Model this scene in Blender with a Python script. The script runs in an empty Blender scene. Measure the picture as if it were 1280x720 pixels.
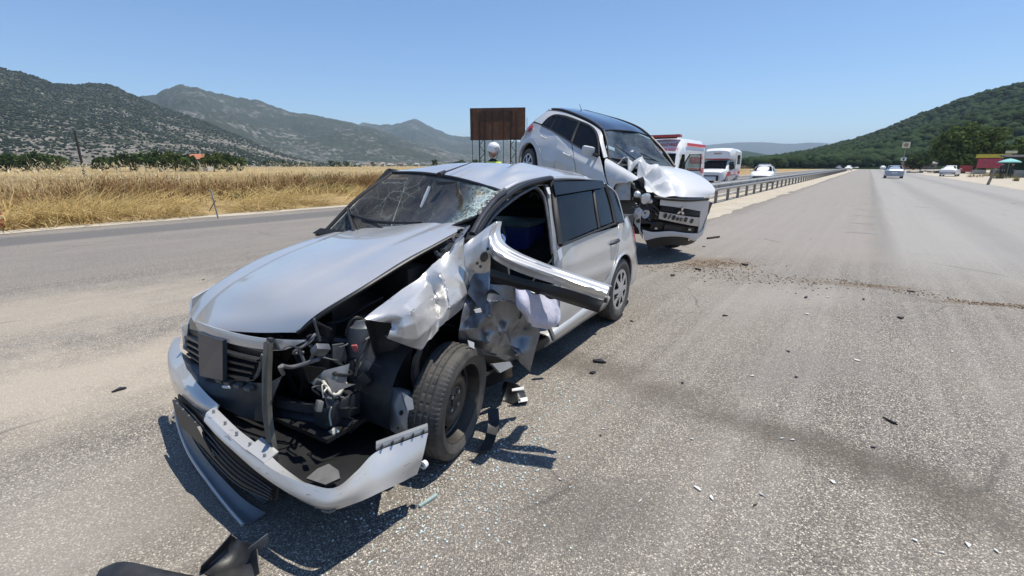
import bpy, bmesh, math, random
import numpy as np
from mathutils import Vector, Matrix, noise

random.seed(7)
RNG = np.random.default_rng(7)
R = math.radians
scene = bpy.context.scene
COL = scene.collection

# ------------------------------------------------------------------ camera
F_PX, PITCH, CAM_H = 600.0, R(14.31), 1.44          # focal length in photo pixels (1280 wide)
cam_d = bpy.data.cameras.new('camera')
cam_d.sensor_width = 36.0
cam_d.lens = F_PX / 1280 * 36.0
cam_d.clip_start, cam_d.clip_end = 0.05, 30000
cam = bpy.data.objects.new('camera', cam_d)
COL.objects.link(cam)
cam.location = (0, 0, CAM_H)
cam.rotation_euler = (R(90) - PITCH, 0, 0)
scene.camera = cam

# ------------------------------------------------------------------ sky, sun, exposure
SUN_DIR = Vector((0.274, 0.068, 1.0)).normalized()    # towards the sun
world = bpy.data.worlds.new('World')
scene.world = world
world.use_nodes = True
wn = world.node_tree.nodes
wl = world.node_tree.links
sky = wn.new('ShaderNodeTexSky')
sky.sky_type = 'NISHITA'
sky.sun_disc = False
sky.sun_elevation = math.asin(SUN_DIR.z)
sky.sun_rotation = math.atan2(SUN_DIR.x, SUN_DIR.y)
sky.altitude = 0
sky.air_density = 1.0
sky.dust_density = 0.0
sky.ozone_density = 8.0
bg = wn['Background']
bg.inputs['Strength'].default_value = 0.13
wl.new(sky.outputs[0], bg.inputs['Color'])
sun_d = bpy.data.lights.new('sun', 'SUN')
sun_d.energy = 5.0
sun_d.angle = R(0.53)
sun_d.color = (1.0, 0.945, 0.85)
sun = bpy.data.objects.new('sun', sun_d)
COL.objects.link(sun)
sun.rotation_euler = SUN_DIR.to_track_quat('Z', 'Y').to_euler()
vs = scene.view_settings
vs.view_transform = 'Standard'
vs.look = 'None'
vs.gamma = 1.0
vs.use_curve_mapping = False
vs.exposure = 0.18
scene.cycles.max_bounces = 10
scene.cycles.transparent_max_bounces = 16
scene.cycles.volume_bounces = 0
scene.cycles.caustics_reflective = False
scene.cycles.caustics_refractive = False

# ------------------------------------------------------------------ pixels to places
CP, SP = math.cos(PITCH), math.sin(PITCH)
def ray(x, y):
    a, b = (x - 640) / F_PX, (360 - y) / F_PX
    return np.array([a, CP + b * SP, -SP + b * CP])
CAM = np.array([0, 0, CAM_H])
def gnd(x, y, z=0.0):                                 # where the pixel's ray meets the height z
    r = ray(x, y)
    return CAM + r * ((z - CAM_H) / r[2])
def at_depth(x, y, Y):                                # where it meets the vertical plane Y
    r = ray(x, y)
    return CAM + r * (Y / r[1])
RA = R(35.8)                                          # the road runs this far right of the view
AX, BX = np.array([math.sin(RA), math.cos(RA)]), np.array([math.cos(RA), -math.sin(RA)])
def rd(along, across, z=0.0):
    p = AX * along + BX * across
    return np.array([p[0], p[1], z])
def to_rd(p):
    return float(p[0] * AX[0] + p[1] * AX[1]), float(p[0] * BX[0] + p[1] * BX[1])

class Frame:                                          # a thing's own axes: x forward, y left, z up
    def __init__(s, loc, rz=0, ry=0, rx=0):
        s.M = Matrix.Translation(loc) @ Matrix.Rotation(rz, 4, 'Z') @ Matrix.Rotation(ry, 4, 'Y') @ Matrix.Rotation(rx, 4, 'X')
        m = np.array(s.M)
        s.Rm, s.t = m[:3, :3], m[:3, 3]
        s.o = s.Rm.T @ (CAM - s.t)
    def loc(s, p):
        return s.Rm.T @ (np.asarray(p, float) - s.t)
    def wor(s, p):
        return s.Rm @ np.asarray(p, float) + s.t
    def at(s, px, py, x=None, y=None, z=None):
        d = s.Rm.T @ ray(px, py)
        ax, v = (0, x) if x is not None else (1, y) if y is not None else (2, z)
        return s.o + d * ((v - s.o[ax]) / d[ax])
    def side(s, px, py, prof, off=0.0):               # on the side surface y = prof(z)
        z = 0.6
        for _ in range(25):
            p = s.at(px, py, y=prof(z) + off)
            z = 0.5 * z + 0.5 * float(p[2])
        return p

# ------------------------------------------------------------------ mesh helpers
def link(name, me, parent=None):
    o = bpy.data.objects.new(name, me)
    COL.objects.link(o)
    if parent is not None:
        o.parent = parent
    return o
def tag(o, label=None, cat=None, group=None, kind=None):
    if label: o['label'] = label
    if cat: o['category'] = cat
    if group: o['group'] = group
    if kind: o['kind'] = kind
    return o
def empty(name, label=None, cat=None, group=None, frame=None, loc=None, rz=0):
    o = link(name, None)
    o.empty_display_size = 0.2
    if frame is not None:
        o.matrix_world = frame.M
    elif loc is not None:
        o.location = loc
        o.rotation_euler = (0, 0, rz)
    return tag(o, label, cat, group)
def copy_tree(o, parent=None):
    c = o.copy()
    COL.objects.link(c)
    c.parent = parent
    for ch in [k for k in o.children]:
        copy_tree(ch, c)
    return c
def raw_mesh(name, V, F, mats, smooth=False, angle=None, cols=None):
    me = bpy.data.meshes.new(name)
    V = np.asarray(V, np.float32)
    if isinstance(F, np.ndarray):
        n, k = F.shape
        me.vertices.add(len(V)); me.vertices.foreach_set('co', V.ravel())
        me.loops.add(n * k); me.loops.foreach_set('vertex_index', F.astype(np.int32).ravel())
        me.polygons.add(n); me.polygons.foreach_set('loop_start', np.arange(0, n * k, k, dtype=np.int32))
        me.update(calc_edges=True); me.validate()
    else:
        me.from_pydata([tuple(v) for v in V], [], [tuple(int(i) for i in f) for f in F])
        me.update()
    if smooth:
        me.polygons.foreach_set('use_smooth', np.ones(len(me.polygons), bool))
        if angle:
            me.set_sharp_from_angle(angle=R(angle))
    for m in (mats if isinstance(mats, (list, tuple)) else [mats]):
        me.materials.append(m)
    if cols is not None:
        a = me.color_attributes.new('Col', 'FLOAT_COLOR', 'POINT')
        a.data.foreach_set('color', np.asarray(cols, np.float32).ravel())
    return me
def crv(pts, n=24, closed=False):                     # smooth curve through the points, n+1 even samples
    P = np.array([np.asarray(p, float) for p in pts])
    if len(P) == 2:
        t = np.linspace(0, 1, n + 1)[:, None]
        return P[0] * (1 - t) + P[1] * t
    if closed:
        Q = np.vstack([P[-1], P, P[0], P[1]])
    else:
        Q = np.vstack([2 * P[0] - P[1], P, 2 * P[-1] - P[-2]])
    out = []
    for i in range(1, len(Q) - 2):
        p0, p1, p2, p3 = Q[i - 1], Q[i], Q[i + 1], Q[i + 2]
        d = lambda a, b: max(np.linalg.norm(b - a), 1e-6) ** 0.5
        t0 = 0; t1 = t0 + d(p0, p1); t2 = t1 + d(p1, p2); t3 = t2 + d(p2, p3)
        for t in np.linspace(t1, t2, 16, endpoint=False):
            A1 = (t1 - t) / (t1 - t0) * p0 + (t - t0) / (t1 - t0) * p1
            A2 = (t2 - t) / (t2 - t1) * p1 + (t - t1) / (t2 - t1) * p2
            A3 = (t3 - t) / (t3 - t2) * p2 + (t - t2) / (t3 - t2) * p3
            B1 = (t2 - t) / (t2 - t0) * A1 + (t - t0) / (t2 - t0) * A2
            B2 = (t3 - t) / (t3 - t1) * A2 + (t - t1) / (t3 - t1) * A3
            out.append((t2 - t) / (t2 - t1) * B1 + (t - t1) / (t2 - t1) * B2)
    out.append(P[0] if closed else P[-1])
    out = np.array(out)
    L = np.concatenate([[0], np.cumsum(np.linalg.norm(np.diff(out, axis=0), axis=1))])
    s = np.linspace(0, L[-1], n + 1)
    return np.stack([np.interp(s, L, out[:, k]) for k in range(3)], 1)
def lin(pts, n=24):                                   # the same, straight between the points
    P = np.array([np.asarray(p, float) for p in pts])
    L = np.concatenate([[0], np.cumsum(np.linalg.norm(np.diff(P, axis=0), axis=1))])
    s = np.linspace(0, L[-1], n + 1)
    return np.stack([np.interp(s, L, P[:, k]) for k in range(3)], 1)
def coons(b, t, l, r, nu=24, nv=24, straight=False):  # b,t run along u; l,r run along v
    f = lin if straight else crv
    b, t, l, r = f(b, nu), f(t, nu), f(l, nv), f(r, nv)
    u = np.linspace(0, 1, nu + 1)[None, :, None]
    v = np.linspace(0, 1, nv + 1)[:, None, None]
    c00, c10, c01, c11 = b[0], b[-1], t[0], t[-1]
    G = (1 - v) * b[None] + v * t[None] + (1 - u) * l[:, None] + u * r[:, None]
    return G - ((1 - u) * (1 - v) * c00 + u * (1 - v) * c10 + (1 - u) * v * c01 + u * v * c11)
def folded(rows, nu=60, nv=48, smooth=2):            # control rows joined by flat facets, creases slightly rounded
    C = np.array([lin(r, nu) for r in rows])
    G = np.stack([lin(C[:, i], nv) for i in range(nu + 1)], 1)
    for _ in range(smooth):
        H = G.copy()
        H[1:-1, 1:-1] = (G[1:-1, 1:-1] * 4 + G[:-2, 1:-1] + G[2:, 1:-1] + G[1:-1, :-2] + G[1:-1, 2:]) / 8
        G = H
    return G
def loft(curves, nu=24, nv=24):                       # curves (each a list of points) skinned smoothly
    C = np.array([crv(c, nu) for c in curves])
    return np.stack([crv(C[:, i], nv) for i in range(nu + 1)], 1)
def gnorm(G):
    du = np.gradient(G, axis=1)
    dv = np.gradient(G, axis=0)
    n = np.cross(du, dv)
    return n / np.maximum(np.linalg.norm(n, axis=2, keepdims=True), 1e-9)
def crown(G, h):                                      # push the middle of a patch out along its normal
    nv, nu = G.shape[:2]
    u = np.linspace(-1, 1, nu)[None, :, None]
    v = np.linspace(-1, 1, nv)[:, None, None]
    return G + gnorm(G) * h * (1 - u * u) * (1 - v * v)
def crumple(G, amp, freq=6.0, seed=0, n=7, mask=None):  # sharp folds as in torn sheet metal
    rng = np.random.default_rng(seed)
    d = np.zeros(G.shape[:2])
    tot = 0
    for k in range(n):
        v = rng.normal(size=3); v /= np.linalg.norm(v)
        f = freq * rng.uniform(0.5, 1.7)
        w = rng.normal(size=3) * 2.2
        ph = (G @ v) * f + rng.uniform(0, 9) + 0.35 * np.sin(G @ w * 2.1 + rng.uniform(0, 6))
        a = rng.uniform(0.4, 1.0) / f * freq
        d += a * (np.abs((ph % 2) - 1) * 2 - 1)
        tot += a
    d = d / tot * 2.0 * amp
    if mask is not None:
        d = d * mask
    return G + gnorm(G) * d[..., None]
def gface(nu, nv):
    i = np.arange(nv)[:, None] * (nu + 1) + np.arange(nu)[None]
    return np.stack([i, i + 1, i + nu + 2, i + nu + 1], 2).reshape(-1, 4)
class MB:                                             # collects shapes for ONE mesh object
    def __init__(s):
        s.V, s.F, s.n = [], [], 0
    def add(s, V, F):
        V = np.asarray(V, float).reshape(-1, 3)
        s.F.extend([tuple(int(i) + s.n for i in f) for f in F])
        s.V.append(V); s.n += len(V)
        return s
    def grid(s, G, th=0.0, keep=None):                # a patch, given a thickness with its own rim
        nv, nu = G.shape[0] - 1, G.shape[1] - 1
        F = gface(nu, nv)
        if keep is not None:
            F = F[keep.ravel()]
        if th:
            B = G - gnorm(G) * th
            N = (nu + 1) * (nv + 1)
            ed = {}
            for f in F:
                for a, b in zip(f, np.roll(f, -1)):
                    k = (min(a, b), max(a, b))
                    ed[k] = None if k in ed else (a, b)
            rim = [(b, a, N + a, N + b) for a, b in [e for e in ed.values() if e is not None]]
            s.add(np.vstack([G.reshape(-1, 3), B.reshape(-1, 3)]), [tuple(f) for f in F] + [tuple(f[::-1] + N) for f in F] + rim)
        else:
            s.add(G, F)
        return s
    def box(s, c, size, rot=None, ch=0.0):
        bm = bmesh.new()
        bmesh.ops.create_cube(bm, size=1.0)
        for v in bm.verts:
            v.co = Vector((v.co.x * size[0], v.co.y * size[1], v.co.z * size[2]))
        if ch:
            bmesh.ops.bevel(bm, geom=bm.edges[:], offset=ch, segments=2, affect='EDGES', profile=0.6)
        m = Matrix.Identity(3)
        if rot is not None:
            m = (Matrix.Rotation(rot[2], 3, 'Z') @ Matrix.Rotation(rot[1], 3, 'Y') @ Matrix.Rotation(rot[0], 3, 'X')) if len(rot) == 3 and not isinstance(rot, Matrix) else rot
        bm.verts.ensure_lookup_table()
        V = [m @ v.co + Vector(c) for v in bm.verts]
        F = [[v.index for v in f.verts] for f in bm.faces]
        bm.free()
        return s.add(V, F)
    def tube(s, path, r, n=8, cap=True, smooth_n=None, flat=1.0):
        P = crv(path, smooth_n) if smooth_n else np.array([np.asarray(p, float) for p in path])
        rr = np.broadcast_to(np.asarray(r, float), (len(P),)) if np.ndim(r) == 0 or len(np.atleast_1d(r)) == len(P) else np.interp(np.linspace(0, 1, len(P)), np.linspace(0, 1, len(r)), r)
        T = np.gradient(P, axis=0)
        T /= np.maximum(np.linalg.norm(T, axis=1, keepdims=True), 1e-9)
        up = np.array([0, 0, 1.0]) if abs(T[0][2]) < 0.9 else np.array([1.0, 0, 0])
        V = []
        for i in range(len(P)):
            a = np.cross(T[i], up); a /= max(np.linalg.norm(a), 1e-9)
            b = np.cross(a, T[i]); up = b
            for k in range(n):
                q = 2 * math.pi * k / n
                V.append(P[i] + rr[i] * (math.cos(q) * a + flat * math.sin(q) * b))
        F = []
        for i in range(len(P) - 1):
            for k in range(n):
                F.append((i * n + k, i * n + (k + 1) % n, (i + 1) * n + (k + 1) % n, (i + 1) * n + k))
        if cap:
            F.append(tuple(range(n))[::-1])
            F.append(tuple((len(P) - 1) * n + k for k in range(n)))
        return s.add(V, F)
    def lathe(s, prof, n=32, axis=1, c=(0, 0, 0), a0=0, a1=2 * math.pi):  # prof: (radius, along axis)
        V, F = [], []
        full = abs(a1 - a0 - 2 * math.pi) < 1e-6
        m = n if full else n + 1
        for (r, h) in prof:
            for k in range(m):
                q = a0 + (a1 - a0) * k / n
                p = [r * math.cos(q), r * math.sin(q)]
                p.insert(axis, h)
                V.append(p)
        for i in range(len(prof) - 1):
            for k in range(n):
                k2 = (k + 1) % m
                F.append((i * m + k, i * m + k2, (i + 1) * m + k2, (i + 1) * m + k))
        return s.add(np.array(V) + np.array(c), F)
    def prism(s, poly, h0, h1, axis=1):               # poly in the two other axes, both ends capped
        n = len(poly)
        V = []
        for h in (h0, h1):
            for p in poly:
                q = list(p); q.insert(axis, h); V.append(q)
        F = [tuple(range(n)), tuple(range(2 * n - 1, n - 1, -1))]
        F += [(i, n + i, n + (i + 1) % n, (i + 1) % n) for i in range(n)]
        return s.add(V, F)
    def sheet(s, pts, th=0.003, nrm=None):            # a flat polygon in space with a thickness
        P = np.array([np.asarray(p, float) for p in pts])
        if nrm is None:
            nrm = np.cross(P[1] - P[0], P[2] - P[0])
            for i in range(2, len(P) - 1):
                nrm = nrm + np.cross(P[i] - P[0], P[i + 1] - P[0])
        nrm = np.asarray(nrm, float); nrm = nrm / max(np.linalg.norm(nrm), 1e-9)
        n = len(P)
        F = [tuple(range(n)), tuple(range(2 * n - 1, n - 1, -1))] + [(i, n + i, n + (i + 1) % n, (i + 1) % n) for i in range(n)]
        return s.add(np.vstack([P, P - nrm * th]), F)
    def xf(s, m):                                     # transform all by a 4x4
        m = np.array(m)
        s.V = [v @ m[:3, :3].T + m[:3, 3] for v in s.V]
        return s
    def mirror(s):
        s.V = [v * np.array([1, -1, 1]) for v in s.V]
        s.F = [f[::-1] for f in s.F]
        return s
    def mesh(s, name, mat, smooth=True, angle=35):
        return raw_mesh(name, np.vstack(s.V), s.F, mat, smooth, angle)
    def build(s, name, mat, parent=None, smooth=True, angle=35, label=None):
        o = link(name, s.mesh(name, mat, smooth, angle), parent)
        if label: o['label'] = label
        return o
def panel(name, G, mat, parent=None, th=0.006, keep=None, angle=58, label=None):
    m = MB().grid(np.asarray(G), th, keep)
    o = link(name, raw_mesh(name, np.vstack(m.V), m.F, mat, True, angle), parent)
    if label: o['label'] = label
    return o
def text_mesh(name, body, size, mat, parent, M4, bold=0.0, ext=0.002, sx=1.0, align='CENTER'):
    cu = bpy.data.curves.new(name, 'FONT')
    cu.body = body; cu.size = size; cu.extrude = ext; cu.offset = bold
    cu.align_x = align; cu.align_y = 'CENTER'
    t = bpy.data.objects.new(name, cu)
    COL.objects.link(t)
    dg = bpy.context.evaluated_depsgraph_get()
    me = bpy.data.meshes.new_from_object(t.evaluated_get(dg))
    bpy.data.objects.remove(t)
    me.materials.clear(); me.materials.append(mat)
    me.transform(M4 @ Matrix.Diagonal((sx, 1, 1, 1)))
    return link(name, me, parent)
def basis(o, x, y):                                   # 4x4 whose x,y axes are given
    x = Vector(x).normalized(); z = x.cross(Vector(y)).normalized(); y = z.cross(x)
    return Matrix(((x.x, y.x, z.x, o[0]), (x.y, y.y, z.y, o[1]), (x.z, y.z, z.z, o[2]), (0, 0, 0, 1)))
# ------------------------------------------------------------------ materials
class NT:
    def __init__(s, name):
        s.m = bpy.data.materials.new(name); s.m.use_nodes = True
        s.t = s.m.node_tree; s.n = s.t.nodes; s.l = s.t.links
        s.b = s.n['Principled BSDF']; s.out = s.n['Material Output']
        s._co = None
    def co(s, kind='Object'):
        if s._co is None: s._co = s.n.new('ShaderNodeTexCoord')
        return s._co.outputs[kind]
    def put(s, sock, v):
        if isinstance(v, bpy.types.NodeSocket): s.l.new(v, sock)
        elif isinstance(v, (tuple, list)) and len(v) == 3 and sock.type == 'RGBA': sock.default_value = (*v, 1)
        else: sock.default_value = v
        return sock
    def map(s, vec, scale=(1, 1, 1), rot=(0, 0, 0), loc=(0, 0, 0)):
        n = s.n.new('ShaderNodeMapping'); s.l.new(vec, n.inputs[0])
        n.inputs[1].default_value = loc; n.inputs[2].default_value = rot; n.inputs[3].default_value = scale
        return n.outputs[0]
    def noise(s, vec, scale=5, detail=4, rough=0.55, dist=0.0, out=0):
        n = s.n.new('ShaderNodeTexNoise'); s.l.new(vec, n.inputs['Vector'])
        n.inputs['Scale'].default_value = scale; n.inputs['Detail'].default_value = detail
        n.inputs['Roughness'].default_value = rough; n.inputs['Distortion'].default_value = dist
        return n.outputs[out]
    def vor(s, vec, scale=5, feature='F1', out='Distance', rand=1.0):
        n = s.n.new('ShaderNodeTexVoronoi'); n.feature = feature; s.l.new(vec, n.inputs['Vector'])
        n.inputs['Scale'].default_value = scale; n.inputs['Randomness'].default_value = rand
        return n.outputs[out]
    def ramp(s, fac, stops, interp='LINEAR'):
        n = s.n.new('ShaderNodeValToRGB'); s.l.new(fac, n.inputs[0]); r = n.color_ramp; r.interpolation = interp
        while len(r.elements) > 1: r.elements.remove(r.elements[-1])
        for i, (p, c) in enumerate(stops):
            e = r.elements[0] if i == 0 else r.elements.new(p)
            e.position = p
            e.color = (*c, 1) if isinstance(c, (tuple, list)) else (c, c, c, 1)
        return n.outputs[0]
    def mix(s, fac, a, b, mode='MIX'):
        n = s.n.new('ShaderNodeMix'); n.data_type = 'RGBA'; n.blend_type = mode
        s.put(n.inputs[0], fac); s.put(n.inputs[6], a); s.put(n.inputs[7], b)
        return n.outputs[2]
    def math(s, op, a, b=0.0, clamp=False):
        n = s.n.new('ShaderNodeMath'); n.operation = op; n.use_clamp = clamp
        s.put(n.inputs[0], a); s.put(n.inputs[1], b)
        return n.outputs[0]
    def sep(s, vec):
        n = s.n.new('ShaderNodeSeparateXYZ'); s.l.new(vec, n.inputs[0]); return n.outputs
    def mr(s, v, a, b, c=0.0, d=1.0):
        n = s.n.new('ShaderNodeMapRange'); s.put(n.inputs[0], v)
        for i, x in enumerate((a, b, c, d)): n.inputs[i + 1].default_value = x
        return n.outputs[0]
    def bump(s, h, strength=0.3, dist=0.01):
        n = s.n.new('ShaderNodeBump'); s.l.new(h, n.inputs['Height'])
        n.inputs['Strength'].default_value = strength; n.inputs['Distance'].default_value = dist
        s.l.new(n.outputs[0], s.b.inputs['Normal']); return n.outputs[0]
    def set(s, **k):
        for a, v in k.items(): s.put(s.b.inputs[a.replace('_', ' ')], v)
        return s
def mat(name, col, rough=0.5, metal=0.0, var=0.12, vs=8.0, coat=0.0, bump=0.0, bs=60.0, spec=0.5, coat_r=0.06, dirt=0.0, dirt_col=(.33, .28, .21)):
    k = NT(name)
    c = k.co()
    f = k.noise(c, vs, 5)
    lo = tuple(max(0, x * (1 - var)) for x in col); hi = tuple(min(1, x * (1 + var)) for x in col)
    cc = k.ramp(f, [(0.3, lo), (0.7, hi)])
    rr = k.math('MULTIPLY_ADD', k.noise(c, vs * 2.3, 4), 0.0)
    rr = k.math('ADD', k.math('MULTIPLY', k.noise(c, vs * 2.3, 4), 0.25 * rough), rough * 0.87)
    if dirt:
        d = k.ramp(k.noise(c, 3.1, 7, 0.68), [(0.42, 0.0), (0.75, dirt)])
        cc = k.mix(d, cc, dirt_col)
        rr = k.math('ADD', rr, k.math('MULTIPLY', d, 0.4), True)
    k.set(Base_Color=cc, Roughness=rr, Metallic=metal, Coat_Weight=coat, Coat_Roughness=coat_r, Specular_IOR_Level=spec)
    if bump:
        k.bump(k.noise(c, bs, 4), bump, 0.01)
    return k.m
def glass(name, tint=(0.55, 0.62, 0.6), rough=0.02, dust=0.14, crack=None, ior=1.5, dcol=(.45, .42, .36)):
    k = NT(name)
    tr = k.n.new('ShaderNodeBsdfTransparent'); tr.inputs[0].default_value = (*tint, 1)
    gl = k.n.new('ShaderNodeBsdfGlossy'); gl.inputs[0].default_value = (1, 1, 1, 1); gl.inputs[1].default_value = rough
    fr = k.n.new('ShaderNodeFresnel'); fr.inputs[0].default_value = ior
    mx = k.n.new('ShaderNodeMixShader')
    k.l.new(fr.outputs[0], mx.inputs[0]); k.l.new(tr.outputs[0], mx.inputs[1]); k.l.new(gl.outputs[0], mx.inputs[2])
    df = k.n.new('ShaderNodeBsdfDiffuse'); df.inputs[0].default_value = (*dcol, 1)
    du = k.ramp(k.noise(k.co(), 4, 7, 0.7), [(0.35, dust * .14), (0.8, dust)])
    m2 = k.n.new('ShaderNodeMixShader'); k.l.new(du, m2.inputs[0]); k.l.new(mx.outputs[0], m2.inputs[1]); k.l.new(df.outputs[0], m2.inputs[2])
    last = m2.outputs[0]
    if crack:
        f = crack(k)
        d2 = k.n.new('ShaderNodeBsdfDiffuse'); d2.inputs[0].default_value = (.62, .78, .74, 1)
        m3 = k.n.new('ShaderNodeMixShader'); k.l.new(f, m3.inputs[0]); k.l.new(last, m3.inputs[1]); k.l.new(d2.outputs[0], m3.inputs[2])
        last = m3.outputs[0]
    k.l.new(last, k.out.inputs[0])
    return k.m
def leafmat(name, col, var=0.35, vs=0.6, trans=0.3):
    k = NT(name)
    c = k.co()
    f = k.math('ADD', k.math('MULTIPLY', k.noise(c, vs, 3), 0.7), k.math('MULTIPLY', k.noise(c, vs * 9, 2), 0.3))
    cc = k.ramp(f, [(0.3, tuple(x * (1 - var) for x in col)), (0.5, col), (0.72, tuple(x * (1 + var) for x in col))])
    df = k.n.new('ShaderNodeBsdfDiffuse'); tl = k.n.new('ShaderNodeBsdfTranslucent')
    k.l.new(cc, df.inputs[0]); k.l.new(cc, tl.inputs[0])
    mx = k.n.new('ShaderNodeMixShader'); mx.inputs[0].default_value = trans
    k.l.new(df.outputs[0], mx.inputs[1]); k.l.new(tl.outputs[0], mx.inputs[2]); k.l.new(mx.outputs[0], k.out.inputs[0])
    return k.m
def grassmat(name):                                   # blade colour comes from the blade itself
    k = NT(name)
    a = k.n.new('ShaderNodeAttribute'); a.attribute_name = 'Col'
    df = k.n.new('ShaderNodeBsdfDiffuse'); tl = k.n.new('ShaderNodeBsdfTranslucent')
    k.l.new(a.outputs[0], df.inputs[0]); k.l.new(a.outputs[0], tl.inputs[0])
    mx = k.n.new('ShaderNodeMixShader'); mx.inputs[0].default_value = 0.35
    k.l.new(df.outputs[0], mx.inputs[1]); k.l.new(tl.outputs[0], mx.inputs[2]); k.l.new(mx.outputs[0], k.out.inputs[0])
    return k.m
def paint(name, col, metal=0.0, flake=0.0, rough=0.4, coat=0.7, dust=0.35, dust_col=(.42, .37, .30)):
    k = NT(name)
    c = k.co()
    cc = k.ramp(k.noise(c, 2.2, 4), [(0.3, tuple(x * 0.94 for x in col)), (0.7, col)])
    d = k.ramp(k.noise(c, 2.7, 8, 0.7), [(0.40, 0.02), (0.78, dust)])
    low = k.ramp(k.sep(c)[2], [(0.12, 0.30), (0.55, 0.03)])
    d = k.math('ADD', d, k.math('MULTIPLY', low, k.noise(c, 9, 5)), True)
    sp = k.ramp(k.vor(c, 55, out='Distance'), [(0.05, 0.16), (0.16, 0.0)])
    d = k.math('ADD', d, k.math('MULTIPLY', sp, k.noise(c, 6, 3)), True)
    cc = k.mix(d, cc, dust_col)
    k.set(Base_Color=cc, Metallic=k.math('MULTIPLY', k.math('SUBTRACT', 1.0, d), metal), Roughness=k.math('ADD', k.math('MULTIPLY', d, 0.5), rough, True),
          Coat_Weight=k.math('SUBTRACT', coat, k.math('MULTIPLY', d, coat), True), Coat_Roughness=0.04)
    if metal:
        fl = k.vor(c, 900, out='Color')
        k.bump(k.math('ADD', k.math('MULTIPLY', k.sep(fl)[0], .02), k.noise(c, 7, 2)), 0.03, 0.02)
    else:
        k.bump(k.noise(c, 7, 2), 0.02, 0.02)
    return k.m
MATS = {}
MATS.update(
    silver=paint('silver_paint', (.60, .60, .595), 0.5, rough=0.30, coat=0.9, dust=0.22),
    white=paint('white_paint', (.60, .61, .62), 0.0, rough=0.4, coat=0.7, dust=0.25),
    steel=mat('bare_steel', (.36, .38, .41), 0.42, 0.75, 0.2, 14, dirt=0.5),
    panelgrey=mat('inner_panel_grey', (.33, .35, .37), 0.42, 0.35, 0.15, 9, dirt=0.5),
    baymetal=mat('engine_bay_metal', (.10, .108, .118), 0.45, 0.3, 0.3, 14, dirt=0.4, dirt_col=(.09, .08, .07)),
    darksteel=mat('dark_steel', (.035, .037, .042), 0.45, 0.3, 0.25, 18),
    rimblack=mat('black_steel_rim', (.018, .018, .02), 0.38, 0.2, 0.3, 20, dirt=0.25),
    plastic=mat('black_plastic', (.018, .019, .021), 0.42, 0.0, 0.3, 22, bump=0.08, bs=160, dirt=0.22, dirt_col=(.16, .14, .12)),
    greyplastic=mat('grey_plastic', (.10, .105, .11), 0.5, 0.0, 0.25, 20, bump=0.08, bs=140, dirt=0.35),
    rubber=mat('tyre_rubber', (.035, .034, .033), 0.62, 0.0, 0.3, 16, bump=0.1, bs=90, dirt=0.6, dirt_col=(.19, .17, .145)),
    seal=mat('rubber_seal', (.012, .012, .013), 0.5),
    alloy=mat('alloy_silver', (.52, .53, .54), 0.35, 0.6, 0.1, 9, dirt=0.35),
    chrome=mat('chrome', (.75, .76, .78), 0.12, 1.0, 0.05, 9, dirt=0.2),
    lens=mat('lamp_lens', (.62, .64, .66), 0.1, 0.3, 0.15, 20, coat=1.0),
    red=mat('red_lens', (.42, .012, .014), 0.2, 0.0, 0.15, 9, coat=0.8),
    redpaint=mat('red_print', (.52, .035, .045), 0.45, 0.0, 0.15, 5),
    orange=mat('orange_lamp', (.72, .26, .04), 0.35, 0.0, 0.15, 5),
    blueprint=mat('blue_print', (.06, .10, .24), 0.45),
    fabric=mat('dark_fabric', (.03, .031, .034), 0.9, 0.0, 0.3, 25, bump=0.3, bs=200),
    headliner=mat('headliner', (.46, .43, .36), 0.95, 0.0, 0.1, 12),
    airbag=mat('airbag_cloth', (.50, .50, .60), 0.9, 0.0, 0.08, 9, bump=0.3, bs=40, dirt=0.15),
    coolblue=mat('blue_tub', (.03, .05, .28), 0.35, 0.0, 0.1, 6),
    coollid=mat('teal_lid', (.16, .26, .30), 0.45, 0.0, 0.1, 6),
    galv=mat('galvanised_rail', (.36, .37, .37), 0.5, 0.55, 0.2, 3, dirt=0.5),
    post=mat('rail_post', (.24, .235, .22), 0.6, 0.3, 0.25, 4, dirt=0.4),
    wood=mat('old_wood', (.14, .10, .065), 0.85, 0.0, 0.4, 7, bump=0.4, bs=30),
    rust=mat('rusted_board', (.135, .070, .042), 0.8, 0.1, 0.35, 1.3, dirt=0.5, dirt_col=(.075, .045, .035)),
    rustframe=mat('dark_frame', (.035, .028, .026), 0.7, 0.2, 0.3, 3),
    skin=mat('skin', (.42, .24, .17), 0.55, 0.0, 0.12, 14),
    hivis=mat('hivis_yellow', (.72, .85, .06), 0.7, 0.0, 0.1, 9),
    navy=mat('navy_cloth', (.02, .025, .045), 0.85, 0.0, 0.2, 14),
    helmet=mat('helmet_white', (.78, .78, .77), 0.25, 0.0, 0.04, 9, coat=0.6),
    pink=mat('pink_plug', (.45, .12, .13), 0.5),
    wirew=mat('cream_wire', (.55, .53, .46), 0.5),
    roofblack=mat('black_roof', (.012, .014, .02), 0.18, 0.0, 0.15, 4, coat=0.9),
    winglass=glass('dark_window', (.09, .10, .105), dust=.03, ior=1.28),
    smoked=mat('smoked_plastic', (.010, .011, .013), 0.3, 0.0, 0.2, 6, spec=0.25),
    lampgrey=mat('lamp_housing_grey', (.20, .21, .22), 0.45, 0.2, 0.2, 9, dirt=0.5, dirt_col=(.10, .09, .08)),
    sheet=mat('torn_sheet_grey', (.20, .21, .23), 0.27, 0.7, 0.2, 7, dirt=0.45, dirt_col=(.10, .09, .08)),
    clear=glass('clear_window', (.62, .70, .68)),
)
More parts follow.
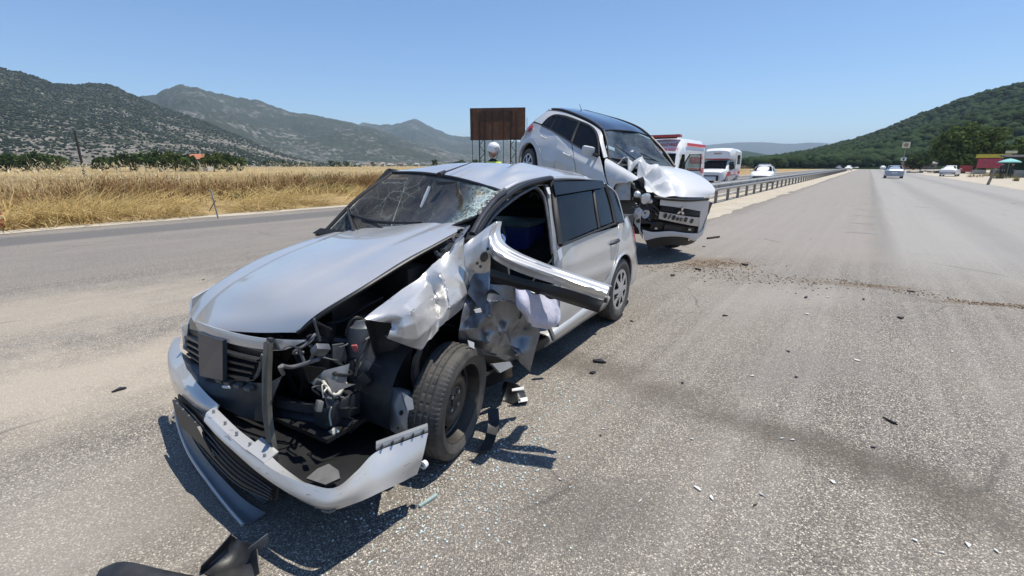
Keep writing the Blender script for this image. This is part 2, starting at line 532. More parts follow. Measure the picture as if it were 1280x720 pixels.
# ------------------------------------------------------------------ ground, road, median
def asphalt():
    k = NT('worn_asphalt')
    c = k.co()
    r = k.map(c, rot=(0, 0, RA))                      # x across, y along the road
    X, Y, _ = k.sep(r)
    cell = k.vor(c, 135, out='Color'); dist = k.vor(c, 135, out='Distance')
    cv = k.sep(cell)[0]
    stone = k.ramp(cv, [(0.0, (.018, .016, .014)), (0.46, (.064, .055, .045)), (0.66, (.19, .166, .135)), (0.84, (.44, .39, .315)), (1.0, (.82, .74, .61))])
    c2 = k.vor(c, 260, out='Color')
    fine = k.ramp(k.sep(c2)[1], [(0.0, (.022, .020, .017)), (0.6, (.13, .118, .102)), (1.0, (.44, .40, .345))])
    base = k.mix(k.ramp(dist, [(0.35, 0.0), (0.62, 1.0)]), stone, fine)
    wash = k.noise(c, 0.55, 6, 0.6)
    dust = k.ramp(wash, [(0.36, 0.0), (0.76, 0.36)])
    base = k.mix(dust, base, (.39, .347, .288))
    # lengthwise wear
    st = k.noise(k.map(r, (1.1, 0.035, 1)), 1.0, 5, 0.6)
    base = k.mix(k.ramp(st, [(0.36, 0.0), (0.66, 0.42)]), base, (.205, .182, .157))
    fineS = k.noise(k.map(r, (6.0, 0.10, 1)), 1.0, 4, 0.6)
    base = k.mix(k.ramp(fineS, [(0.45, 0.0), (0.75, 0.25)]), base, (.40, .375, .335))
    def band(x0, x1, soft, wob=0.5):
        xx = k.math('ADD', X, k.math('MULTIPLY', k.math('SUBTRACT', k.noise(k.map(r, (.2, .08, 1)), 1.0, 3), 0.5), wob))
        a = k.n.new('ShaderNodeMapRange'); a.interpolation_type = 'SMOOTHSTEP'; k.put(a.inputs[0], xx); a.inputs[1].default_value = x0 - soft; a.inputs[2].default_value = x0 + soft
        b = k.n.new('ShaderNodeMapRange'); b.interpolation_type = 'SMOOTHSTEP'; k.put(b.inputs[0], xx); b.inputs[1].default_value = x1 - soft; b.inputs[2].default_value = x1 + soft
        return k.math('SUBTRACT', a.outputs[0], b.outputs[0], True)
    # the far carriageway: dark newer strips with a pale lip
    base = k.mix(k.math('MULTIPLY', band(-14.2, -12.6, 0.22), 0.72), base, (.105, .102, .100))
    base = k.mix(k.math('MULTIPLY', band(-12.3, -8.6, 0.6), 0.42), base, (.20, .182, .165))
    # the near carriageway: pinkish inner lane, grey outer lane, wheel tracks
    al = k.n.new('ShaderNodeMapRange'); k.put(al.inputs[0], Y); al.inputs[1].default_value = 7.0; al.inputs[2].default_value = 11.0
    base = k.mix(k.math('MULTIPLY', k.math('MULTIPLY', band(-3.0, 0.3, 0.25), al.outputs[0]), 0.60), base, (.285, .258, .232))
    base = k.mix(k.math('MULTIPLY', k.math('MULTIPLY', band(0.55, 8.6, 0.2), al.outputs[0]), 0.62), base, (.335, .325, .305))
    base = k.mix(k.math('MULTIPLY', k.math('MULTIPLY', band(2.0, 2.7, 0.35), al.outputs[0]), 0.35), base, (.16, .158, .155))
    base = k.mix(k.math('MULTIPLY', k.math('MULTIPLY', band(4.7, 5.5, 0.4), al.outputs[0]), 0.42), base, (.17, .168, .165))
    base = k.mix(k.math('MULTIPLY', k.math('MULTIPLY', band(0.28, 0.62, 0.08, 0.25), al.outputs[0]), 0.4), base, (.20, .19, .18))
    # stains with shapes of their own
    def blob(px, py, rx, ry, ang, col, amt, sc=2.0):
        nonlocal base
        p = gnd(px, py)
        m = k.map(c, loc=(-p[0], -p[1], 0))
        m = k.map(m, (1 / rx, 1 / ry, 1), (0, 0, 0)) if not ang else k.map(k.map(m, rot=(0, 0, -ang)), (1 / rx, 1 / ry, 1))
        ln = k.n.new('ShaderNodeVectorMath'); ln.operation = 'LENGTH'
        sx = k.sep(m); cb = k.n.new('ShaderNodeCombineXYZ'); k.l.new(sx[0], cb.inputs[0]); k.l.new(sx[1], cb.inputs[1])
        k.l.new(cb.outputs[0], ln.inputs[0])
        d = k.math('ADD', ln.outputs[1], k.math('MULTIPLY', k.math('SUBTRACT', k.noise(c, sc, 5, 0.65), 0.5), 1.3))
        base = k.mix(k.math('MULTIPLY', k.ramp(d, [(0.25, 1.0), (1.0, 0.0)]), amt), base, col)
    for (bx, by, rx_, ry_, am) in [(690, 448, .40, .26, .50), (760, 462, .42, .28, .5), (830, 490, .42, .24, .5), (905, 522, .40, .20, .5), (980, 542, .40, .20, .45), (1060, 566, .42, .22, .5), (1135, 596, .42, .24, .6), (1215, 645, .4, .25, .5)]:
        blob(bx, by, rx_, ry_, -.35, (.075, .062, .046), am, 3.0)
    blob(740, 640, 0.55, 0.30, 0.3, (.10, .092, .08), 0.45)
    blob(1010, 460, 0.9, 0.5, 0.2, (.19, .172, .15), 0.40)
    blob(980, 372, 1.6, 0.7, 0.4, (.30, .275, .24), 0.5)
    blob(890, 328, 0.85, 0.55, 0.0, (.16, .115, .075), 0.75, 3.0)
    blob(1070, 356, 0.9, 0.16, -0.35, (.15, .11, .07), 0.7, 4.0)
    blob(1240, 381, 1.0, 0.12, -0.30, (.15, .11, .075), 0.7, 4.0)
    blob(120, 470, 1.8, 1.2, 0.6, (.46, .395, .31), 0.62)
    blob(60, 390, 3.0, 1.4, 0.6, (.43, .37, .29), 0.5)
    blob(60, 650, 0.9, 0.7, 0.2, (.40, .36, .305), 0.35)
    blob(330, 610, 0.8, 0.5, 0.0, (.12, .11, .10), 0.25)
    # fine cracks
    cr = k.vor(k.mix(0.12, c, k.noise(c, 1.3, 3, out=1)), 0.42, 'DISTANCE_TO_EDGE')
    base = k.mix(k.math('MULTIPLY', k.ramp(cr, [(0.0, 1.0), (0.006, 0.0)]), k.ramp(k.noise(c, 0.8, 2), [(0.52, 0.0), (0.6, 0.6)])), base, (.06, .055, .05))
    k.set(Base_Color=base, Roughness=k.math('ADD', 0.68, k.math('MULTIPLY', wash, 0.22)), Specular_IOR_Level=0.35)
    h = k.math('ADD', k.math('MULTIPLY', k.math('SUBTRACT', 1.0, dist), 0.7), k.math('MULTIPLY', k.noise(c, 40, 4), 0.5))
    k.bump(h, 0.55, 0.006)
    return k.m
def soilmat(name, a, b, cgrit, sc=1.2):
    k = NT(name)
    c = k.co()
    f = k.noise(c, sc, 8, 0.65)
    cc = k.ramp(f, [(0.3, a), (0.7, b)])
    g = k.vor(c, 45, out='Color')
    cc = k.mix(k.ramp(k.sep(g)[0], [(0.7, 0.0), (0.95, 0.7)]), cc, cgrit)
    k.set(Base_Color=cc, Roughness=0.95, Specular_IOR_Level=0.15)
    k.bump(k.math('ADD', k.noise(c, 28, 5), k.vor(c, 45)), 0.6, 0.02)
    return k.m
def plainmat():
    k = NT('dry_plain')
    c = k.co()
    f = k.noise(c, 0.02, 8, 0.62)
    cc = k.ramp(f, [(0.32, (.22, .155, .075)), (0.5, (.34, .245, .115)), (0.7, (.42, .31, .15))])
    s = k.noise(k.map(c, (0.9, 0.12, 1), (0, 0, 0.5)), 0.12, 5)
    cc = k.mix(k.ramp(s, [(0.5, 0.0), (0.7, 0.5)]), cc, (.16, .15, .07))
    k.set(Base_Color=cc, Roughness=1.0, Specular_IOR_Level=0.05)
    k.bump(k.noise(c, 3.0, 6), 0.7, 0.2)
    return k.m
ASPH = asphalt()
SAND = soilmat('pale_verge_sand', (.36, .315, .245), (.50, .445, .355), (.58, .54, .46))
DIRT = soilmat('brown_soil', (.18, .125, .08), (.28, .205, .135), (.36, .28, .19), 2.0)
FIELD = soilmat('straw_soil', (.20, .135, .06), (.40, .29, .14), (.52, .41, .22), 1.5)

def flat_strip(name, pts_a, pts_b, z, m, kind='structure', parent=None, sub=1):
    a, b = np.array(pts_a), np.array(pts_b)
    n = len(a)
    V = np.vstack([a, b]); V[:, 2] = z
    F = np.array([(i, i + 1, n + i + 1, n + i) for i in range(n - 1)])
    o = link(name, raw_mesh(name, V, F, m), parent)
    if kind: o['kind'] = kind
    return o
# the plain, one sheet to the horizon
V, F = [], []
rr = [0, 30, 80, 200, 500, 1200, 3000, 8000, 14000]
na = 72
V.append((0, 0, -0.03))
for r_ in rr[1:]:
    for q in range(na):
        V.append((r_ * math.cos(2 * math.pi * q / na), r_ * math.sin(2 * math.pi * q / na), -0.03))
F = [(0, 1 + q, 1 + (q + 1) % na) for q in range(na)]
for i in range(len(rr) - 2):
    for q in range(na):
        F.append((1 + i * na + q, 1 + (i + 1) * na + q, 1 + (i + 1) * na + (q + 1) % na, 1 + i * na + (q + 1) % na))
o = link('ground', raw_mesh('ground', V, F, plainmat())); tag(o, kind='structure')
def wob(x, s, a): return a * (noise.noise((x * s, 3.1, 0.2)) + 0.5 * noise.noise((x * s * 3.3, 9.1, 0.7)))
als = np.concatenate([np.arange(-30, 40, 0.5), np.arange(40, 160, 4), np.arange(160, 1400, 40)])
flat_strip('road', [rd(a, -15.35 + wob(a, 0.35, 0.22)) for a in als], [rd(a, 8.3 + wob(a + 50, 0.25, 0.35)) for a in als], 0.0, ASPH)
# pale verge sand on the right and the median between the carriageways
flat_strip('right_verge', [rd(a, 7.6 + wob(a + 90, 0.5, 0.30)) for a in als], [rd(a, 30.0) for a in als], 0.006, SAND)
al2 = np.concatenate([np.arange(9.6, 40, 0.4), np.arange(40, 160, 4), np.arange(160, 1400, 40)])
def med_l(a): return -5.0 - 0.65 * min(1, max(0, (a - 9.6) / 3.5)) ** 0.6 + wob(a, 0.6, 0.12)
def med_r(a): return -4.9 + 1.55 * min(1, max(0, (a - 9.6) / 3.5)) ** 0.6 + wob(a + 33, 0.6, 0.20)
flat_strip('median_verge', [rd(a, med_l(a)) for a in al2], [rd(a, med_r(a)) for a in al2], 0.006, SAND)
flat_strip('left_verge', [rd(a, -15.0 + wob(a + 7, 0.9, 0.25)) for a in als], [rd(a, -16.4) for a in als], 0.008, SAND)
# low field bank under the grass
def bank(a, c):
    t = max(0.0, -c - 15.9)
    return 0.012 + 0.30 * (1 - math.exp(-t / 1.5)) + 0.07 * noise.noise((a * 0.45, c * 0.6, 1.7)) * min(1, t)
ba = np.concatenate([np.arange(-30, 45, 0.75), np.arange(45, 200, 5)])
bc = np.concatenate([[-15.75, -16.1, -16.5, -17, -17.6, -18.3, -19.2, -20.5, -22, -24, -27, -31, -36, -44, -60, -80]])
G = np.array([[rd(a, c, bank(a, c) * (1 if c > -60 else 0.5) if c > -79 else -0.05) for a in ba] for c in bc])
o = link('field_bank', raw_mesh('field_bank', G.reshape(-1, 3), gface(len(ba) - 1, len(bc) - 1), FIELD, True)); tag(o, kind='structure')
# worn lane marks between the two near lanes
mk = NT('worn_white_marking')
cm = mk.co()
ff = mk.noise(cm, 9, 6, 0.7)
mk.set(Base_Color=mk.mix(mk.ramp(ff, [(0.40, 0.0), (0.8, 1.0)]), (.265, .245, .22), (.335, .315, .285)), Roughness=0.8)
for i, a in enumerate([16.4, 21.2, 26, 31, 36, 41, 47, 53]):
    flat_strip('lane_mark', [rd(a, 0.66), rd(a + 2.4, 0.66)], [rd(a, 0.78), rd(a + 2.4, 0.78)], 0.004, mk.m)

pk_ = mat('dark_road_patch', (.225, .21, .195), .85, 0, .25, 3, bump=.2, bs=60)
for i in range(14):                                   # short dark repair patches along the lane joint
    a = 13 + 2.1 * i * (1 + .05 * i); w_ = .26 + .14 * noise.noise((i * 1.7, 0, 0))
    flat_strip('road_patch', [rd(a, -.22 + .05 * (i % 3)), rd(a + w_, -.20)], [rd(a, .36), rd(a + w_ * .9, .38)], 0.0035, pk_)
# ------------------------------------------------------------------ hills
def hillmat(name, bush, bush2, soil, rock, bs, cover, vscale=1.0, soil_low=0.0, h0=0.0, h1=100.0):
    k = NT(name)
    c = k.co()
    n1 = k.noise(k.map(c, (1, 1, 0.6)), bs, 9, 0.72)
    big = k.noise(c, bs * 0.10, 5, 0.6)
    z = k.sep(c)[2]
    mr = k.n.new('ShaderNodeMapRange'); k.put(mr.inputs[0], z); mr.inputs[1].default_value = h0; mr.inputs[2].default_value = h1
    f = k.math('ADD', n1, k.math('MULTIPLY', k.math('SUBTRACT', big, 0.5), 0.55))
    f = k.math('ADD', f, k.math('MULTIPLY', k.math('SUBTRACT', 1.0, mr.outputs[0], True), soil_low))
    cov = k.ramp(f, [(cover - 0.05, 0.0), (cover + 0.06, 1.0)])
    gr = k.mix(k.ramp(k.noise(c, bs * 0.5, 6), [(0.35, 0.0), (0.65, 1.0)]), bush, bush2)
    so = k.mix(k.ramp(k.noise(c, bs * 1.7, 6, 0.7), [(0.45, 0.0), (0.62, 1.0)]), soil, rock)
    k.set(Base_Color=k.mix(cov, gr, so), Roughness=1.0, Specular_IOR_Level=0.0)
    k.bump(n1, 1.0, 1.5 / bs * 0.25)
    return k.m
def elev(px, py):
    r = ray(px, py); h = math.hypot(r[0], r[1])
    return r[2] / h, r[:2] / h
def hill(name, prof, d0, d1, d2, m, nx=220, ny=44, gul=0.10, seed=0, pw=1.15, wv=0.0, rug=0.035):
    xs = np.linspace(prof[0][0], prof[-1][0], nx + 1)
    pf = np.array([p[1] for p in prof]); pxs = [p[0] for p in prof]
    pp = crv([(p[0], p[1], 0) for p in prof], 400)
    py = np.interp(xs, pp[:, 0], pp[:, 1])
    rows = []
    for j in range(ny + 1):
        t = j / ny
        row = []
        for i, x in enumerate(xs):
            e, d = elev(x, py[i])
            D1 = d1 * (1 + wv * noise.noise((x * 0.006, seed, 0.5)))
            H = max(2.0, (e * D1 + CAM_H) * (1 + rug * noise.fractal((x * 0.022, seed * 1.3, 0.1), 0.8, 2.2, 6)))
            if t <= 0.62:
                s = t / 0.62; D = d0 + (D1 - d0) * s
                h = H * s ** pw
                amp = H * gul * math.sin(math.pi * min(1, s)) ** 0.8
            else:
                s = (t - 0.62) / 0.38; D = D1 + (d2 - d1) * s
                h = H * (1 - s) ** 1.3
                amp = H * gul * math.sin(math.pi * s)
            p = d * D
            q = noise.fractal((p[0] / d1 * 7 + seed, p[1] / d1 * 7, 0.3), 0.9, 2.1, 6)
            row.append((p[0], p[1], h + amp * q - 1.0 + (1.0 if j else -2.0)))
        rows.append(row)
    G = np.array(rows)
    o = link(name, raw_mesh(name, G.reshape(-1, 3), gface(nx, ny), m, True)); tag(o, kind='structure')
    return G
def lump_template(seed, n=1):
    bm = bmesh.new(); bmesh.ops.create_icosphere(bm, subdivisions=n, radius=1.0)
    V = np.array([v.co[:] for v in bm.verts]); F = np.array([[v.index for v in f.verts] for f in bm.faces]); bm.free()
    rg = np.random.default_rng(seed)
    V *= rg.uniform(0.62, 1.2, (len(V), 1))
    return V, F
def scatter_lumps(name, pts, sizes, m, label, cat, squash=0.8, seed=1, cols=None):
    Vs, Fs, n = [], [], 0
    T = [lump_template(seed + k) for k in range(5)]
    ang = RNG.uniform(0, 6.28, len(pts))
    for i, (p, s) in enumerate(zip(pts, sizes)):
        V, F = T[i % 5]
        c_, s_ = math.cos(ang[i]), math.sin(ang[i])
        W = np.stack([V[:, 0] * c_ - V[:, 1] * s_, V[:, 0] * s_ + V[:, 1] * c_, V[:, 2] * squash + squash * 0.5], 1) * s + p
        Vs.append(W); Fs.append(F + n); n += len(V)
    o = link(name, raw_mesh(name, np.vstack(Vs), np.vstack(Fs), m, False))
    tag(o, label, cat, kind='stuff')
    return o
HB = hillmat('scrub_hill_near', (.033, .040, .024), (.052, .060, .038), (.19, .172, .14), (.33, .31, .275), 0.085, 0.61, soil_low=0.17, h0=5, h1=80)
HB2 = hillmat('scrub_hill_far', (.040, .050, .032), (.058, .068, .044), (.17, .16, .14), (.27, .26, .245), 0.05, 0.60, soil_low=0.05, h0=10, h1=120)
HR = hillmat('forest_hill', (.018, .034, .014), (.035, .055, .022), (.12, .11, .07), (.2, .18, .13), 0.06, 0.74)
HF = hillmat('distant_hill', (.06, .075, .06), (.08, .095, .07), (.17, .16, .14), (.2, .19, .17), 0.01, 0.6)
hG1 = hill('hill', [(-420, 62), (-260, 66), (-120, 72), (0, 83), (50, 98), (85, 104), (130, 105), (160, 116), (200, 132), (250, 150), (300, 170), (350, 190), (400, 203), (450, 206.4)], 620, 1350, 2500, HB, 300, 60, 0.085, 3, 1.25, 0.08)
hG2 = hill('hill', [(60, 175), (130, 140), (185, 120), (215, 113), (245, 110), (290, 117), (340, 130), (400, 146), (450, 157), (500, 172), (560, 190), (620, 203), (660, 206.5)], 1300, 2600, 4200, HB2, 300, 70, 0.26, 11, 1.1, 0.1, 0.07)
hG3 = hill('hill', [(380, 185), (430, 162), (470, 154), (515, 152), (535, 157), (560, 168), (590, 172), (625, 173), (660, 181), (700, 188), (780, 195), (860, 203), (900, 206.5)], 2400, 4200, 6000, HB2, 240, 50, 0.24, 17, 1.1, 0.06, 0.10)
hill('hill', [(720, 204), (800, 192), (850, 184), (900, 179), (945, 177), (985, 179), (1030, 178), (1080, 187), (1160, 200), (1220, 206)], 5200, 6800, 9500, HF, 160, 24, 0.06, 23)
hG5 = hill('hill', [(760, 202), (820, 193), (880, 188), (905, 187), (935, 189), (965, 194), (1000, 199), (1040, 205)], 1400, 2300, 3300, HR, 120, 30, 0.1, 29)
hG4 = hill('hill', [(905, 206.4), (960, 199), (1000, 193), (1040, 184), (1085, 172), (1130, 155), (1170, 139), (1210, 125), (1245, 114), (1280, 106), (1330, 92), (1420, 84), (1560, 80), (1700, 84)], 240, 760, 1500, HR, 260, 56, 0.10, 31, 1.05, 0.08)
def pick(G, n, jmax=0.7, jmin=0.02):
    nv, nu = G.shape[0] - 1, G.shape[1] - 1
    v = RNG.uniform(jmin * nv, jmax * nv, n * 3); u = RNG.uniform(0, nu - 0.01, n * 3)
    i, j = v.astype(int), u.astype(int); fv, fu = (v - i)[:, None], (u - j)[:, None]
    P = (G[i, j] * (1 - fu) + G[i, j + 1] * fu) * (1 - fv) + (G[i + 1, j] * (1 - fu) + G[i + 1, j + 1] * fu) * fv
    return P[:n]
FOREST = leafmat('forest_crowns', (.032, .050, .024), 0.6, 0.05, 0.1)
P = pick(hG4, 20000, 0.66)
scatter_lumps('forest', P, 0.9 + 3.2 * RNG.uniform(0, 1, len(P)) ** 1.6, FOREST, 'dark green forest covering the steep hillside beside the road', 'forest', 1.0)
SCRUB = leafmat('scrub_bushes', (.034, .046, .024), 0.4, 0.03, 0.1)
P = pick(hG1, 34000, 0.66)
dens = np.array([noise.noise((p[0] * 0.006, p[1] * 0.006, p[2] * 0.01)) for p in P]) + 0.25 + 0.5 * (P[:, 2] > 60)
P = P[dens > RNG.uniform(-0.4, 0.9, len(P))]
scatter_lumps('scrub', P, RNG.uniform(0.6, 2.3, len(P)), SCRUB, 'dark scrub bushes dotted over the rocky hillside beyond the field', 'scrub', 0.8, 9)

# ------------------------------------------------------------------ dry grass of the field
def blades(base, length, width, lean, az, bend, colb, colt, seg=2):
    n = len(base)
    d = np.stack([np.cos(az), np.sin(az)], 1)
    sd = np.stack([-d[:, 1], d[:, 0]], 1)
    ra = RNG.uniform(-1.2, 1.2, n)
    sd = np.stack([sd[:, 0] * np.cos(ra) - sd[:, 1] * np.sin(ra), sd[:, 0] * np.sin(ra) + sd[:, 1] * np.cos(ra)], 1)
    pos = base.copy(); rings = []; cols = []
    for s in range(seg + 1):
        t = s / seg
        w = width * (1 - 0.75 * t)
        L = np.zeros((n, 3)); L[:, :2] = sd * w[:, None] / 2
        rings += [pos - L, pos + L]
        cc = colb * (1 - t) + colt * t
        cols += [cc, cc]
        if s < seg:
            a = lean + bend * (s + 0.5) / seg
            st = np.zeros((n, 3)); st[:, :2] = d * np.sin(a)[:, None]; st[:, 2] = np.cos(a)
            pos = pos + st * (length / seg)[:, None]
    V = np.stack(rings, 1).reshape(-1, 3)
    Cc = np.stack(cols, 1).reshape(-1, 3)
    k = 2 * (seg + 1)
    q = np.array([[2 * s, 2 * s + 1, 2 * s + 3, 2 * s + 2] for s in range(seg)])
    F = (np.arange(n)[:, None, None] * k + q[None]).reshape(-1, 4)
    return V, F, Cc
def grass_obj(name, parts, label):
    Vs, Fs, Cs, n = [], [], [], 0
    for V, F, C in parts:
        Vs.append(V); Fs.append(F + n); Cs.append(C); n += len(V)
    C = np.vstack(Cs); C = np.hstack([np.clip(C, 0, 1), np.ones((len(C), 1))])
    o = link(name, raw_mesh(name, np.vstack(Vs), np.vstack(Fs), GRASS, cols=C))
    return tag(o, label, 'grass', kind='stuff')
GRASS = grassmat('grass_blades')
def spread(n, a0, a1, c0, c1, clump=0.0, sc=0.5, pa=1.0):
    a = a0 + (a1 - a0) * RNG.uniform(0, 1, n) ** pa; c = RNG.uniform(c0, c1, n)
    if clump:
        k = np.array([noise.noise((x * sc, y * sc, 4.4)) for x, y in zip(a, c)])
        m = k > RNG.uniform(-0.6, 0.5, n) * clump
        a, c = a[m], c[m]
    z = np.array([bank(x, y) for x, y in zip(a, c)])
    P = AX[None] * a[:, None] + BX[None] * c[:, None]
    return np.column_stack([P, z]), a, c
def tone(n, *cs):
    cs = np.array(cs); w = RNG.dirichlet(np.ones(len(cs)) * 0.7, n)
    return (w @ cs) * RNG.uniform(0.75, 1.2, (n, 1))
def hmod(a, c, sc, lo, hi):
    k = np.array([noise.noise((x * sc, y * sc, 8.8)) + .5 * noise.noise((x * sc * 3.1, y * sc * 3.1, 2.8)) for x, y in zip(a, c)])
    return lo + (hi - lo) * np.clip(k * .8 + .5, 0, 1)
parts = []
B, a, c = spread(34000, -4, 60, -19.4, -15.7, 0.7, 0.9, 1.5); n = len(B)
swirl = np.array([3.6 * noise.noise((x * 0.35, y * 0.35, 0.9)) for x, y in zip(a, c)])
hm = hmod(a, c, .5, .5, 1.5)
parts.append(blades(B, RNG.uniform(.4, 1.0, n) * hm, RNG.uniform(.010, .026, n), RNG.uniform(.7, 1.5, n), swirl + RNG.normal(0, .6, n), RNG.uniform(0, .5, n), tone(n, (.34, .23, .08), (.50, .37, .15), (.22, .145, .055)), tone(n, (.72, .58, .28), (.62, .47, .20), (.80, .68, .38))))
B, a, c = spread(6500, -4, 60, -19.2, -15.9, 0.9, 0.7, 1.5); n = len(B)
swirl = np.array([4.2 * noise.noise((x * 0.22, y * 0.3, 1.9)) for x, y in zip(a, c)])
B[:, 2] += RNG.uniform(.02, .22, n)
parts.append(blades(B, RNG.uniform(.8, 1.5, n), RNG.uniform(.016, .030, n), RNG.uniform(1.05, 1.5, n), swirl + RNG.normal(0, .35, n), RNG.uniform(.1, .7, n), tone(n, (.62, .47, .20), (.48, .34, .14)), tone(n, (.84, .70, .38), (.72, .57, .27)), 4))
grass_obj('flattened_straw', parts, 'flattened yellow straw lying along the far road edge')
parts = []
B, a, c = spread(46000, -4, 75, -26, -18.0, 1.6, 0.30, 1.4); n = len(B)
hm = hmod(a, c, .33, .15, .85)
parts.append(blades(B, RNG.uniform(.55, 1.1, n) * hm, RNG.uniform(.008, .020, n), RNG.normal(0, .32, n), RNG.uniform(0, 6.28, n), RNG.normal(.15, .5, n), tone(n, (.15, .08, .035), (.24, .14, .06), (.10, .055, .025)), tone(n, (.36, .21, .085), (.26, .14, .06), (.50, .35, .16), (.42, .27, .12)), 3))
B, a, c = spread(26000, -4, 75, -24.5, -17.6, 1.1, 0.8, 1.3); n = len(B)     # twiggy seed heads
hm = hmod(a, c, .33, .2, .9)
B[:, 2] += RNG.uniform(.15, .95, n) * hm
parts.append(blades(B, RNG.uniform(.05, .20, n), RNG.uniform(.02, .055, n), RNG.uniform(0, 1.5, n), RNG.uniform(0, 6.28, n), RNG.normal(0, .6, n), tone(n, (.20, .115, .05), (.34, .21, .10), (.14, .085, .04)), tone(n, (.27, .16, .07), (.46, .31, .15), (.55, .42, .22))))
for i in range(330):                                  # bushy clumps
    a_ = -4 + 70 * RNG.uniform() ** 1.3; c_ = RNG.uniform(-22.5, -17.9) if RNG.uniform() < .85 else RNG.uniform(-27, -17.2)
    if noise.noise((a_ * .22, c_ * .4, 6.1)) < -.05: continue
    g = rd(a_, c_, bank(a_, c_)); n = 70; h = RNG.uniform(.4, .9)
    B = np.column_stack([g[0] + RNG.normal(0, .10, n), g[1] + RNG.normal(0, .10, n), np.full(n, g[2])])
    dk = RNG.uniform(.6, 1.1)
    parts.append(blades(B, RNG.uniform(.5, 1.0, n) * h, RNG.uniform(.008, .02, n), np.abs(RNG.normal(0, .55, n)), RNG.uniform(0, 6.28, n), RNG.normal(0, .5, n), tone(n, (.15, .085, .04)) * dk, tone(n, (.34, .20, .085), (.24, .13, .055)) * dk, 3))
    B2 = B + np.column_stack([RNG.normal(0, .22, n), RNG.normal(0, .22, n), RNG.uniform(.25, .95, n) * h])
    parts.append(blades(B2, RNG.uniform(.05, .16, n), RNG.uniform(.02, .05, n), RNG.uniform(0, 1.6, n), RNG.uniform(0, 6.28, n), RNG.normal(0, .5, n), tone(n, (.24, .14, .06)) * dk, tone(n, (.40, .25, .11), (.30, .17, .075)) * dk))
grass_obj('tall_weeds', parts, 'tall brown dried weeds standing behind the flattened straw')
parts = []
B, a, c = spread(34000, -4, 130, -52, -24, 0.6, 0.25, 1.4); n = len(B)
hm = hmod(a, c, .2, .6, 1.1)
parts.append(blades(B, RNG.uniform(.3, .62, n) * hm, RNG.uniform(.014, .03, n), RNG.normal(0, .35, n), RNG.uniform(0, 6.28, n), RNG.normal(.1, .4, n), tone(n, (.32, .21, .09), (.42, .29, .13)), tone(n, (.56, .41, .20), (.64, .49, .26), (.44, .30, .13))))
B, a, c = spread(11000, -3, 110, -31, -19.0, 2.4, 0.22, 1.5); n = len(B)    # pale feathery oats standing above the rest
hm = hmod(a, c, .28, .72, 1.15)
parts.append(blades(B, RNG.uniform(.95, 1.4, n) * hm, RNG.uniform(.007, .013, n), RNG.normal(0, .16, n), RNG.uniform(0, 6.28, n), RNG.uniform(.1, .9, n), tone(n, (.50, .38, .18), (.58, .46, .24)), tone(n, (.80, .70, .46), (.72, .60, .36)), 3))
for rep in range(3):
    B2 = B.copy(); B2[:, 2] += RNG.uniform(.70, 1.2, n) * hm; B2[:, :2] += RNG.normal(0, .09, (n, 2))
    parts.append(blades(B2, RNG.uniform(.06, .18, n), RNG.uniform(.015, .045, n), RNG.uniform(.3, 1.8, n), RNG.uniform(0, 6.28, n), RNG.normal(.3, .5, n), tone(n, (.70, .60, .38), (.58, .46, .25)), tone(n, (.84, .75, .53))))
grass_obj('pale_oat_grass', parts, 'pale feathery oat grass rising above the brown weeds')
parts = []
for (px, py, rad, h) in [(400, 235, .55, .85), (425, 243, .6, .5), (330, 246, .5, .35), (300, 252, .3, .3), (395, 243, .45, .5)]:
    g = gnd(px, py + 5); n = 520
    q = RNG.uniform(0, 6.28, n); rr_ = rad * np.sqrt(RNG.uniform(0, 1, n))
    B = np.column_stack([g[0] + rr_ * np.cos(q), g[1] + rr_ * np.sin(q), np.full(n, 0.22)])
    parts.append(blades(B, RNG.uniform(.4, 1.0, n) * h, RNG.uniform(.012, .022, n), RNG.normal(0, .3, n), RNG.uniform(0, 6.28, n), RNG.normal(.2, .4, n), tone(n, (.10, .115, .03), (.16, .15, .05)), tone(n, (.17, .19, .06), (.26, .25, .09))))
grass_obj('green_weeds', parts, 'patches of green weeds among the dry grass')
# ------------------------------------------------------------------ wheels
def tyre_mesh(r=0.30, w=0.185, rim=0.19, nseg=144, tread=True):
    h = w / 2
    prof = [(rim, -h * 0.86), (rim + 0.012, -h * 0.93), ((r + rim) / 2, -h * 1.04), (r - 0.035, -h * 1.0), (r - 0.010, -h * 0.90), (r - 0.003, -h * 0.80)]
    g = 0.007 if tread else 0.0
    for c0 in (-0.36, 0.0, 0.36):
        prof += [(r, h * (c0 - 0.085)), (r - g, h * (c0 - 0.055)), (r - g, h * (c0 + 0.055)), (r, h * (c0 + 0.085))]
    prof += [(r - 0.003, h * 0.80), (r - 0.010, h * 0.90), (r - 0.035, h * 1.0), ((r + rim) / 2, h * 1.04), (rim + 0.012, h * 0.93), (rim, h * 0.86)]
    m = MB()
    V, F = [], []
    n = nseg
    for (pr, ph) in prof:
        for k in range(n):
            q = 2 * math.pi * k / n
            rr_ = pr
            a = abs(ph) / h
            if tread and a > 0.46 and pr > r - 0.012 and (k + (0 if ph > 0 else 2)) % 3 == 0:
                rr_ -= 0.004
            elif tread and a < 0.3 and pr > r - 0.002 and k % 6 == 3:
                rr_ -= 0.003
            V.append((rr_ * math.cos(q), ph, rr_ * math.sin(q)))
    for i in range(len(prof) - 1):
        for k in range(n):
            k2 = (k + 1) % n
            F.append((i * n + k, (i + 1) * n + k, (i + 1) * n + k2, i * n + k2))
    return m.add(V, F)
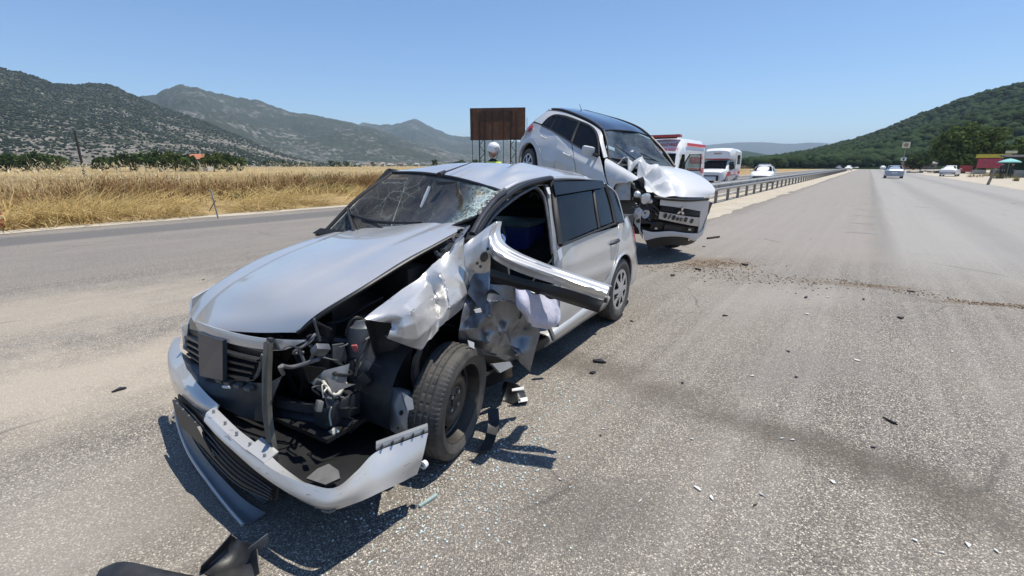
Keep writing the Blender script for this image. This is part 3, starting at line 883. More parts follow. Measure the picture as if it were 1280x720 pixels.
def disc_mesh(prof, n, holes):                        # prof (radius, depth); holes(ring, k) -> True where open
    m = MB()
    V, F = [], []
    for (pr, ph) in prof:
        for k in range(n):
            q = 2 * math.pi * k / n
            V.append((pr * math.cos(q), ph, pr * math.sin(q)))
    for i in range(len(prof) - 1):
        for k in range(n):
            if not holes(i, k):
                k2 = (k + 1) % n
                F.append((i * n + k, (i + 1) * n + k, (i + 1) * n + k2, i * n + k2))
    V = np.array(V)
    B = V.copy(); B[:, 1] -= 0.006
    N = len(V)
    ed = {}
    for f in F:
        for a, b in zip(f, f[1:] + f[:1]):
            k_ = (min(a, b), max(a, b)); ed[k_] = None if k_ in ed else (a, b)
    rim = [(e[1], e[0], N + e[0], N + e[1]) for e in ed.values() if e]
    m.add(np.vstack([V, B]), F + [tuple(i + N for i in f[::-1]) for f in F] + rim)
    return m
def make_wheel(parent, loc, left=True, r=0.30, w=0.185, rim=0.19, kind='steel', rz=0.0, ry=0.0, rx=0.0, nseg=144, tread=True):
    """a wheel as a part of its vehicle: wheel (hub) > tyre, rim, bolt"""
    s = 1 if left else -1
    hub = MB().lathe([(0.0, -0.05), (0.085, -0.05), (0.085, 0.02), (0.0, 0.02)], 20)
    hub.lathe([(0.05, -0.055), (0.115, -0.055), (0.115, -0.03), (0.05, -0.03)], 24)
    hb = hub.build('wheel', MATS['darksteel'], parent)
    hb.location = loc
    hb.rotation_euler = (rx, ry, rz + (0 if left else math.pi))
    tyre_mesh(r, w, rim, nseg, tread).build('tyre', MATS['rubber'], hb, angle=28)
    h = w / 2
    if kind == 'steel':
        pr = [(rim + 0.004, h * 0.88), (rim - 0.004, h * 0.84), (rim - 0.012, h * 0.50), (rim - 0.018, h * 0.10), (rim - 0.028, h * 0.02), (rim - 0.040, h * 0.10), (rim - 0.058, h * 0.20), (rim - 0.075, h * 0.30), (rim - 0.095, h * 0.36), (0.072, h * 0.22), (0.066, h * 0.14), (0.030, h * 0.14), (0.028, h * 0.30), (0.0, h * 0.31)]
        rm = disc_mesh(pr, 48, lambda i, k: i in (5, 6) and k % 4 in (0, 1))
        rb = rm.build('rim', MATS['rimblack'], hb)
        for k in range(4):
            q = math.pi / 4 + k * math.pi / 2
            MB().lathe([(0.0, 0.0), (0.011, 0.0), (0.011, 0.016), (0.0, 0.018)], 6, c=(0.05 * math.cos(q), h * 0.16, 0.05 * math.sin(q))).build('bolt', MATS['steel'], rb)
        MB().lathe([(rim + 0.002, -h * 0.86), (rim - 0.012, -h * 0.5), (rim - 0.016, h * 0.10)], 40).build('rim_barrel', MATS['rimblack'], rb)
    else:
        ns = kind if isinstance(kind, int) else 7
        per = 8
        n = ns * per
        pr = [(rim + 0.006, h * 0.90), (rim - 0.006, h * 0.92), (rim - 0.022, h * 0.90), (rim - 0.05, h * 0.93), (rim - 0.085, h * 0.96), (0.075, h * 0.98), (0.052, h * 1.0), (0.03, h * 1.02), (0.0, h * 1.04)]
        rm = disc_mesh(pr, n, lambda i, k: i in (2, 3, 4) and 2 <= k % per <= per - 2 - (1 if i == 4 else 0) + 0 and not (i == 4 and k % per == 2))
        rb = rm.build('rim', MATS['alloy'], hb)
        MB().lathe([(rim - 0.004, -h * 0.86), (rim - 0.012, -h * 0.2), (rim - 0.02, h * 0.45), (0.10, h * 0.40), (0.0, h * 0.40)], 32).build('rim_barrel', MATS['rimblack'], rb)
    return hb
# ------------------------------------------------------------------ the crashed silver sedan
S = Frame((-0.993, 2.642, 0), R(239))                 # x forward from the front axle, y to its left
def sprof(z): return float(np.interp(z, [.15, .30, .55, .75, .93, 1.02, 1.38], [.77, .81, .83, .825, .79, .755, .595]))
def swid(x): return 1.0 - 0.30 * max(0, x + 0.10) ** 1.4 - 0.13 * max(0, -x - 2.75) ** 1.7 / 0.6
def sp(x, z, sg=1, off=0.0): return np.array([x, sg * (sprof(z) * swid(x) + off), z])
def sd(px, py, off=0.0): return S.side(px, py, sprof, off)
def front(px, py, off=0.0, k=0.5, x0=0.68):          # where the pixel's ray meets the curved nose
    xs = np.linspace(x0 + off + .02, -.2, 300)
    prev = None
    for x in xs:
        p = S.at(px, py, x=x); e = x - (x0 + off - k * p[1] ** 2)
        if prev is not None and e * prev[1] <= 0:
            t = prev[1] / (prev[1] - e) if prev[1] != e else 0
            return S.at(px, py, x=prev[0] + (x - prev[0]) * t)
        prev = (x, e)
    return S.at(px, py, y=-.62 if px < 300 else .5)
car = empty('silver_sedan', 'silver four-door sedan with its front left corner torn open and driver door ripped', 'car', frame=S)
SIL, BLK, SEAL = MATS['silver'], MATS['plastic'], MATS['seal']
def arc(cx, cz, r, a0, a1, n=9): return [(cx + r * math.cos(R(a0 + (a1 - a0) * i / n)), cz + r * math.sin(R(a0 + (a1 - a0) * i / n))) for i in range(n + 1)]
def scuffed():
    m = SIL.copy(); m.name = 'scuffed_silver'
    t = m.node_tree; b = t.nodes['Principled BSDF']
    tc = t.nodes.new('ShaderNodeTexCoord'); nz = t.nodes.new('ShaderNodeTexNoise'); mp = t.nodes.new('ShaderNodeMapping')
    mp.inputs[3].default_value = (4, 4, 22); t.links.new(tc.outputs['Object'], mp.inputs[0]); t.links.new(mp.outputs[0], nz.inputs['Vector'])
    nz.inputs['Scale'].default_value = 3.0; nz.inputs['Detail'].default_value = 9; nz.inputs['Roughness'].default_value = .75
    rp = t.nodes.new('ShaderNodeValToRGB'); rp.color_ramp.elements[0].position = .60; rp.color_ramp.elements[1].position = .66
    t.links.new(nz.outputs[0], rp.inputs[0])
    old = b.inputs['Base Color'].links[0].from_socket
    mx = t.nodes.new('ShaderNodeMix'); mx.data_type = 'RGBA'
    t.links.new(rp.outputs[0], mx.inputs[0]); t.links.new(old, mx.inputs[6]); mx.inputs[7].default_value = (.16, .15, .14, 1)
    t.links.new(mx.outputs[2], b.inputs['Base Color'])
    return m
SCUF = scuffed()
def rowp_(r): return [S.at(px, py, y=y) for px, py, y in r]
def onside(pts, sg=1, off=0.0): return [sp(x, z, sg, off) for x, z in pts]

# --- bonnet, lifted and bent up along its torn left edge
hr = [S.at(404, 293, y=-.66), S.at(450, 292, y=-.36), S.at(500, 290, y=-.02), S.at(545, 285, y=.30), S.at(587, 280, y=.60)]
hf = [S.at(236, 388, y=-.62), S.at(243, 400, y=-.44), S.at(265, 409, z=.70), S.at(320, 413, z=.715), S.at(372, 411, z=.735)]
hl = [hf[0], S.at(260, 362, y=-.61), S.at(320, 325, y=-.63), S.at(360, 308, y=-.645), hr[0]]
hL = [hf[-1], S.at(400, 390, y=.43), S.at(445, 362, y=.51), S.at(510, 322, y=.56), S.at(550, 300, y=.585), hr[-1]]
G = coons(hf, hr, hl, hL, 60, 50)
uu = np.linspace(0, 1, 61)[None, :]; vv = np.linspace(0, 1, 51)[:, None]
bulge = 0.045 * (np.sin(np.pi * uu) ** 0.8) * np.minimum(1, vv * 3 + .25)
rib = 0.012 * np.exp(-((uu - (0.70 + 0.10 * vv)) / 0.035) ** 2) * np.minimum(1, vv * 2) + 0.010 * np.exp(-((uu - (0.16 - 0.03 * vv)) / 0.03) ** 2)
dent = -0.022 * np.exp(-(((uu - 0.52) / 0.22) ** 2 + ((vv - 0.10) / 0.06) ** 2)) - 0.010 * np.exp(-(((uu - 0.80) / 0.05) ** 2 + ((vv - 0.45) / 0.2) ** 2))
G[..., 2] += bulge - rib * 0.6 + dent
G = crumple(G, 0.003, 2.5, 4, mask=(0.3 + 1.6 * np.exp(-((uu - 0.95) / 0.12) ** 2)) * np.ones_like(vv))
drop = np.exp(-vv / 0.035) * 0.018 * np.ones_like(uu)
G[..., 2] -= drop
hood = panel('bonnet', G, SIL, car, 0.014, label='bonnet lifted along its torn left edge')
rimL = [p + np.array([0, -0.004, -0.020]) for p in crv(hL, 30)]
MB().tube(rimL, 0.010, 6).build('edge_seal', SEAL, hood)
for (px, py) in [(399, 300), (472, 294)]:
    p = S.at(px, py, z=S.at(px, py, y=(-.60 if px < 420 else -.22))[2])
    MB().lathe([(0.0, .012), (0.010, .010), (0.014, 0.0), (0.014, -.012)], 10, axis=2, c=p + np.array([0, 0, .006])).build('washer_jet', BLK, hood)

# --- cowl and windscreen
wt = [S.at(490, 216, y=-.555), S.at(525, 217, y=-.30), S.at(562, 222, y=.0), S.at(596, 230, y=.30), S.at(626, 240, y=.545)]
wb = [S.at(404, 289, y=-.68), S.at(450, 291, y=-.40), S.at(500, 291, y=-.05), S.at(545, 286, y=.28), S.at(596, 268, y=.63)]
for i, p in enumerate(wb):
    p[0] -= 0.02
wl_ = [wb[0], 0.5 * (wb[0] + wt[0]) + np.array([.02, 0, .02]), wt[0]]
wr_ = [wb[-1], S.at(610, 256, y=.60), wt[-1]]
G = coons(wb, wt, wl_, wr_, 40, 30)
def crackf(k):
    c = k.co()
    w = k.mix(0.12, c, k.noise(c, 4, 4, out=1))
    e1 = k.vor(w, 30, 'DISTANCE_TO_EDGE'); e2 = k.vor(w, 7, 'DISTANCE_TO_EDGE'); e3 = k.vor(k.map(w, (1, 2.4, .5), (0, 0, .6)), 3.2, 'DISTANCE_TO_EDGE')
    y, x, z = k.sep(c)[1], k.sep(c)[0], k.sep(c)[2]
    dl = k.math('ADD', y, k.math('MULTIPLY', k.math('SUBTRACT', k.noise(c, 3, 4), 0.5), 0.35))
    near = k.ramp(dl, [(0.26, 0.0), (0.58, 1.0)])
    low = k.math('MULTIPLY', k.mr(k.math('ADD', z, k.math('MULTIPLY', k.noise(c, 4, 3), .16)), 1.08, 1.16, 1.0, 0.0), k.mr(y, -.25, .15, .12, .8))
    web = k.ramp(k.noise(c, 2.2, 3), [(0.52, 0.0), (0.66, 0.35)])
    a = k.math('MULTIPLY', k.ramp(e1, [(0.0, 1.0), (0.13, 0.0)]), k.math('MAXIMUM', near, k.math('MULTIPLY', low, 0.8)))
    b = k.math('MULTIPLY', k.ramp(e2, [(0.0, 1.0), (0.035, 0.0)]), k.math('MAXIMUM', near, k.math('MULTIPLY', web, 0.35)))
    d = k.math('MULTIPLY', k.ramp(e3, [(0.0, 0.30), (0.008, 0.0)]), k.ramp(k.noise(c, 1.7, 2), [(.5, 0.0), (.6, 1.0)]))
    sp_ = k.math('MULTIPLY', k.ramp(k.vor(c, 38), [(0.05, 1.0), (0.13, 0.0)]), k.ramp(k.noise(c, 3.5, 3), [(.52, 0.0), (.62, .8)]))
    d = k.math('MAXIMUM', d, sp_)
    tot = k.math('ADD', k.math('MAXIMUM', a, b), d, True)
    haze = k.math('MULTIPLY', near, 0.16)
    return k.math('MULTIPLY', k.math('ADD', tot, haze, True), 0.72)
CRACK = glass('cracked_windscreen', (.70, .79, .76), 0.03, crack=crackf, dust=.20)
gm = np.linspace(0, 1, 41)[None, :] ** 5 * np.ones((31, 1))
G = crumple(crown(G, -0.035), 0.016, 9, 8, mask=gm)
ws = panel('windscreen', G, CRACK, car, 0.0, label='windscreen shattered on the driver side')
fr = [crv(wl_, 20), crv(wt, 30), crv(wr_, 20)]
MB().tube(fr[0], 0.013, 6).build('windscreen_seal', SEAL, car)
MB().tube(fr[1] + np.array([0, 0, .004]), 0.010, 6).build('windscreen_seal', SEAL, car)
rg = np.random.default_rng(5)                         # torn, glass-studded edge by the driver
e = fr[2]
m = MB().tube(e + rg.normal(0, .004, e.shape), rg.uniform(.010, .02, len(e)), 6)
for i in range(46):
    t = rg.uniform(0, 1) ** 0.9
    p = e[int(t * 19)] + rg.normal(0, .016, 3)
    m.box(p, rg.uniform(.008, .022, 3), tuple(rg.uniform(0, 3, 3)))
m.build('shattered_edge', mat('glass_crumbs', (.34, .33, .29), 0.4, 0.0, 0.6, 40), car, smooth=False)
cw = coons([p + np.array([.09, 0, -.015]) for p in wb], [p + np.array([-.02, 0, .0]) for p in wb], [wb[0] + np.array([.09, 0, -.015]), wb[0]], [wb[-1] + np.array([.09, 0, -.015]), wb[-1]], 30, 4)
panel('cowl', cw, BLK, car, 0.01)
ck = [S.at(392, 292, y=-.70), S.at(402, 288, y=-.68), S.at(428, 290, y=-.54), S.at(440, 293, y=-.47)]
MB().sheet([ck[0], ck[1] + np.array([0, 0, .012]), ck[2] + np.array([0, 0, .012]), ck[3], S.at(404, 294, y=-.66)], 0.02).build('cowl_corner', BLK, car)
# wipers
def on_ws(px, py): return S.at(px, py, x=S.at(px, py, y=-.25)[0])
def wsp(px, py, off=0.03):                            # just above the glass
    a = wb[0] * .5 + wb[3] * .5; n = np.cross(wb[3] - wb[0], wt[2] - wb[2]); n /= np.linalg.norm(n)
    if n[0] < 0: n = -n
    d = S.Rm.T @ ray(px, py); o_ = S.o
    return o_ + d * (np.dot(a + n * off - o_, n) / np.dot(d, n))
a0, a1, a2, a3 = wsp(443, 292), wsp(437, 267), wsp(470, 277), wsp(528, 279)
wip = MB().tube([a0, (a0 + wsp(434, 260)) / 2, wsp(434, 260)], [.012, .010, .007], 6).build('wiper_arm', SEAL, car)
MB().tube([wsp(438, 268, .035), wsp(470, 277, .04), wsp(500, 278.5, .035), wsp(527, 278, .03)], [.008, .011, .010, .006], 6, smooth_n=14).build('wiper_blade', SEAL, wip)
wip = MB().tube([wsp(487, 291), wsp(470, 281, .03), wsp(452, 276, .03)], [.011, .009, .006], 6).build('wiper_arm', SEAL, car)
MB().tube([wsp(437, 262, .02), wsp(446, 282, .02), wsp(450, 292, .015)], [.008, .010, .006], 6, smooth_n=10).build('wiper_blade', SEAL, wip)

# --- roof, pillars and glass
rf = [wt[0] + np.array([0, -.03, .012]), wt[1] + np.array([0, 0, .016]), wt[2] + np.array([0, 0, .016]), wt[3] + np.array([0, 0, .014]), wt[4] + np.array([0, .03, .010])]
midr = [np.array([-1.75, -.60, 1.37]), np.array([-1.75, -.32, 1.445]), np.array([-1.75, 0, 1.46]), np.array([-1.75, .32, 1.435]), np.array([-1.75, .60, 1.345])]
q1 = [0.45 * np.array(a) + 0.55 * np.array(b) + np.array([0, 0, .030]) for a, b in zip(rf, midr)]
backr = [np.array([-2.55, -.57, 1.30]), np.array([-2.60, -.30, 1.385]), np.array([-2.62, 0, 1.40]), np.array([-2.60, .30, 1.375]), np.array([-2.55, .59, 1.275])]
G = loft([rf, q1, midr, backr], 50, 50)
X, Y = G[..., 0], G[..., 1]
cre = 0.030 * np.exp(-((Y - 0.36 - 0.25 * (X + 1.35)) / 0.05) ** 2 - ((X + 1.45) / 0.28) ** 2) - 0.022 * np.exp(-((Y - 0.24 - 0.3 * (X + 1.3)) / 0.06) ** 2 - ((X + 1.35) / 0.3) ** 2) + 0.016 * np.exp(-((Y - 0.46) / 0.03) ** 2 - ((X + 1.25) / 0.18) ** 2)
G[..., 2] += cre
roof = panel('roof', G, SIL, car, 0.01, label='roof creased above the driver door')
panel('headliner', G * np.array([1, .97, 1]) - np.array([0, 0, .045]), MATS['headliner'], car, 0.004)
ant = S.at(548, 218, y=0.0); ant2 = S.at(596, 201, y=-.10)
base_a = np.array([-1.12, -.02, 1.398])
m = MB().tube([S.at(549, 219, y=.02), S.at(556, 214.5, y=.015)], [.022, .012], 8)
m.tube([S.at(554, 216, y=.015), S.at(591, 202.5, y=.0)], [.006, .003], 6)
m.build('antenna', BLK, roof)
# rear screen and boot
bg_t = [p + np.array([-.02, 0, -.012]) for p in backr]
bg_b = [np.array([-2.98, -.60, .965]), np.array([-3.03, -.30, .99]), np.array([-3.04, 0, .995]), np.array([-3.03, .30, .99]), np.array([-2.98, .60, .965])]
panel('rear_screen', coons(bg_b, bg_t, [bg_b[0], bg_t[0]], [bg_b[-1], bg_t[-1]], 20, 10), MATS['clear'], car, 0.004)
bl = [np.array([-3.36, -.60, .87]), np.array([-3.43, -.3, .945]), np.array([-3.44, 0, .955]), np.array([-3.43, .3, .945]), np.array([-3.36, .60, .87])]
bb = [np.array([-3.38, -.60, .62]), np.array([-3.45, -.3, .60]), np.array([-3.46, 0, .60]), np.array([-3.45, .3, .60]), np.array([-3.38, .60, .62])]
off = np.array([-.02, 0, .004])
boot = panel('boot_lid', loft([[p + off for p in bg_b], bl, [p + np.array([.02, 0, -.1]) for p in bl], bb], 24, 24), SIL, car, 0.012)
MB().box((-3.455, 0, .70), (.02, .5, .11), ch=.006).build('number_plate', MATS['helmet'], boot)
rb_t = [np.array([-3.41, .69, .58]), np.array([-3.46, .58, .585]), np.array([-3.50, .3, .59]), np.array([-3.51, 0, .59]), np.array([-3.50, -.3, .59]), np.array([-3.46, -.58, .585]), np.array([-3.41, -.69, .58])]
rb_m = [p + np.array([-.02, 0, -.16]) for p in rb_t]
rb_b = [p + np.array([.05, 0, -.36]) for p in rb_t]
panel('rear_bumper', loft([rb_t, rb_m, rb_b], 40, 10), SIL, car, 0.01)
for sg in (1, -1):
    t = [np.array([-3.40, sg * .655, .80]), np.array([-3.43, sg * .60, .80]), np.array([-3.45, sg * .44, .80])]
    b = [np.array([-3.42, sg * .69, .62]), np.array([-3.445, sg * .62, .61]), np.array([-3.46, sg * .44, .61])]
    panel('tail_lamp', coons(b, t, [b[0], t[0]], [b[-1], t[-1]], 12, 8), MATS['red'], car, 0.012)

def side_panels(sg):
    """panels that the crash left whole: both quarters, both rear doors, and all of the right side"""
    kw = dict(sg=sg)
    AC = (-2.56, .30)
    a_in = arc(AC[0], AC[1], .345, -10, 190, 14)
    outer = [(-2.03, .27), (-2.14, .46), (-2.37, .66), (-2.47, .80), (-2.49, .905), (-2.75, .925), (-3.05, .925), (-3.25, .895), (-3.39, .80), (-3.41, .6), (-3.40, .42), (-3.28, .28), (-3.04, .25)]
    ot = onside(outer[:6], **kw) + [np.array([x, sg * y, z]) for x, y, z in [(-3.00, .700, .945), (-3.22, .648, .915), (-3.37, .625, .83), (-3.42, .665, .62), (-3.40, .725, .42), (-3.28, .765, .28), (-3.04, .79, .25)]]
    ot[5] = ot[5] * np.array([1, .955, 1])
    G = coons(onside(a_in, **kw), ot, [onside([a_in[0]], **kw)[0], ot[0]], [onside([a_in[-1]], **kw)[0], ot[-1]], 56, 16)
    tt_ = np.linspace(0, 1, 17)[:, None]; uu_ = np.linspace(0, 1, 57)[None, :]
    G[..., 1] += sg * .050 * np.sin(np.pi * tt_) ** 1.0 * np.exp(-((uu_ - .62) / .22) ** 2)
    n = G.shape[0]
    G[0, :, 1] += sg * 0.006
    q = panel('rear_quarter', G, SIL, car, 0.01)
    lip = onside(a_in, sg, .004)
    MB().tube(lip, 0.010, 6).build('arch_lip', SIL, q)
    w_ = MB().lathe([(.345, -.62 * 0 - .02), (.345, -.30), (.05, -.30)], 24, c=(0, 0, 0), a0=R(-10), a1=R(190))
    w_.xf(Matrix.Translation((AC[0], sg * .80, AC[1])) @ Matrix.Diagonal((1, sg, 1, 1)))
    w_.build('wheel_well', BLK, car)
    b, t = [(-1.235, .275), (-1.65, .27), (-2.02, .27)], [(-1.235, .915), (-1.7, .912), (-2.475, .905)]
    r_ = [(-2.02, .27), (-2.13, .46), (-2.36, .66), (-2.46, .80), (-2.475, .905)]
    G = coons(onside(b, **kw), onside(t, **kw), onside([b[0], (-1.235, .6), t[0]], **kw), onside(r_, **kw), 36, 36)
    zz = G[..., 2]; xx = G[..., 0]
    for k_ in range(37):
        pass
    G[..., 1] = sg * (np.vectorize(sprof)(zz) + 0.010 * np.exp(-((zz - .62 - .05 * (xx + 1.2)) / .05) ** 2) - 0.006 * np.exp(-((zz - .50) / .06) ** 2))
    if sg > 0:
        G[..., 1] -= 0.030 * np.exp(-((xx + 1.28) / .10) ** 2) * np.exp(-((zz - .72) / .22) ** 2)
        G = crumple(G, 0.004, 4, 12, mask=np.exp(-((xx + 1.3) / .25) ** 2))
    d = panel('rear_door', G, SIL, car, 0.012)
    hx = sp(-2.31, .785, sg, .012)
    m = MB().tube([sp(-2.21, .780, sg, .004), sp(-2.25, .787, sg, .026), sp(-2.37, .796, sg, .026), sp(-2.41, .797, sg, .004)], [.012, .015, .015, .011], 8, smooth_n=12, flat=0.8)
    m.build('handle', SEAL, d)
    return q, d
qL, dL = side_panels(1)
qR, dR = side_panels(-1)
# rear wheels
make_wheel(car, (-2.56, .735, .298), True, kind=8, nseg=96)
make_wheel(car, (-2.56, -.735, .298), False, kind=8, nseg=48)

# left glasshouse behind the missing door, set out on the side surface
def poly(name, pix, m, off=0.0, th=0.004, parent=car, nu=10):
    b0, b1, t1, t0 = [sd(x, y, off) for x, y in pix]
    return panel(name, coons([b0, b1], [t0, t1], [b0, t0], [b1, t1], nu, nu), m, parent, th)
poly('door_window', [(702, 304), (748, 284), (740, 236), (697, 243)], MATS['winglass'], 0.0, parent=dL)
poly('quarter_window', [(751, 283), (767, 277), (755, 235), (743, 236)], MATS['winglass'], 0.0, parent=dL)
poly('wind_deflector', [(695, 244), (757, 234), (753.5, 226), (691, 227)], MATS['smoked'], 0.028, 0.004, dL)
poly('side_window', [(769, 279), (780, 276), (766, 240), (759, 236)], MATS['winglass'], -0.004, parent=qL)
def band(name, pix, w, m, off=0.0, parent=car, n=30):
    c = crv([sd(x, y, off) for x, y in pix], n)
    MB().tube(c, w, 8, flat=0.7).build(name, m, parent)
band('belt_strip', [(701, 307), (735, 293), (752, 286), (770, 279)], .013, SEAL, .004, dL)
band('window_frame', [(700, 306), (696, 275), (692, 242), (689, 227)], .022, SEAL, .0, dL)
band('window_frame', [(689, 226), (720, 224.5), (752, 227)], .015, SEAL, .0, dL)
band('window_divider', [(749, 285), (745, 260), (741.5, 235)], .012, SEAL, .004, dL)
band('window_frame', [(769, 279), (764, 255), (756, 230)], .020, SEAL, .004, dL)
cp = [sd(782, 279), sd(771, 242), sd(757, 229)]
tp = [np.array([-2.98, .62, .965]), np.array([-2.82, .62, 1.10]), backr[-1]]
panel('rear_pillar', coons([cp[0], tp[0]], [cp[2], tp[2]], cp, tp, 10, 16), SIL, car, 0.01)
rail = crv([rf[-1], S.at(652, 228, y=.59), S.at(690, 223, y=.60), np.array([-2.0, .615, 1.335]), backr[-1]], 40)
MB().tube(rail, 0.020, 8).build('roof_rail', SIL, roof)
cp2 = [np.array([p[0], -p[1], p[2]]) for p in cp]; tp2 = [np.array([p[0], -p[1], p[2]]) for p in tp]
panel('rear_pillar', coons([cp2[0], tp2[0]], [cp2[2], tp2[2]], cp2, tp2, 10, 16), SIL, car, 0.01)
# door opening: A pillar, roof edge, B pillar
band('front_pillar', [(586, 303), (597, 285), (611, 264), (630, 246), (650, 233), (672, 226), (688, 223)], .030, SEAL, -.005)
band('front_pillar_skin', [(590, 292), (604, 268), (620, 248), (631, 240)], .018, MATS['darksteel'], .012)
band('opening_seal', [(600, 292), (616, 270), (634, 254), (655, 240), (671, 235), (679, 246), (685, 276), (690, 318)], .017, MATS['greyplastic'], -.03)
bp = [sd(689, 232, -.03), sd(694, 262, -.03), sd(698, 300, -.03), sd(700, 330, -.03), sd(698, 380, -.03)]
bp2 = [p + np.array([.085, -.02, 0]) for p in bp]
panel('centre_pillar', coons([bp[-1], bp2[-1]], [bp[0], bp2[0]], bp[::-1], bp2[::-1], 6, 24), MATS['panelgrey'], car, 0.02)
MB().sheet([sd(682, 235, -.01), sd(686, 234, -.01), sd(688, 243, -.01), sd(685, 243, -.01)], .004).build('trim_clip', MATS['helmet'], car)
MB().sheet([sd(696, 314, .01), sd(701, 309, .01), sd(703, 321, .02), sd(699, 327, .02)], .004).build('torn_pillar_edge', SIL, car)
MB().tube([sd(662, 246, -.2), sd(666, 242, -.2), sd(671, 243, -.2), sd(674, 248, -.2)], .009, 6, smooth_n=12).build('grab_handle', BLK, car)

# right side, whole but hardly seen
sg = -1
fa = arc(0, .30, .345, 190, -10, 14)
fo = [(-.42, .26), (-.46, .55), (-.46, .86), (-.2, .825), (.12, .765), (.36, .66), (.46, .60), (.50, .50), (.47, .40), (.42, .26)]
panel('right_fender', coons(onside(fa, sg), onside(fo, sg), onside([fa[0], fo[0]], sg), onside([fa[-1], fo[-1]], sg), 44, 10), SIL, car, 0.01)
b, t = [(-.44, .275), (-1.22, .275)], [(-.48, .90), (-1.22, .915)]
dr = panel('right_front_door', coons(onside(b, sg), onside(t, sg), onside([b[0], (-.48, .6), t[0]], sg), onside([b[1], (-1.22, .6), t[1]], sg), 20, 20), SIL, car, 0.012)
for x0, x1, t0, t1 in [(-.62, -1.20, -1.06, -1.26), (-1.26, -2.40, -1.30, -2.30)]:
    bb_ = [sp(x0, .925, sg), sp(x1, .925, sg)]; tt_ = [sp(t0, 1.33, sg), sp(t1, 1.325, sg)]
    panel('door_window', coons(bb_, tt_, [bb_[0], tt_[0]], [bb_[1], tt_[1]], 8, 8), MATS['winglass'], dr if x0 > -1 else dR, .004)
    MB().tube([bb_[0], bb_[1], tt_[1], tt_[0], bb_[0]], .016, 6).build('window_frame', SEAL, dr if x0 > -1 else dR)
rail = crv([rf[0], np.array([-1.4, -.605, 1.36]), np.array([-2.0, -.61, 1.345]), backr[0]], 30)
MB().tube(rail, 0.022, 8).build('roof_rail', SEAL, roof)
MB().tube(crv([np.array([-.50, -.70, .93]), np.array([-.78, -.645, 1.16]), rf[0]], 16), .024, 8).build('front_pillar', SEAL, car)
make_wheel(car, (0, -.72, .298), False, kind='steel', nseg=48)

# --- sills, floor, inner shell
sl_t = [sd(686, 421, .0), sd(700, 410, .01), sd(725, 391, .012), sd(748, 375, .012), sd(760, 369, .0)]
sl_b = [sd(681, 434, -.02), sd(700, 423, -.01), sd(727, 404, .0), sd(752, 388, .0), sd(764, 380, -.01)]
mid = [0.5 * (a + b) + np.array([0, .022, 0]) for a, b in zip(sl_t, sl_b)]
sill = panel('sill', loft([sl_b, mid, sl_t, [p + np.array([0, -.10, .02]) for p in sl_t]], 30, 14), SIL, car, .01, label='silver sill bent out below the torn door')
cap = sd(757, 375, .03)
MB().tube([cap + np.array([0, -.03, 0]), cap + np.array([0, .012, 0])], .022, 12, flat=1.2).build('sill_end', SEAL, sill)
MB().box(sd(689, 416, .03), (.03, .02, .11), (0.3, .25, 0), .004).build('broken_bracket', MATS['greyplastic'], sill)
MB().box((-1.25, -.80, .20), (2.0, .05, .14), ch=.02).build('sill', SIL, car)
shell = MB()
shell.box((-1.5, 0, .24), (2.9, 1.46, .02))                                 # floor
shell.box((-.42, 0, .60), (.03, 1.36, .70))                                  # bulkhead
shell.box((-2.95, 0, .60), (.9, 1.30, .66))                                  # boot tub
shell.box((-1.3, -.77, .56), (2.0, .03, .62))                                # right door cards
shell.box((-1.9, .76, .52), (1.3, .02, .60))
shell.build('inner_shell', MATS['fabric'], car, smooth=False)
def seat(x, y, w=.50, rec=.28):
    m = MB().box((x, y, .46), (.52, w, .16), (0, -.10, 0), .045)
    o_ = m.build('seat', MATS['fabric'], car)
    lx, lz = math.sin(rec), math.cos(rec)
    MB().box((x - .22 - .31 * lx, y, .50 + .31 * lz), (.13, w, .62), (0, -rec, 0), .05).build('seat_back', MATS['fabric'], o_)
    MB().box((x - .22 - .70 * lx, y, .50 + .70 * lz), (.09, w * .52, .17), (0, -rec, 0), .035).build('headrest', MATS['fabric'], o_)
seat(-1.20, .36, .50, 1.15); seat(-1.15, -.36); seat(-2.05, 0, 1.22, .32)
dash = MB().grid(loft([[(-.44, y, .90) for y in (-.66, 0, .66)], [(-.60, y, .955) for y in (-.66, 0, .66)], [(-.74, y, .93) for y in (-.66, 0, .66)], [(-.80, y, .72) for y in (-.66, 0, .66)], [(-.62, y, .55) for y in (-.66, 0, .66)]], 10, 24), .02)
dash = dash.build('dashboard', MATS['greyplastic'], car)
m = MB()
m.lathe([(0.175, -.012), (.188, 0), (.175, .012), (.162, 0), (.175, -.012)], 32, axis=0)
m.box((0, 0, 0), (.02, .34, .04)); m.box((0, 0, -.08), (.02, .04, .16)); m.box((.0, 0, 0), (.05, .15, .13), ch=.02)
m.xf(Matrix.Translation((-.93, .36, .93)) @ Matrix.Rotation(R(-25), 4, 'Y'))
m.build('steering_wheel', BLK, dash)
MB().tube([(-.92, .36, .92), (-.70, .36, .82)], .03, 8).build('steering_column', BLK, dash)
# hanging rear view mirror and a strip of pale trim seen through the screen
MB().box((-1.02, .02, 1.30), (.02, .22, .06), ch=.01).build('cabin_mirror', BLK, car)
MB().tube([S.at(537, 233, y=.12), S.at(532, 245, y=.10), S.at(526, 259, y=.08)], [.010, .012, .008], 6).build('hanging_trim_strip', MATS['helmet'], car)

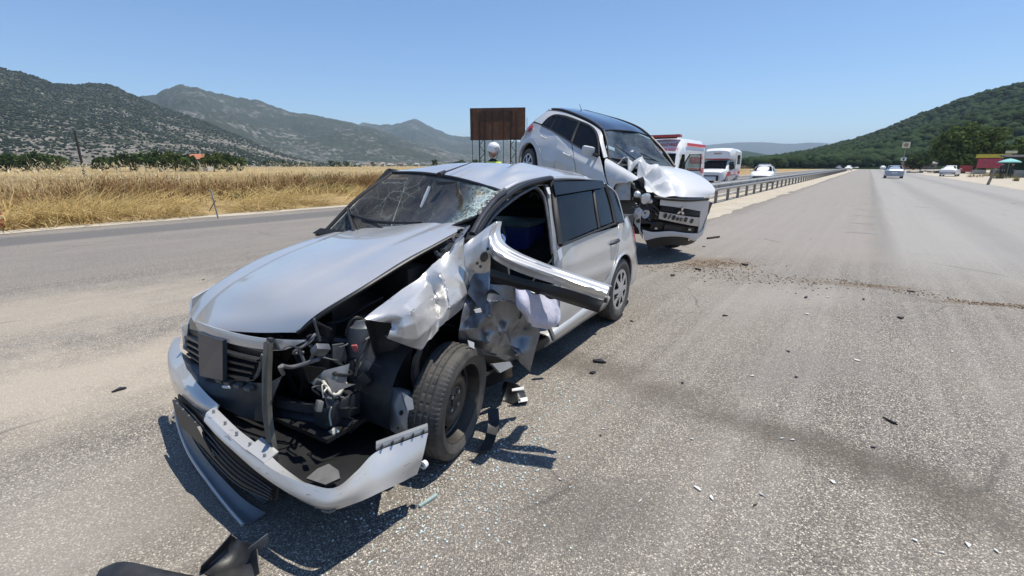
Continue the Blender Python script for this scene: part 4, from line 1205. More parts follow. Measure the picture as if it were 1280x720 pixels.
# --- engine bay, open at the left front
bay = MB()
bay.box((.02, -.60, .44), (.80, .02, .34)); bay.box((.10, 0, .30), (1.0, 1.20, .02))
bay.box((-.36, 0, .80), (.02, 1.30, .30))
bay.build('engine_bay_liner', SEAL, car, smooth=False)
MB().box((-.02, -.10, .60), (.50, .60, .34), (0, 0, .05), .03).build('engine_block', MATS['darksteel'], car)
MB().box((.02, -.12, .80), (.42, .42, .07), (0, .05, .1), .025).build('engine_cover', SEAL, car)
MB().box((-.20, .30, .80), (.20, .26, .20), (0, 0, .1), .012).build('battery', BLK, car)
MB().box((.38, -.05, .50), (.05, .90, .44), (0, -.06, 0), .008).build('radiator', SEAL, car)
fanm = MB().lathe([(.0, 0), (.05, 0), (.05, .03), (.0, .03)], 16, axis=0, c=(.535, .12, .52)); 
for k in range(7):
    q = k * 2 * math.pi / 7
    fanm.box((.545, .12 + .11 * math.cos(q), .52 + .11 * math.sin(q)), (.008, .14, .05), (q, .0, 0))
fanm.lathe([(.19, 0), (.205, 0), (.205, .04), (.19, .04), (.19, 0)], 28, axis=0, c=(.535, .12, .52))
fanm.xf(Matrix.Translation((-.09, -.02, -.04))); fanm.build('cooling_fan', MATS['seal'], car)
# strut tower with its bright top, inner wing, headlamp bowl
st = S.at(455, 405, y=.50)
m = MB().lathe([(.0, .03), (.05, .03), (.06, .01), (.075, 0), (.085, -.05), (.09, -.30)], 20, axis=2, c=st)
m.build('strut_tower', MATS['baymetal'], car)
iw_t = [S.at(456, 401, y=.70), S.at(470, 401, y=.66), S.at(492, 404, y=.70), S.at(520, 420, y=.70)]
iw_m = [S.at(463, 420, y=.64), S.at(476, 425, y=.62), S.at(492, 430, y=.66), S.at(515, 440, y=.68)]
iw_b = [S.at(475, 462, y=.58), S.at(480, 470, y=.56), S.at(492, 470, y=.60), S.at(510, 470, y=.62)]
panel('inner_wing', crumple(loft([iw_b, iw_m, iw_t], 24, 24), .012, 9, 21), MATS['darksteel'], car, .006)
hb_ = [(0.02, 0), (.075, .03), (.10, .075), (.105, .10)]
c0 = S.at(418, 470, y=.46)
b_ = [S.at(392, 466, y=.44), S.at(405, 463, y=.48), S.at(425, 458, y=.54), S.at(437, 455, y=.56)]
b2 = [S.at(396, 487, y=.44), S.at(408, 492, y=.48), S.at(424, 492, y=.54), S.at(432, 482, y=.56)]
panel('headlamp_housing', crown(coons(b2, b_, [b2[0], b_[0]], [b2[-1], b_[-1]], 16, 10), .02), MATS['lampgrey'], car, .008)
lh = [S.at(414, 430, y=.44), S.at(428, 428, y=.46), S.at(432, 445, y=.46), S.at(424, 453, y=.45), S.at(414, 448, y=.44)]
MB().sheet(lh, .02).build('lamp_bracket', MATS['baymetal'], car)
# bumper beam and front rails
for (y0, y1) in [(-.58, .60)]:
    m = MB()
    pts = [np.array([.60 - .35 * y * y, y, .335 + .0 * y]) for y in np.linspace(y0, y1, 15)]
    for dz, dx, hgt in [(0, 0, .05)]:
        top = [p + np.array([0, 0, .06]) for p in pts]; bot = [p + np.array([0, 0, -.06]) for p in pts]
        inn_t = [p + np.array([-.05, 0, .045]) for p in pts]; inn_b = [p + np.array([-.05, 0, -.045]) for p in pts]
        gm_ = [p + np.array([-.022, 0, .0]) for p in pts]
        m.grid(np.array([inn_b, bot, [p + np.array([.004, 0, -.02]) for p in pts], gm_, [p + np.array([.004, 0, .02]) for p in pts], top, inn_t]), .004)
    m.build('bumper_beam', MATS['darksteel'], car, angle=30)
MB().box((.25, .52, .37), (.62, .09, .11), (0, 0, -.05), .012).build('chassis_rail', MATS['darksteel'], car)
MB().box((.25, -.52, .37), (.62, .09, .11), ch=.012).build('chassis_rail', MATS['darksteel'], car)
# washer bottle / crash box at the torn corner
cbx = [S.at(476, 492, y=.66), S.at(486, 484, y=.70), S.at(507, 486, y=.77), S.at(520, 505, y=.80), S.at(519, 524, y=.80), S.at(503, 546, y=.76), S.at(488, 538, y=.70), S.at(486, 520, y=.69), S.at(474, 507, y=.65)]
cbr = [rowp_(r) for r in [
    [(474, 507, .63), (486, 520, .69), (488, 538, .70), (503, 547, .74)],
    [(478, 496, .66), (492, 508, .735), (500, 528, .76), (509, 540, .775)],
    [(486, 484, .68), (500, 492, .755), (511, 512, .79), (516, 530, .79)],
    [(500, 484, .69), (512, 488, .75), (520, 504, .79), (521, 522, .78)]]]
cb = MB().grid(folded(cbr, 24, 18, 1), .012).build('lamp_mount', MATS['panelgrey'], car, angle=30)
MB().lathe([(.0, 0), (.011, 0), (.011, .006), (.0, .006)], 12, c=S.at(501, 516, y=.765)).build('mount_hole', SEAL, cb)
MB().lathe([(.0, 0), (.005, 0), (.005, .006), (.0, .006)], 8, c=S.at(497, 535, y=.765)).build('mount_hole', SEAL, cb)
rb2 = [S.at(500, 489, y=.79), S.at(513, 497, y=.812), S.at(515, 510, y=.818), S.at(507, 512, y=.81), S.at(504, 503, y=.80)]
MB().sheet(rb2, .02).build('mount_rib', MATS['panelgrey'], cb)
# wires and hoses
def hose(name, pix, r, m, y, n=26):
    ys = y if isinstance(y, (list, tuple)) else [y] * len(pix)
    return MB().tube([S.at(px, py, y=yy) for (px, py), yy in zip(pix, ys)], r, 8, smooth_n=n).build(name, m, car)
wr = hose('loose_wire', [(431, 478), (428, 490), (416, 503), (412, 518), (414, 532)], .004, MATS['wirew'], [.50, .52, .54, .56, .57])
MB().box(S.at(418, 540, y=.58), (.03, .022, .035), (.3, .4, 0), .004).build('plug', MATS['wirew'], wr)
hose('hose', [(452, 445), (446, 465), (447, 480), (462, 497), (466, 510), (455, 522)], .011, MATS['greyplastic'], .50)
hose('hose', [(446, 462), (452, 452), (464, 450), (474, 458), (478, 472)], .009, MATS['greyplastic'], .54)
hose('hose', [(388, 432), (402, 446), (415, 444), (425, 430), (440, 424)], .008, MATS['greyplastic'], .42)
hose('hose', [(398, 436), (414, 425), (436, 418), (452, 410)], .006, MATS['darksteel'], .40)
hose('hose', [(478, 372), (455, 384), (430, 400), (410, 405)], .010, MATS['darksteel'], .36)
hose('hose', [(462, 425), (456, 440), (449, 452), (444, 470)], .006, BLK, .58)
MB().box(S.at(446, 435, y=.52), (.03, .03, .05), (.2, .3, .4), .006).build('plug', MATS['pink'], car)
MB().box(S.at(490, 470, y=.60), (.10, .06, .10), (.2, .3, .4), .02).build('air_duct', BLK, car)
MB().box(S.at(470, 440, y=.45), (.14, .10, .16), (.1, .2, .3), .02).build('fuse_box', BLK, car)

rge = np.random.default_rng(61)
BAYM = [MATS['darksteel'], MATS['greyplastic'], MATS['baymetal'], BLK, MATS['lampgrey']]
for i in range(26):                                   # loose hoses and looms
    px, py, y0 = rge.uniform(392, 500), rge.uniform(408, 500), rge.uniform(.38, .60)
    pts = [(px, py)]
    for _ in range(3): pts.append((pts[-1][0] + rge.normal(0, 13), pts[-1][1] + rge.normal(3, 11)))
    hose('hose' if i % 3 else 'wire', pts, rge.uniform(.0035, .009), BAYM[i % 4] if i % 5 else MATS['wirew'] if i % 10 == 0 else BAYM[1], [y0 + rge.normal(0, .03) for _ in pts], 18)
for i in range(22):                                   # brackets, plugs, bent tabs
    px, py, y0 = rge.uniform(396, 512), rge.uniform(405, 515), rge.uniform(.42, .66)
    c = S.at(px, py, y=y0)
    if i % 2: MB().box(c, rge.uniform(.02, .06, 3), tuple(rge.uniform(0, 3, 3)), .004).build('bracket', BAYM[i % 5], car)
    else:
        q = [c + rge.normal(0, .035, 3) for _ in range(4)]
        MB().sheet(q, .004).build('bent_tab', BAYM[i % 5], car)
for k_ in range(9):                                   # radiator fins seen under the bonnet lip
    MB().box((.415, -.38 + k_ * .085, .50), (.012, .006, .40), (0, -.06, 0)).build('radiator_fin', MATS['darksteel'], car)
# --- grille, lamp and number plate stub
gl_px = [(236, 412), (283, 428), (331, 441)]
gb_px = [(240, 443), (283, 467), (318, 473)]
g_t = [front(*q, off=-.02) for q in gl_px]; g_b = [front(*q, off=-.02) for q in gb_px]
grl = panel('grille', coons(g_b, g_t, [g_b[0], g_t[0]], [g_b[-1], g_t[-1]], 20, 8), SEAL, car, .012)
for t in (0.10, 0.33, 0.56, 0.79):
    a = [g_b[i] * (1 - t) + g_t[i] * t + np.array([.022, 0, 0]) for i in range(3)]
    c = crv(a, 20)
    MB().grid(np.array([c + np.array([-.015, 0, -.014]), c + np.array([.006, 0, -.010]), c + np.array([.006, 0, .002]), c + np.array([-.02, 0, .004])]), .003).build('slat', MATS['plastic'], grl)
MB().tube([g_t[0], g_b[0], g_b[1], g_b[2], front(329, 443, -.02)], .009, 8, smooth_n=30).build('grille_frame', MATS['greyplastic'], grl)
ch_t = [front(*q, off=.012) for q in [(243, 401), (262, 408), (283, 414), (310, 420), (335, 423.5), (360, 425), (382, 424.8)]]
ch_b = [front(*q, off=.016) for q in [(247, 412), (264, 421), (283, 428), (310, 434), (335, 437.5), (355, 437.5), (380, 427)]]
panel('chrome_strip', crown(coons(ch_b, ch_t, [ch_b[0], ch_t[0]], [ch_b[-1], ch_t[-1]], 30, 6), .004), SIL, car, .012)
em = [front(253, 414, .008), front(284, 424, .014), front(284, 474, .010), front(255, 468, .006)]
MB().sheet(em, .02).build('emblem_panel', mat('emblem_grey', (.055, .064, .08), 0.4, 0.2), grl)
lp = [front(227, 408, -.02, .62), front(237, 404, .0, .62), front(238, 442, .0, .62), front(229, 436, -.02, .62)]
panel('headlamp', crown(coons([lp[3], lp[2]], [lp[0], lp[1]], [lp[3], lp[0]], [lp[2], lp[1]], 6, 8), .008), MATS['lens'], car, .01)
hl2 = [sp(.42, .70, -1, .004), sp(.20, .76, -1, .004), sp(.18, .66, -1, .004), sp(.46, .56, -1, .004)]
panel('headlamp', coons([hl2[3], hl2[2]], [hl2[0], hl2[1]], [hl2[3], hl2[0]], [hl2[2], hl2[1]], 8, 8), MATS['lens'], car, .012)
for (px, py) in [(276, 475), (286, 478), (298, 481.5), (311, 485)]:
    MB().box(front(px, py, .0), (.03, .034, .020), (0, .2, .2), .003).build('clip', MATS['greyplastic'], grl)
MB().box(front(283, 484, .04), (.006, .035, .014), (0, .6, .4)).build('broken_tab', MATS['helmet'], grl)
# under-grille panel (black) reaching down to the bumper
ug_t = [front(238, 446, -.03), front(262, 462, -.03), front(290, 473, -.03), front(335, 478, -.03), front(352, 470, -.05)]
ug_b = [S.at(226, 440, y=-.72), S.at(246, 480, z=.42), S.at(273, 508, z=.36), S.at(300, 520, z=.33), S.at(330, 528, z=.32)]
panel('bumper_core', crumple(coons(ug_b, ug_t, [ug_b[0], ug_t[0]], [ug_b[-1], ug_t[-1]], 24, 12), .008, 14, 5), BLK, car, .01)
# front slam panel under the bonnet lip
MB().tube([front(262, 424, -.12), front(320, 428, -.13), front(372, 428, -.14), S.at(400, 424, x=.40), S.at(440, 428, x=.30)], .022, 8, smooth_n=24).build('slam_panel', BLK, car)

# --- bumper skin: a whole right half and a dropped left half
def bum(px, py, z): return S.at(px, py, z=z)
A_t = [S.at(225, 421, y=-.76), S.at(224, 430, y=-.73), S.at(228, 447, y=-.60), bum(245, 477, .43), bum(262, 496, .405), bum(273, 506, .395)]
A_m = [S.at(217, 424, y=-.80), S.at(211, 436, y=-.79), S.at(212, 462, y=-.66), bum(230, 487, .385), bum(252, 506, .375), bum(270, 514, .37)]
A_b = [S.at(217, 447, y=-.80), S.at(212, 466, y=-.74), S.at(218, 488, y=-.60), bum(228, 495, .33), bum(246, 511, .325), bum(262, 520, .33)]
bumR = panel('bumper_cover', loft([A_b, A_m, A_t], 40, 14), SIL, car, .006)
lo_t = [bum(*q) for q in [(258, 516, .375), (285, 543, .365), (320, 572, .35), (350, 592, .34), (385, 606, .34), (418, 610, .345), (445, 590, .345), (470, 565, .35), (505, 552, .35), (535, 541, .355)]]
lo_b = [bum(*q) for q in [(258, 528, .335), (283, 556, .31), (316, 586, .285), (347, 608, .268), (385, 629, .258), (412, 636.5, .252), (447, 628, .24), (480, 613, .22), (505, 602, .20), (522, 593, .185)]]
lo_m = [0.5 * (a + b) + np.array([.018, .014 * np.sign(a[1] + .3), -.004]) for a, b in zip(lo_t, lo_b)]
lo_i = [p + np.array([-.045, -.02, .004]) for p in lo_t]
for i in (4, 5, 6, 7, 8, 9): lo_i[i] = lo_t[i] + np.array([-.012, -.014, -.016])
lo_i[3] = lo_t[3] + np.array([-.03, -.016, -.004])
Ga = loft([lo_b, lo_m, lo_t], 70, 20); Gb = loft([lo_t, lo_i], 70, 5)
G = np.vstack([Ga, Gb[1:]])
G = crumple(G, .0045, 7, 31)
bumL = panel('bumper_cover', G, SCUF, bumR, .005, angle=40, label='dropped left half of the bumper cover')
ct = crv(lo_t, 60); ci = crv(lo_i, 60)
for k in (2, 8, 13, 18, 23):                          # clip tabs standing on the broken top edge
    MB().box(0.5 * (ct[k] + ci[k]) + np.array([0, 0, .009]), (.008, .010, .018), (0, 0, .6), .002).build('clip_tab', MATS['panelgrey'], bumL)
MB().sheet([ct[18] + np.array([0, 0, .004]), ct[24] + np.array([0, 0, .004]), ci[24] + np.array([-.03, 0, .006]), ci[18] + np.array([-.03, 0, .006])], .006).build('bumper_flange', SIL, bumL)
tr = [p + np.array([-.008, -.006, .012]) for p in crv(lo_t[7:], 10)]
m = MB()
c = np.array(tr)
m.grid(np.array([c + np.array([0, 0, -.012]), c + np.array([.004, .003, .0]), c + np.array([0, 0, .014]), c + np.array([-.02, -.02, .012])]), .003)
m.build('mount_rail', MATS['panelgrey'], bumL, angle=30)
for k in (1, 3, 5, 7, 9):
    MB().box(c[k] + np.array([.004, .006, .002]), (.022, .006, .010), (0, 0, .5)).build('rail_slot', SEAL, bumL)
tip = bum(524, 580, .21)
MB().lathe([(.006, 0), (.016, .0), (.018, .02), (.008, .022)], 10, axis=0, c=tip + np.array([-.03, .01, -.01])).build('bumper_end_clip', MATS['helmet'], bumL)
MB().tube([bum(402, 637, .255), bum(410, 640, .245), bum(419, 637, .255)], .005, 6, smooth_n=8).build('tow_tab', MATS['greyplastic'], bumL)
# lower intake: number-plate recess, mesh, chin
nk = [bum(222, 493, .305), bum(240, 507, .325), bum(258, 527, .33), bum(300, 572, .275), bum(345, 607, .23)]
nb = [bum(223, 512, .23), bum(240, 540, .21), bum(262, 570, .18), bum(300, 607, .15), bum(340, 625, .16)]
intake = panel('lower_intake', coons(nb, nk, [nb[0], nk[0]], [nb[-1], nk[-1]], 30, 8), SEAL, car, .01)
for t in (.12, .3, .48, .66, .84):
    c = crv([a * (1 - t) + b * t + np.array([.012, 0, 0]) for a, b in zip(nb, nk)], 30)
    MB().tube(c, .0045, 5).build('intake_bar', BLK, intake)
pk = [bum(224, 497, .30), bum(256, 530, .315), bum(276, 566, .22), bum(232, 527, .235)]
MB().sheet([p + np.array([.02, 0, 0]) for p in pk], .012).build('plate_holder', BLK, intake)
for t in np.linspace(.15, .85, 4):
    MB().tube([pk[0] * (1 - t) + pk[1] * t + np.array([.026, 0, 0]), pk[3] * (1 - min(1, t + .2)) + pk[2] * min(1, t + .2) + np.array([.026, 0, 0])], .006, 5).build('holder_rib', MATS['greyplastic'], intake)
# the chin spoiler, torn off at one end and resting on the road
l_o = [bum(*q) for q in [(219, 503, .235), (222, 527, .165), (236, 565, .085), (262, 604, .035), (285, 634, .015), (304, 656, .008)]]
l_o2 = [p + np.array([-.004, -.004, -.018]) if p[2] > .03 else p * np.array([1, 1, .2]) + np.array([-.006, -.004, 0]) for p in l_o]
l_i = [bum(*q) for q in [(224, 507, .225), (234, 535, .175), (252, 566, .105), (282, 602, .055), (310, 628, .035), (332, 641, .022)]]
lip = panel('chin_spoiler', loft([l_o2, l_o, [0.5 * (a + b) + np.array([0, 0, -.006]) for a, b in zip(l_o, l_i)], l_i], 40, 12), mat('spoiler_grey', (.15, .165, .185), 0.42, 0.2, dirt=.3), car, .008)
MB().tube(crv(l_o, 40), .0085, 8).build('spoiler_edge', SIL, lip)
ms = [bum(*q) for q in [(236, 538, .16), (262, 570, .10), (292, 600, .06), (330, 630, .035)]]
mt = [bum(*q) for q in [(262, 545, .23), (290, 575, .165), (318, 598, .11), (345, 618, .06)]]
panel('spoiler_back', coons(ms, mt, [ms[0], mt[0]], [ms[-1], mt[-1]], 20, 6), BLK, lip, .008)
# under tray with a bright broken piece
ut = [p + np.array([-.012, -.010, .004]) for p in lo_b[:8]]
ut2 = [np.array([.30, -.55, .24]), np.array([.26, -.2, .20]), np.array([.22, .2, .17]), np.array([.22, .5, .18]), np.array([.28, .68, .20])]
panel('under_tray', crumple(coons(ut, ut2, [ut[0], ut2[0]], [ut[-1], ut2[-1]], 34, 20), .016, 8, 41), SEAL, car, .006)
pc = [S.at(384, 600, z=.27), S.at(398, 588, z=.29), S.at(412, 582, z=.30), S.at(424, 590, z=.29), S.at(426, 600, z=.28), S.at(408, 608, z=.27)]
MB().sheet(pc, .012).build('broken_shield', MATS['greyplastic'], car)
# the trim channel hanging from the grille
tp_ = [S.at(335, 428, x=.70), S.at(333, 470, x=.735), S.at(334, 520, x=.77), S.at(340, 562, x=.79), S.at(341.5, 590, x=.795), S.at(341.5, 624, x=.80)]
c = crv(tp_, 30)
lat = np.array([.05, .98, 0]) * .020
G = np.array([c - lat + np.array([-.012, 0, 0]), c - lat + np.array([.008, 0, 0]), c - lat * .35 + np.array([.0, 0, 0]), c + lat * .35 + np.array([.0, 0, 0]), c + lat + np.array([.008, 0, 0]), c + lat + np.array([-.012, 0, 0])])
MB().grid(G, .003).build('hanging_trim_channel', mat('olive_trim', (.085, .083, .072), 0.4, 0.25, .2, 12, dirt=.35), car, angle=40)
MB().box(S.at(338, 428, x=.655), (.02, .03, .04), (0, -.1, 0), .006).build('trim_bracket', BLK, car)
MB().sheet([S.at(338, 437, x=.69), S.at(345, 424, x=.67), S.at(352, 438, x=.69)], .01).build('trim_bracket', SEAL, car)

# --- crushed left fender: folds set by hand, then creased
def rowp(r): return [S.at(px, py, y=y) for px, py, y in r]
rows = [
    [(455, 400, .73), (472, 385, .72), (490, 370, .71), (508, 358, .70), (525, 347, .70), (540, 329, .69), (562, 314, .70), (578, 297, .71)],
    [(470, 401, .75), (488, 392, .78), (506, 380, .80), (520, 369, .77), (536, 353, .72), (550, 340, .76), (567, 328, .72), (579, 313, .72)],
    [(490, 403, .77), (503, 397, .82), (517, 388, .85), (530, 376, .79), (543, 366, .74), (556, 354, .80), (570, 342, .74), (580, 331, .72)],
    [(491, 410, .78), (504, 409, .83), (520, 404, .85), (533, 393, .82), (545, 380, .76), (559, 369, .83), (573, 357, .79), (583, 350, .74)],
    [(486, 417, .78), (505, 421, .82), (522, 422, .84), (536, 411, .83), (548, 396, .79), (562, 384, .85), (575, 373, .82), (584, 365, .76)],
    [(484, 421, .77), (506, 429, .80), (527, 436, .81), (536, 425, .82), (547, 412, .80), (558, 400, .83), (568, 391, .80), (577, 382, .76)],
]
rows = [[(px, py, .76 + (y - .76) * 1.35) for px, py, y in r] for r in rows]
G = folded([rowp(r) for r in rows], 84, 66, 1)
G = crumple(G, .016, 4.5, 77, 7)
G = crumple(G, .003, 14, 79, 4)
fend = panel('crushed_fender', G, SCUF, car, .006, angle=24, label='crumpled left front fender')
flg = crv(rowp([(484, 421, .775), (506, 430, .80), (527, 437, .81)]), 16)
MB().grid(np.array([flg, flg + np.array([-.02, -.03, -.004]), flg + np.array([-.05, -.05, -.02])]), .004).build('fender_flange', MATS['panelgrey'], fend)
# scuttle scraps behind the fender
sc_ = [S.at(*q, y=.69) for q in [(562, 314), (578, 296)]] + [S.at(587, 282, y=.66), S.at(574, 292, y=.62)]
MB().sheet(sc_, .004).build('torn_scrap', MATS['steel'], car)
w1 = [S.at(548, 322, y=.66), S.at(566, 305, y=.64), S.at(583, 287, y=.63)]
m = MB().tube(w1, [.014, .02, .012], 6, smooth_n=12)
for i in range(24):
    t = rg.uniform(0, 1)
    m.box(w1[0] * (1 - t) + w1[2] * t + rg.normal(0, .014, 3), rg.uniform(.008, .028, 3), tuple(rg.uniform(0, 3, 3)))
m.build('torn_scuttle', MATS['darksteel'], car, smooth=False)

# --- ripped driver door
rows = [
    [(580, 306, .75), (592, 297, .77), (606, 287, .80), (620, 278, .85)],
    [(580, 318, .76), (592, 309, .80), (602, 301, .84), (612, 294, .86)],
    [(582, 334, .77), (592, 328, .80), (604, 318, .85), (613, 312, .88)],
    [(584, 342, .77), (592, 338, .78), (604, 336, .81), (613, 328, .85)],
    [(588, 378, .77), (594, 374, .76), (602, 362, .77), (612, 342, .79)],
]
G = folded([rowp(r) for r in rows], 40, 44, 2)
G = crumple(G, .006, 9, 55)
door = panel('driver_door', G, MATS['silver'], car, .006, label='ripped driver door folded against its hinges')
m = MB()
q0 = S.at(604, 321, y=.838)
th_ = np.linspace(0, 2 * np.pi, 14, endpoint=False)
m.sheet([S.at(604 + 3.4 * math.cos(a) - 2.2 * math.sin(a), 321 + 2.2 * math.cos(a) + 6.0 * math.sin(a), y=.872) for a in th_], .01)
m.build('mirror_opening', SEAL, door)
for (px, py) in [(609, 311), (600, 333), (596, 329)]:
    MB().lathe([(.0, .006), (.008, .006), (.008, 0)], 8, c=S.at(px, py, y=.875)).build('screw_hole', SEAL, door)
# belt rail of the door, peeled out and down to the rear
up = rowp([(620, 277, .85), (618, 290, .86), (624, 305, .92), (640, 316, 1.00), (667, 328, 1.12), (700, 340, 1.26), (730, 350, 1.37), (760, 360, 1.48)])
md = rowp([(616, 282, .865), (612, 297, .87), (616, 311, .92), (634, 323, 1.00), (664, 335, 1.13), (700, 347, 1.28), (730, 357, 1.39), (758, 367, 1.49)])
lw = rowp([(613, 288, .85), (610, 303, .855), (615, 320, .90), (634, 333, .98), (664, 345, 1.11), (700, 356, 1.26), (730, 366, 1.37), (755, 374, 1.47)])
inn = [p + np.array([-.05, 0, -.005]) for p in up]
groove = [0.6 * a + 0.4 * b + np.array([-.016, 0, 0]) for a, b in zip(up, md)]
G = loft([inn, up, groove, md, [0.5 * (a + b) + np.array([-.006, 0, 0]) for a, b in zip(md, lw)], lw], 60, 24)
rl = panel('door_rail', G, SIL, door, .005, label='peeled belt rail of the driver door')
rb_ = [S.at(px, py, y=y) for px, py, y in [(626, 294, .86), (629, 300, .88), (627, 305, .88)]]
MB().tube(rb_, [.012, .016, .01], 6, smooth_n=8).build('rail_fixing', MATS['chrome'], rl)
s_t = rowp([(614, 336, .88), (640, 344, .99), (670, 352, 1.12), (700, 359, 1.24), (730, 368, 1.35), (756, 376, 1.44)])
s_b = rowp([(615, 352, .87), (640, 358, .98), (670, 366, 1.11), (700, 376, 1.23), (725, 384, 1.32), (748, 391, 1.42)])
s_m = [0.5 * (a + b) + np.array([.018, 0, 0]) for a, b in zip(s_t, s_b)]
panel('door_sealing_strip', loft([s_b, s_m, s_t], 40, 10), SEAL, door, .02)
# torn inner sheet of the door hanging down
rows = [
    [(588, 352, .76), (604, 350, .81), (618, 352, .86), (636, 357, .94), (652, 362, 1.01), (668, 368, 1.08)],
    [(580, 380, .78), (598, 372, .83), (616, 376, .89), (634, 380, .94), (652, 384, 1.01), (672, 390, 1.07)],
    [(577, 398, .80), (596, 392, .82), (612, 398, .90), (632, 400, .91), (654, 403, 1.00), (676, 405, 1.05)],
    [(574, 413, .80), (594, 410, .85), (610, 412, .86), (630, 416, .94), (652, 420, .95), (675, 420, 1.04)],
    [(573, 422, .78), (594, 426, .84), (612, 430, .90), (632, 436, .91), (650, 444, .98), (669, 446, 1.01)],
    [(574, 430, .76), (596, 438, .81), (614, 446, .86), (634, 452, .90), (650, 458, .95), (664, 467, .98)],
]
rows = [[(px, py, .78 + (px - 580) * .0029 + .85 * (y - .78 - (px - 580) * .0029)) for px, py, y in r] for r in rows]
G = folded([rowp(r) for r in rows], 80, 66, 3)
G = crumple(G, .055, 2.2, 96, 4)
G = crumple(G, .016, 5.0, 94, 5)
G = crumple(G, .002, 15, 92, 4)
skin_ = panel('door_inner_sheet', G, MATS['sheet'], door, .004, angle=24, label='torn grey inner sheet of the driver door')
G2 = coons(rowp([(584, 366, .78), (604, 392, .85)]), rowp([(592, 338, .78), (614, 340, .82)]), rowp([(584, 366, .78), (592, 338, .78)]), rowp([(604, 392, .85), (614, 340, .82)]), 16, 20)
panel('door_fold', crumple(G2, .012, 8, 17), MATS['sheet'], door, .004)
hd = rowp([(606, 369, .88), (614, 364, .90), (624, 368, .93)])
MB().tube(hd, [.004, .016, .004], 8, smooth_n=10, flat=.7).build('inner_handle', SEAL, skin_)
for pts in ([(592, 387), (600, 385), (602, 390), (594, 391)], [(584, 425), (592, 428), (592, 436), (586, 433)]):
    MB().sheet(rowp([(x, y, .885) for x, y in pts]), .004).build('paint_scrap', MATS['helmet'], skin_)
ex = rowp([(612, 455, .76), (634, 452, .78), (638, 458, .79), (622, 466, .78)])
MB().sheet(ex, .02).build('door_hinge_plate', MATS['panelgrey'], door)
# crushed inner sill and floor edge behind the wheel
m = MB()
G = crumple(coons(rowp([(598, 470, .62), (690, 428, .66)]), rowp([(590, 400, .60), (690, 395, .66)]), rowp([(598, 470, .62), (590, 400, .60)]), rowp([(690, 428, .66), (690, 395, .66)]), 30, 20), .03, 6, 3)
m.grid(G, .005)
m.build('crushed_inner_sill', MATS['darksteel'], car)
G = crumple(coons(rowp([(600, 490, .55), (640, 470, .70)]), rowp([(588, 440, .70), (640, 452, .80)]), rowp([(600, 490, .55), (588, 440, .70)]), rowp([(640, 470, .70), (640, 452, .80)]), 20, 16), .02, 8, 13)
panel('wheel_liner_rag', G, BLK, car, .005)
wc = rowp([(588, 442, .82), (594, 452, .83), (601, 466, .83)])
m = MB()
for i in range(12):
    m.box(crv(wc, 11)[i] + rg.normal(0, .008, 3), rg.uniform(.012, .030, 3), tuple(rg.uniform(0, 3, 3)))
m.build('crumbled_filler', MATS['wirew'], car, smooth=False)
# left front wheel, knocked out of line, with its dark arch liner
make_wheel(car, (0.01, .80, .289), True, kind='steel', rz=R(11), rx=R(-5.0), r=.290, w=.172, rim=.204, nseg=240)
m = MB().lathe([(.35, .0), (.35, -.26), (.06, -.26)], 26, a0=R(-5), a1=R(185))
m.xf(Matrix.Translation((.03, .74, .32))); m.build('wheel_well', BLK, car)
MB().tube([(.0, .66, .30), (.0, .20, .30)], .03, 8).build('drive_shaft', MATS['darksteel'], car)
MB().tube([(.0, .62, .30), (-.03, .56, .82)], .045, 10).build('suspension_strut', MATS['darksteel'], car)
lnr = rowp([(526, 436, .80), (520, 450, .78), (519, 470, .76), (521, 490, .76), (524, 505, .77)])
MB().tube(lnr, [.012, .02, .022, .016, .008], 6, smooth_n=14).build('arch_liner_edge', BLK, car)

# --- airbag cloth hanging out of the door opening
rows = [
    [(645, 361, 1.095), (655, 363, 1.111), (668, 367, 1.119), (684, 372, 1.128), (698, 378, 1.127)],
    [(646, 372, 1.106), (656, 374, 1.142), (667, 378, 1.128), (684, 384, 1.158), (700, 388, 1.138)],
    [(648, 382, 1.117), (657, 386, 1.152), (668, 390, 1.129), (684, 396, 1.168), (700, 397, 1.148)],
    [(654, 390, 1.120), (660, 394, 1.144), (668, 400, 1.129), (682, 404, 1.167), (696, 404, 1.146)],
    [(657, 394, 1.112), (661, 402, 1.125), (668, 408, 1.119), (680, 410, 1.146), (692, 407, 1.133)],
]
G = np.array([crv(rowp(r), 40) for r in rows]); G = np.stack([crv(G[:, i], 40) for i in range(41)], 1)
ripple = .014 * np.sin(np.linspace(0, 21, 41) + 1.2 * np.sin(np.linspace(0, 5, 41)))[None, :] * np.linspace(1, .4, 41)[:, None]
G[..., 0] += ripple * 1.3; G[..., 1] += ripple * .6
bag = panel('airbag', crumple(G, .005, 10, 6), MATS['airbag'], None, .006)
bag.matrix_world = S.M
tag(bag, 'deflated white airbag hanging from the ripped sedan door', 'airbag')
# --- blue box on the passenger seat
box = empty('cool_box', 'blue box with a pale lid on the sedan rear seat', 'box', frame=Frame(S.wor((-1.98, -.02, .555)), R(239 + 8)))
MB().box((0, 0, .185), (.40, .46, .37), ch=.02).build('tub', MATS['coolblue'], box)
MB().box((0, 0, .395), (.42, .48, .05), ch=.015).build('lid', MATS['coollid'], box)
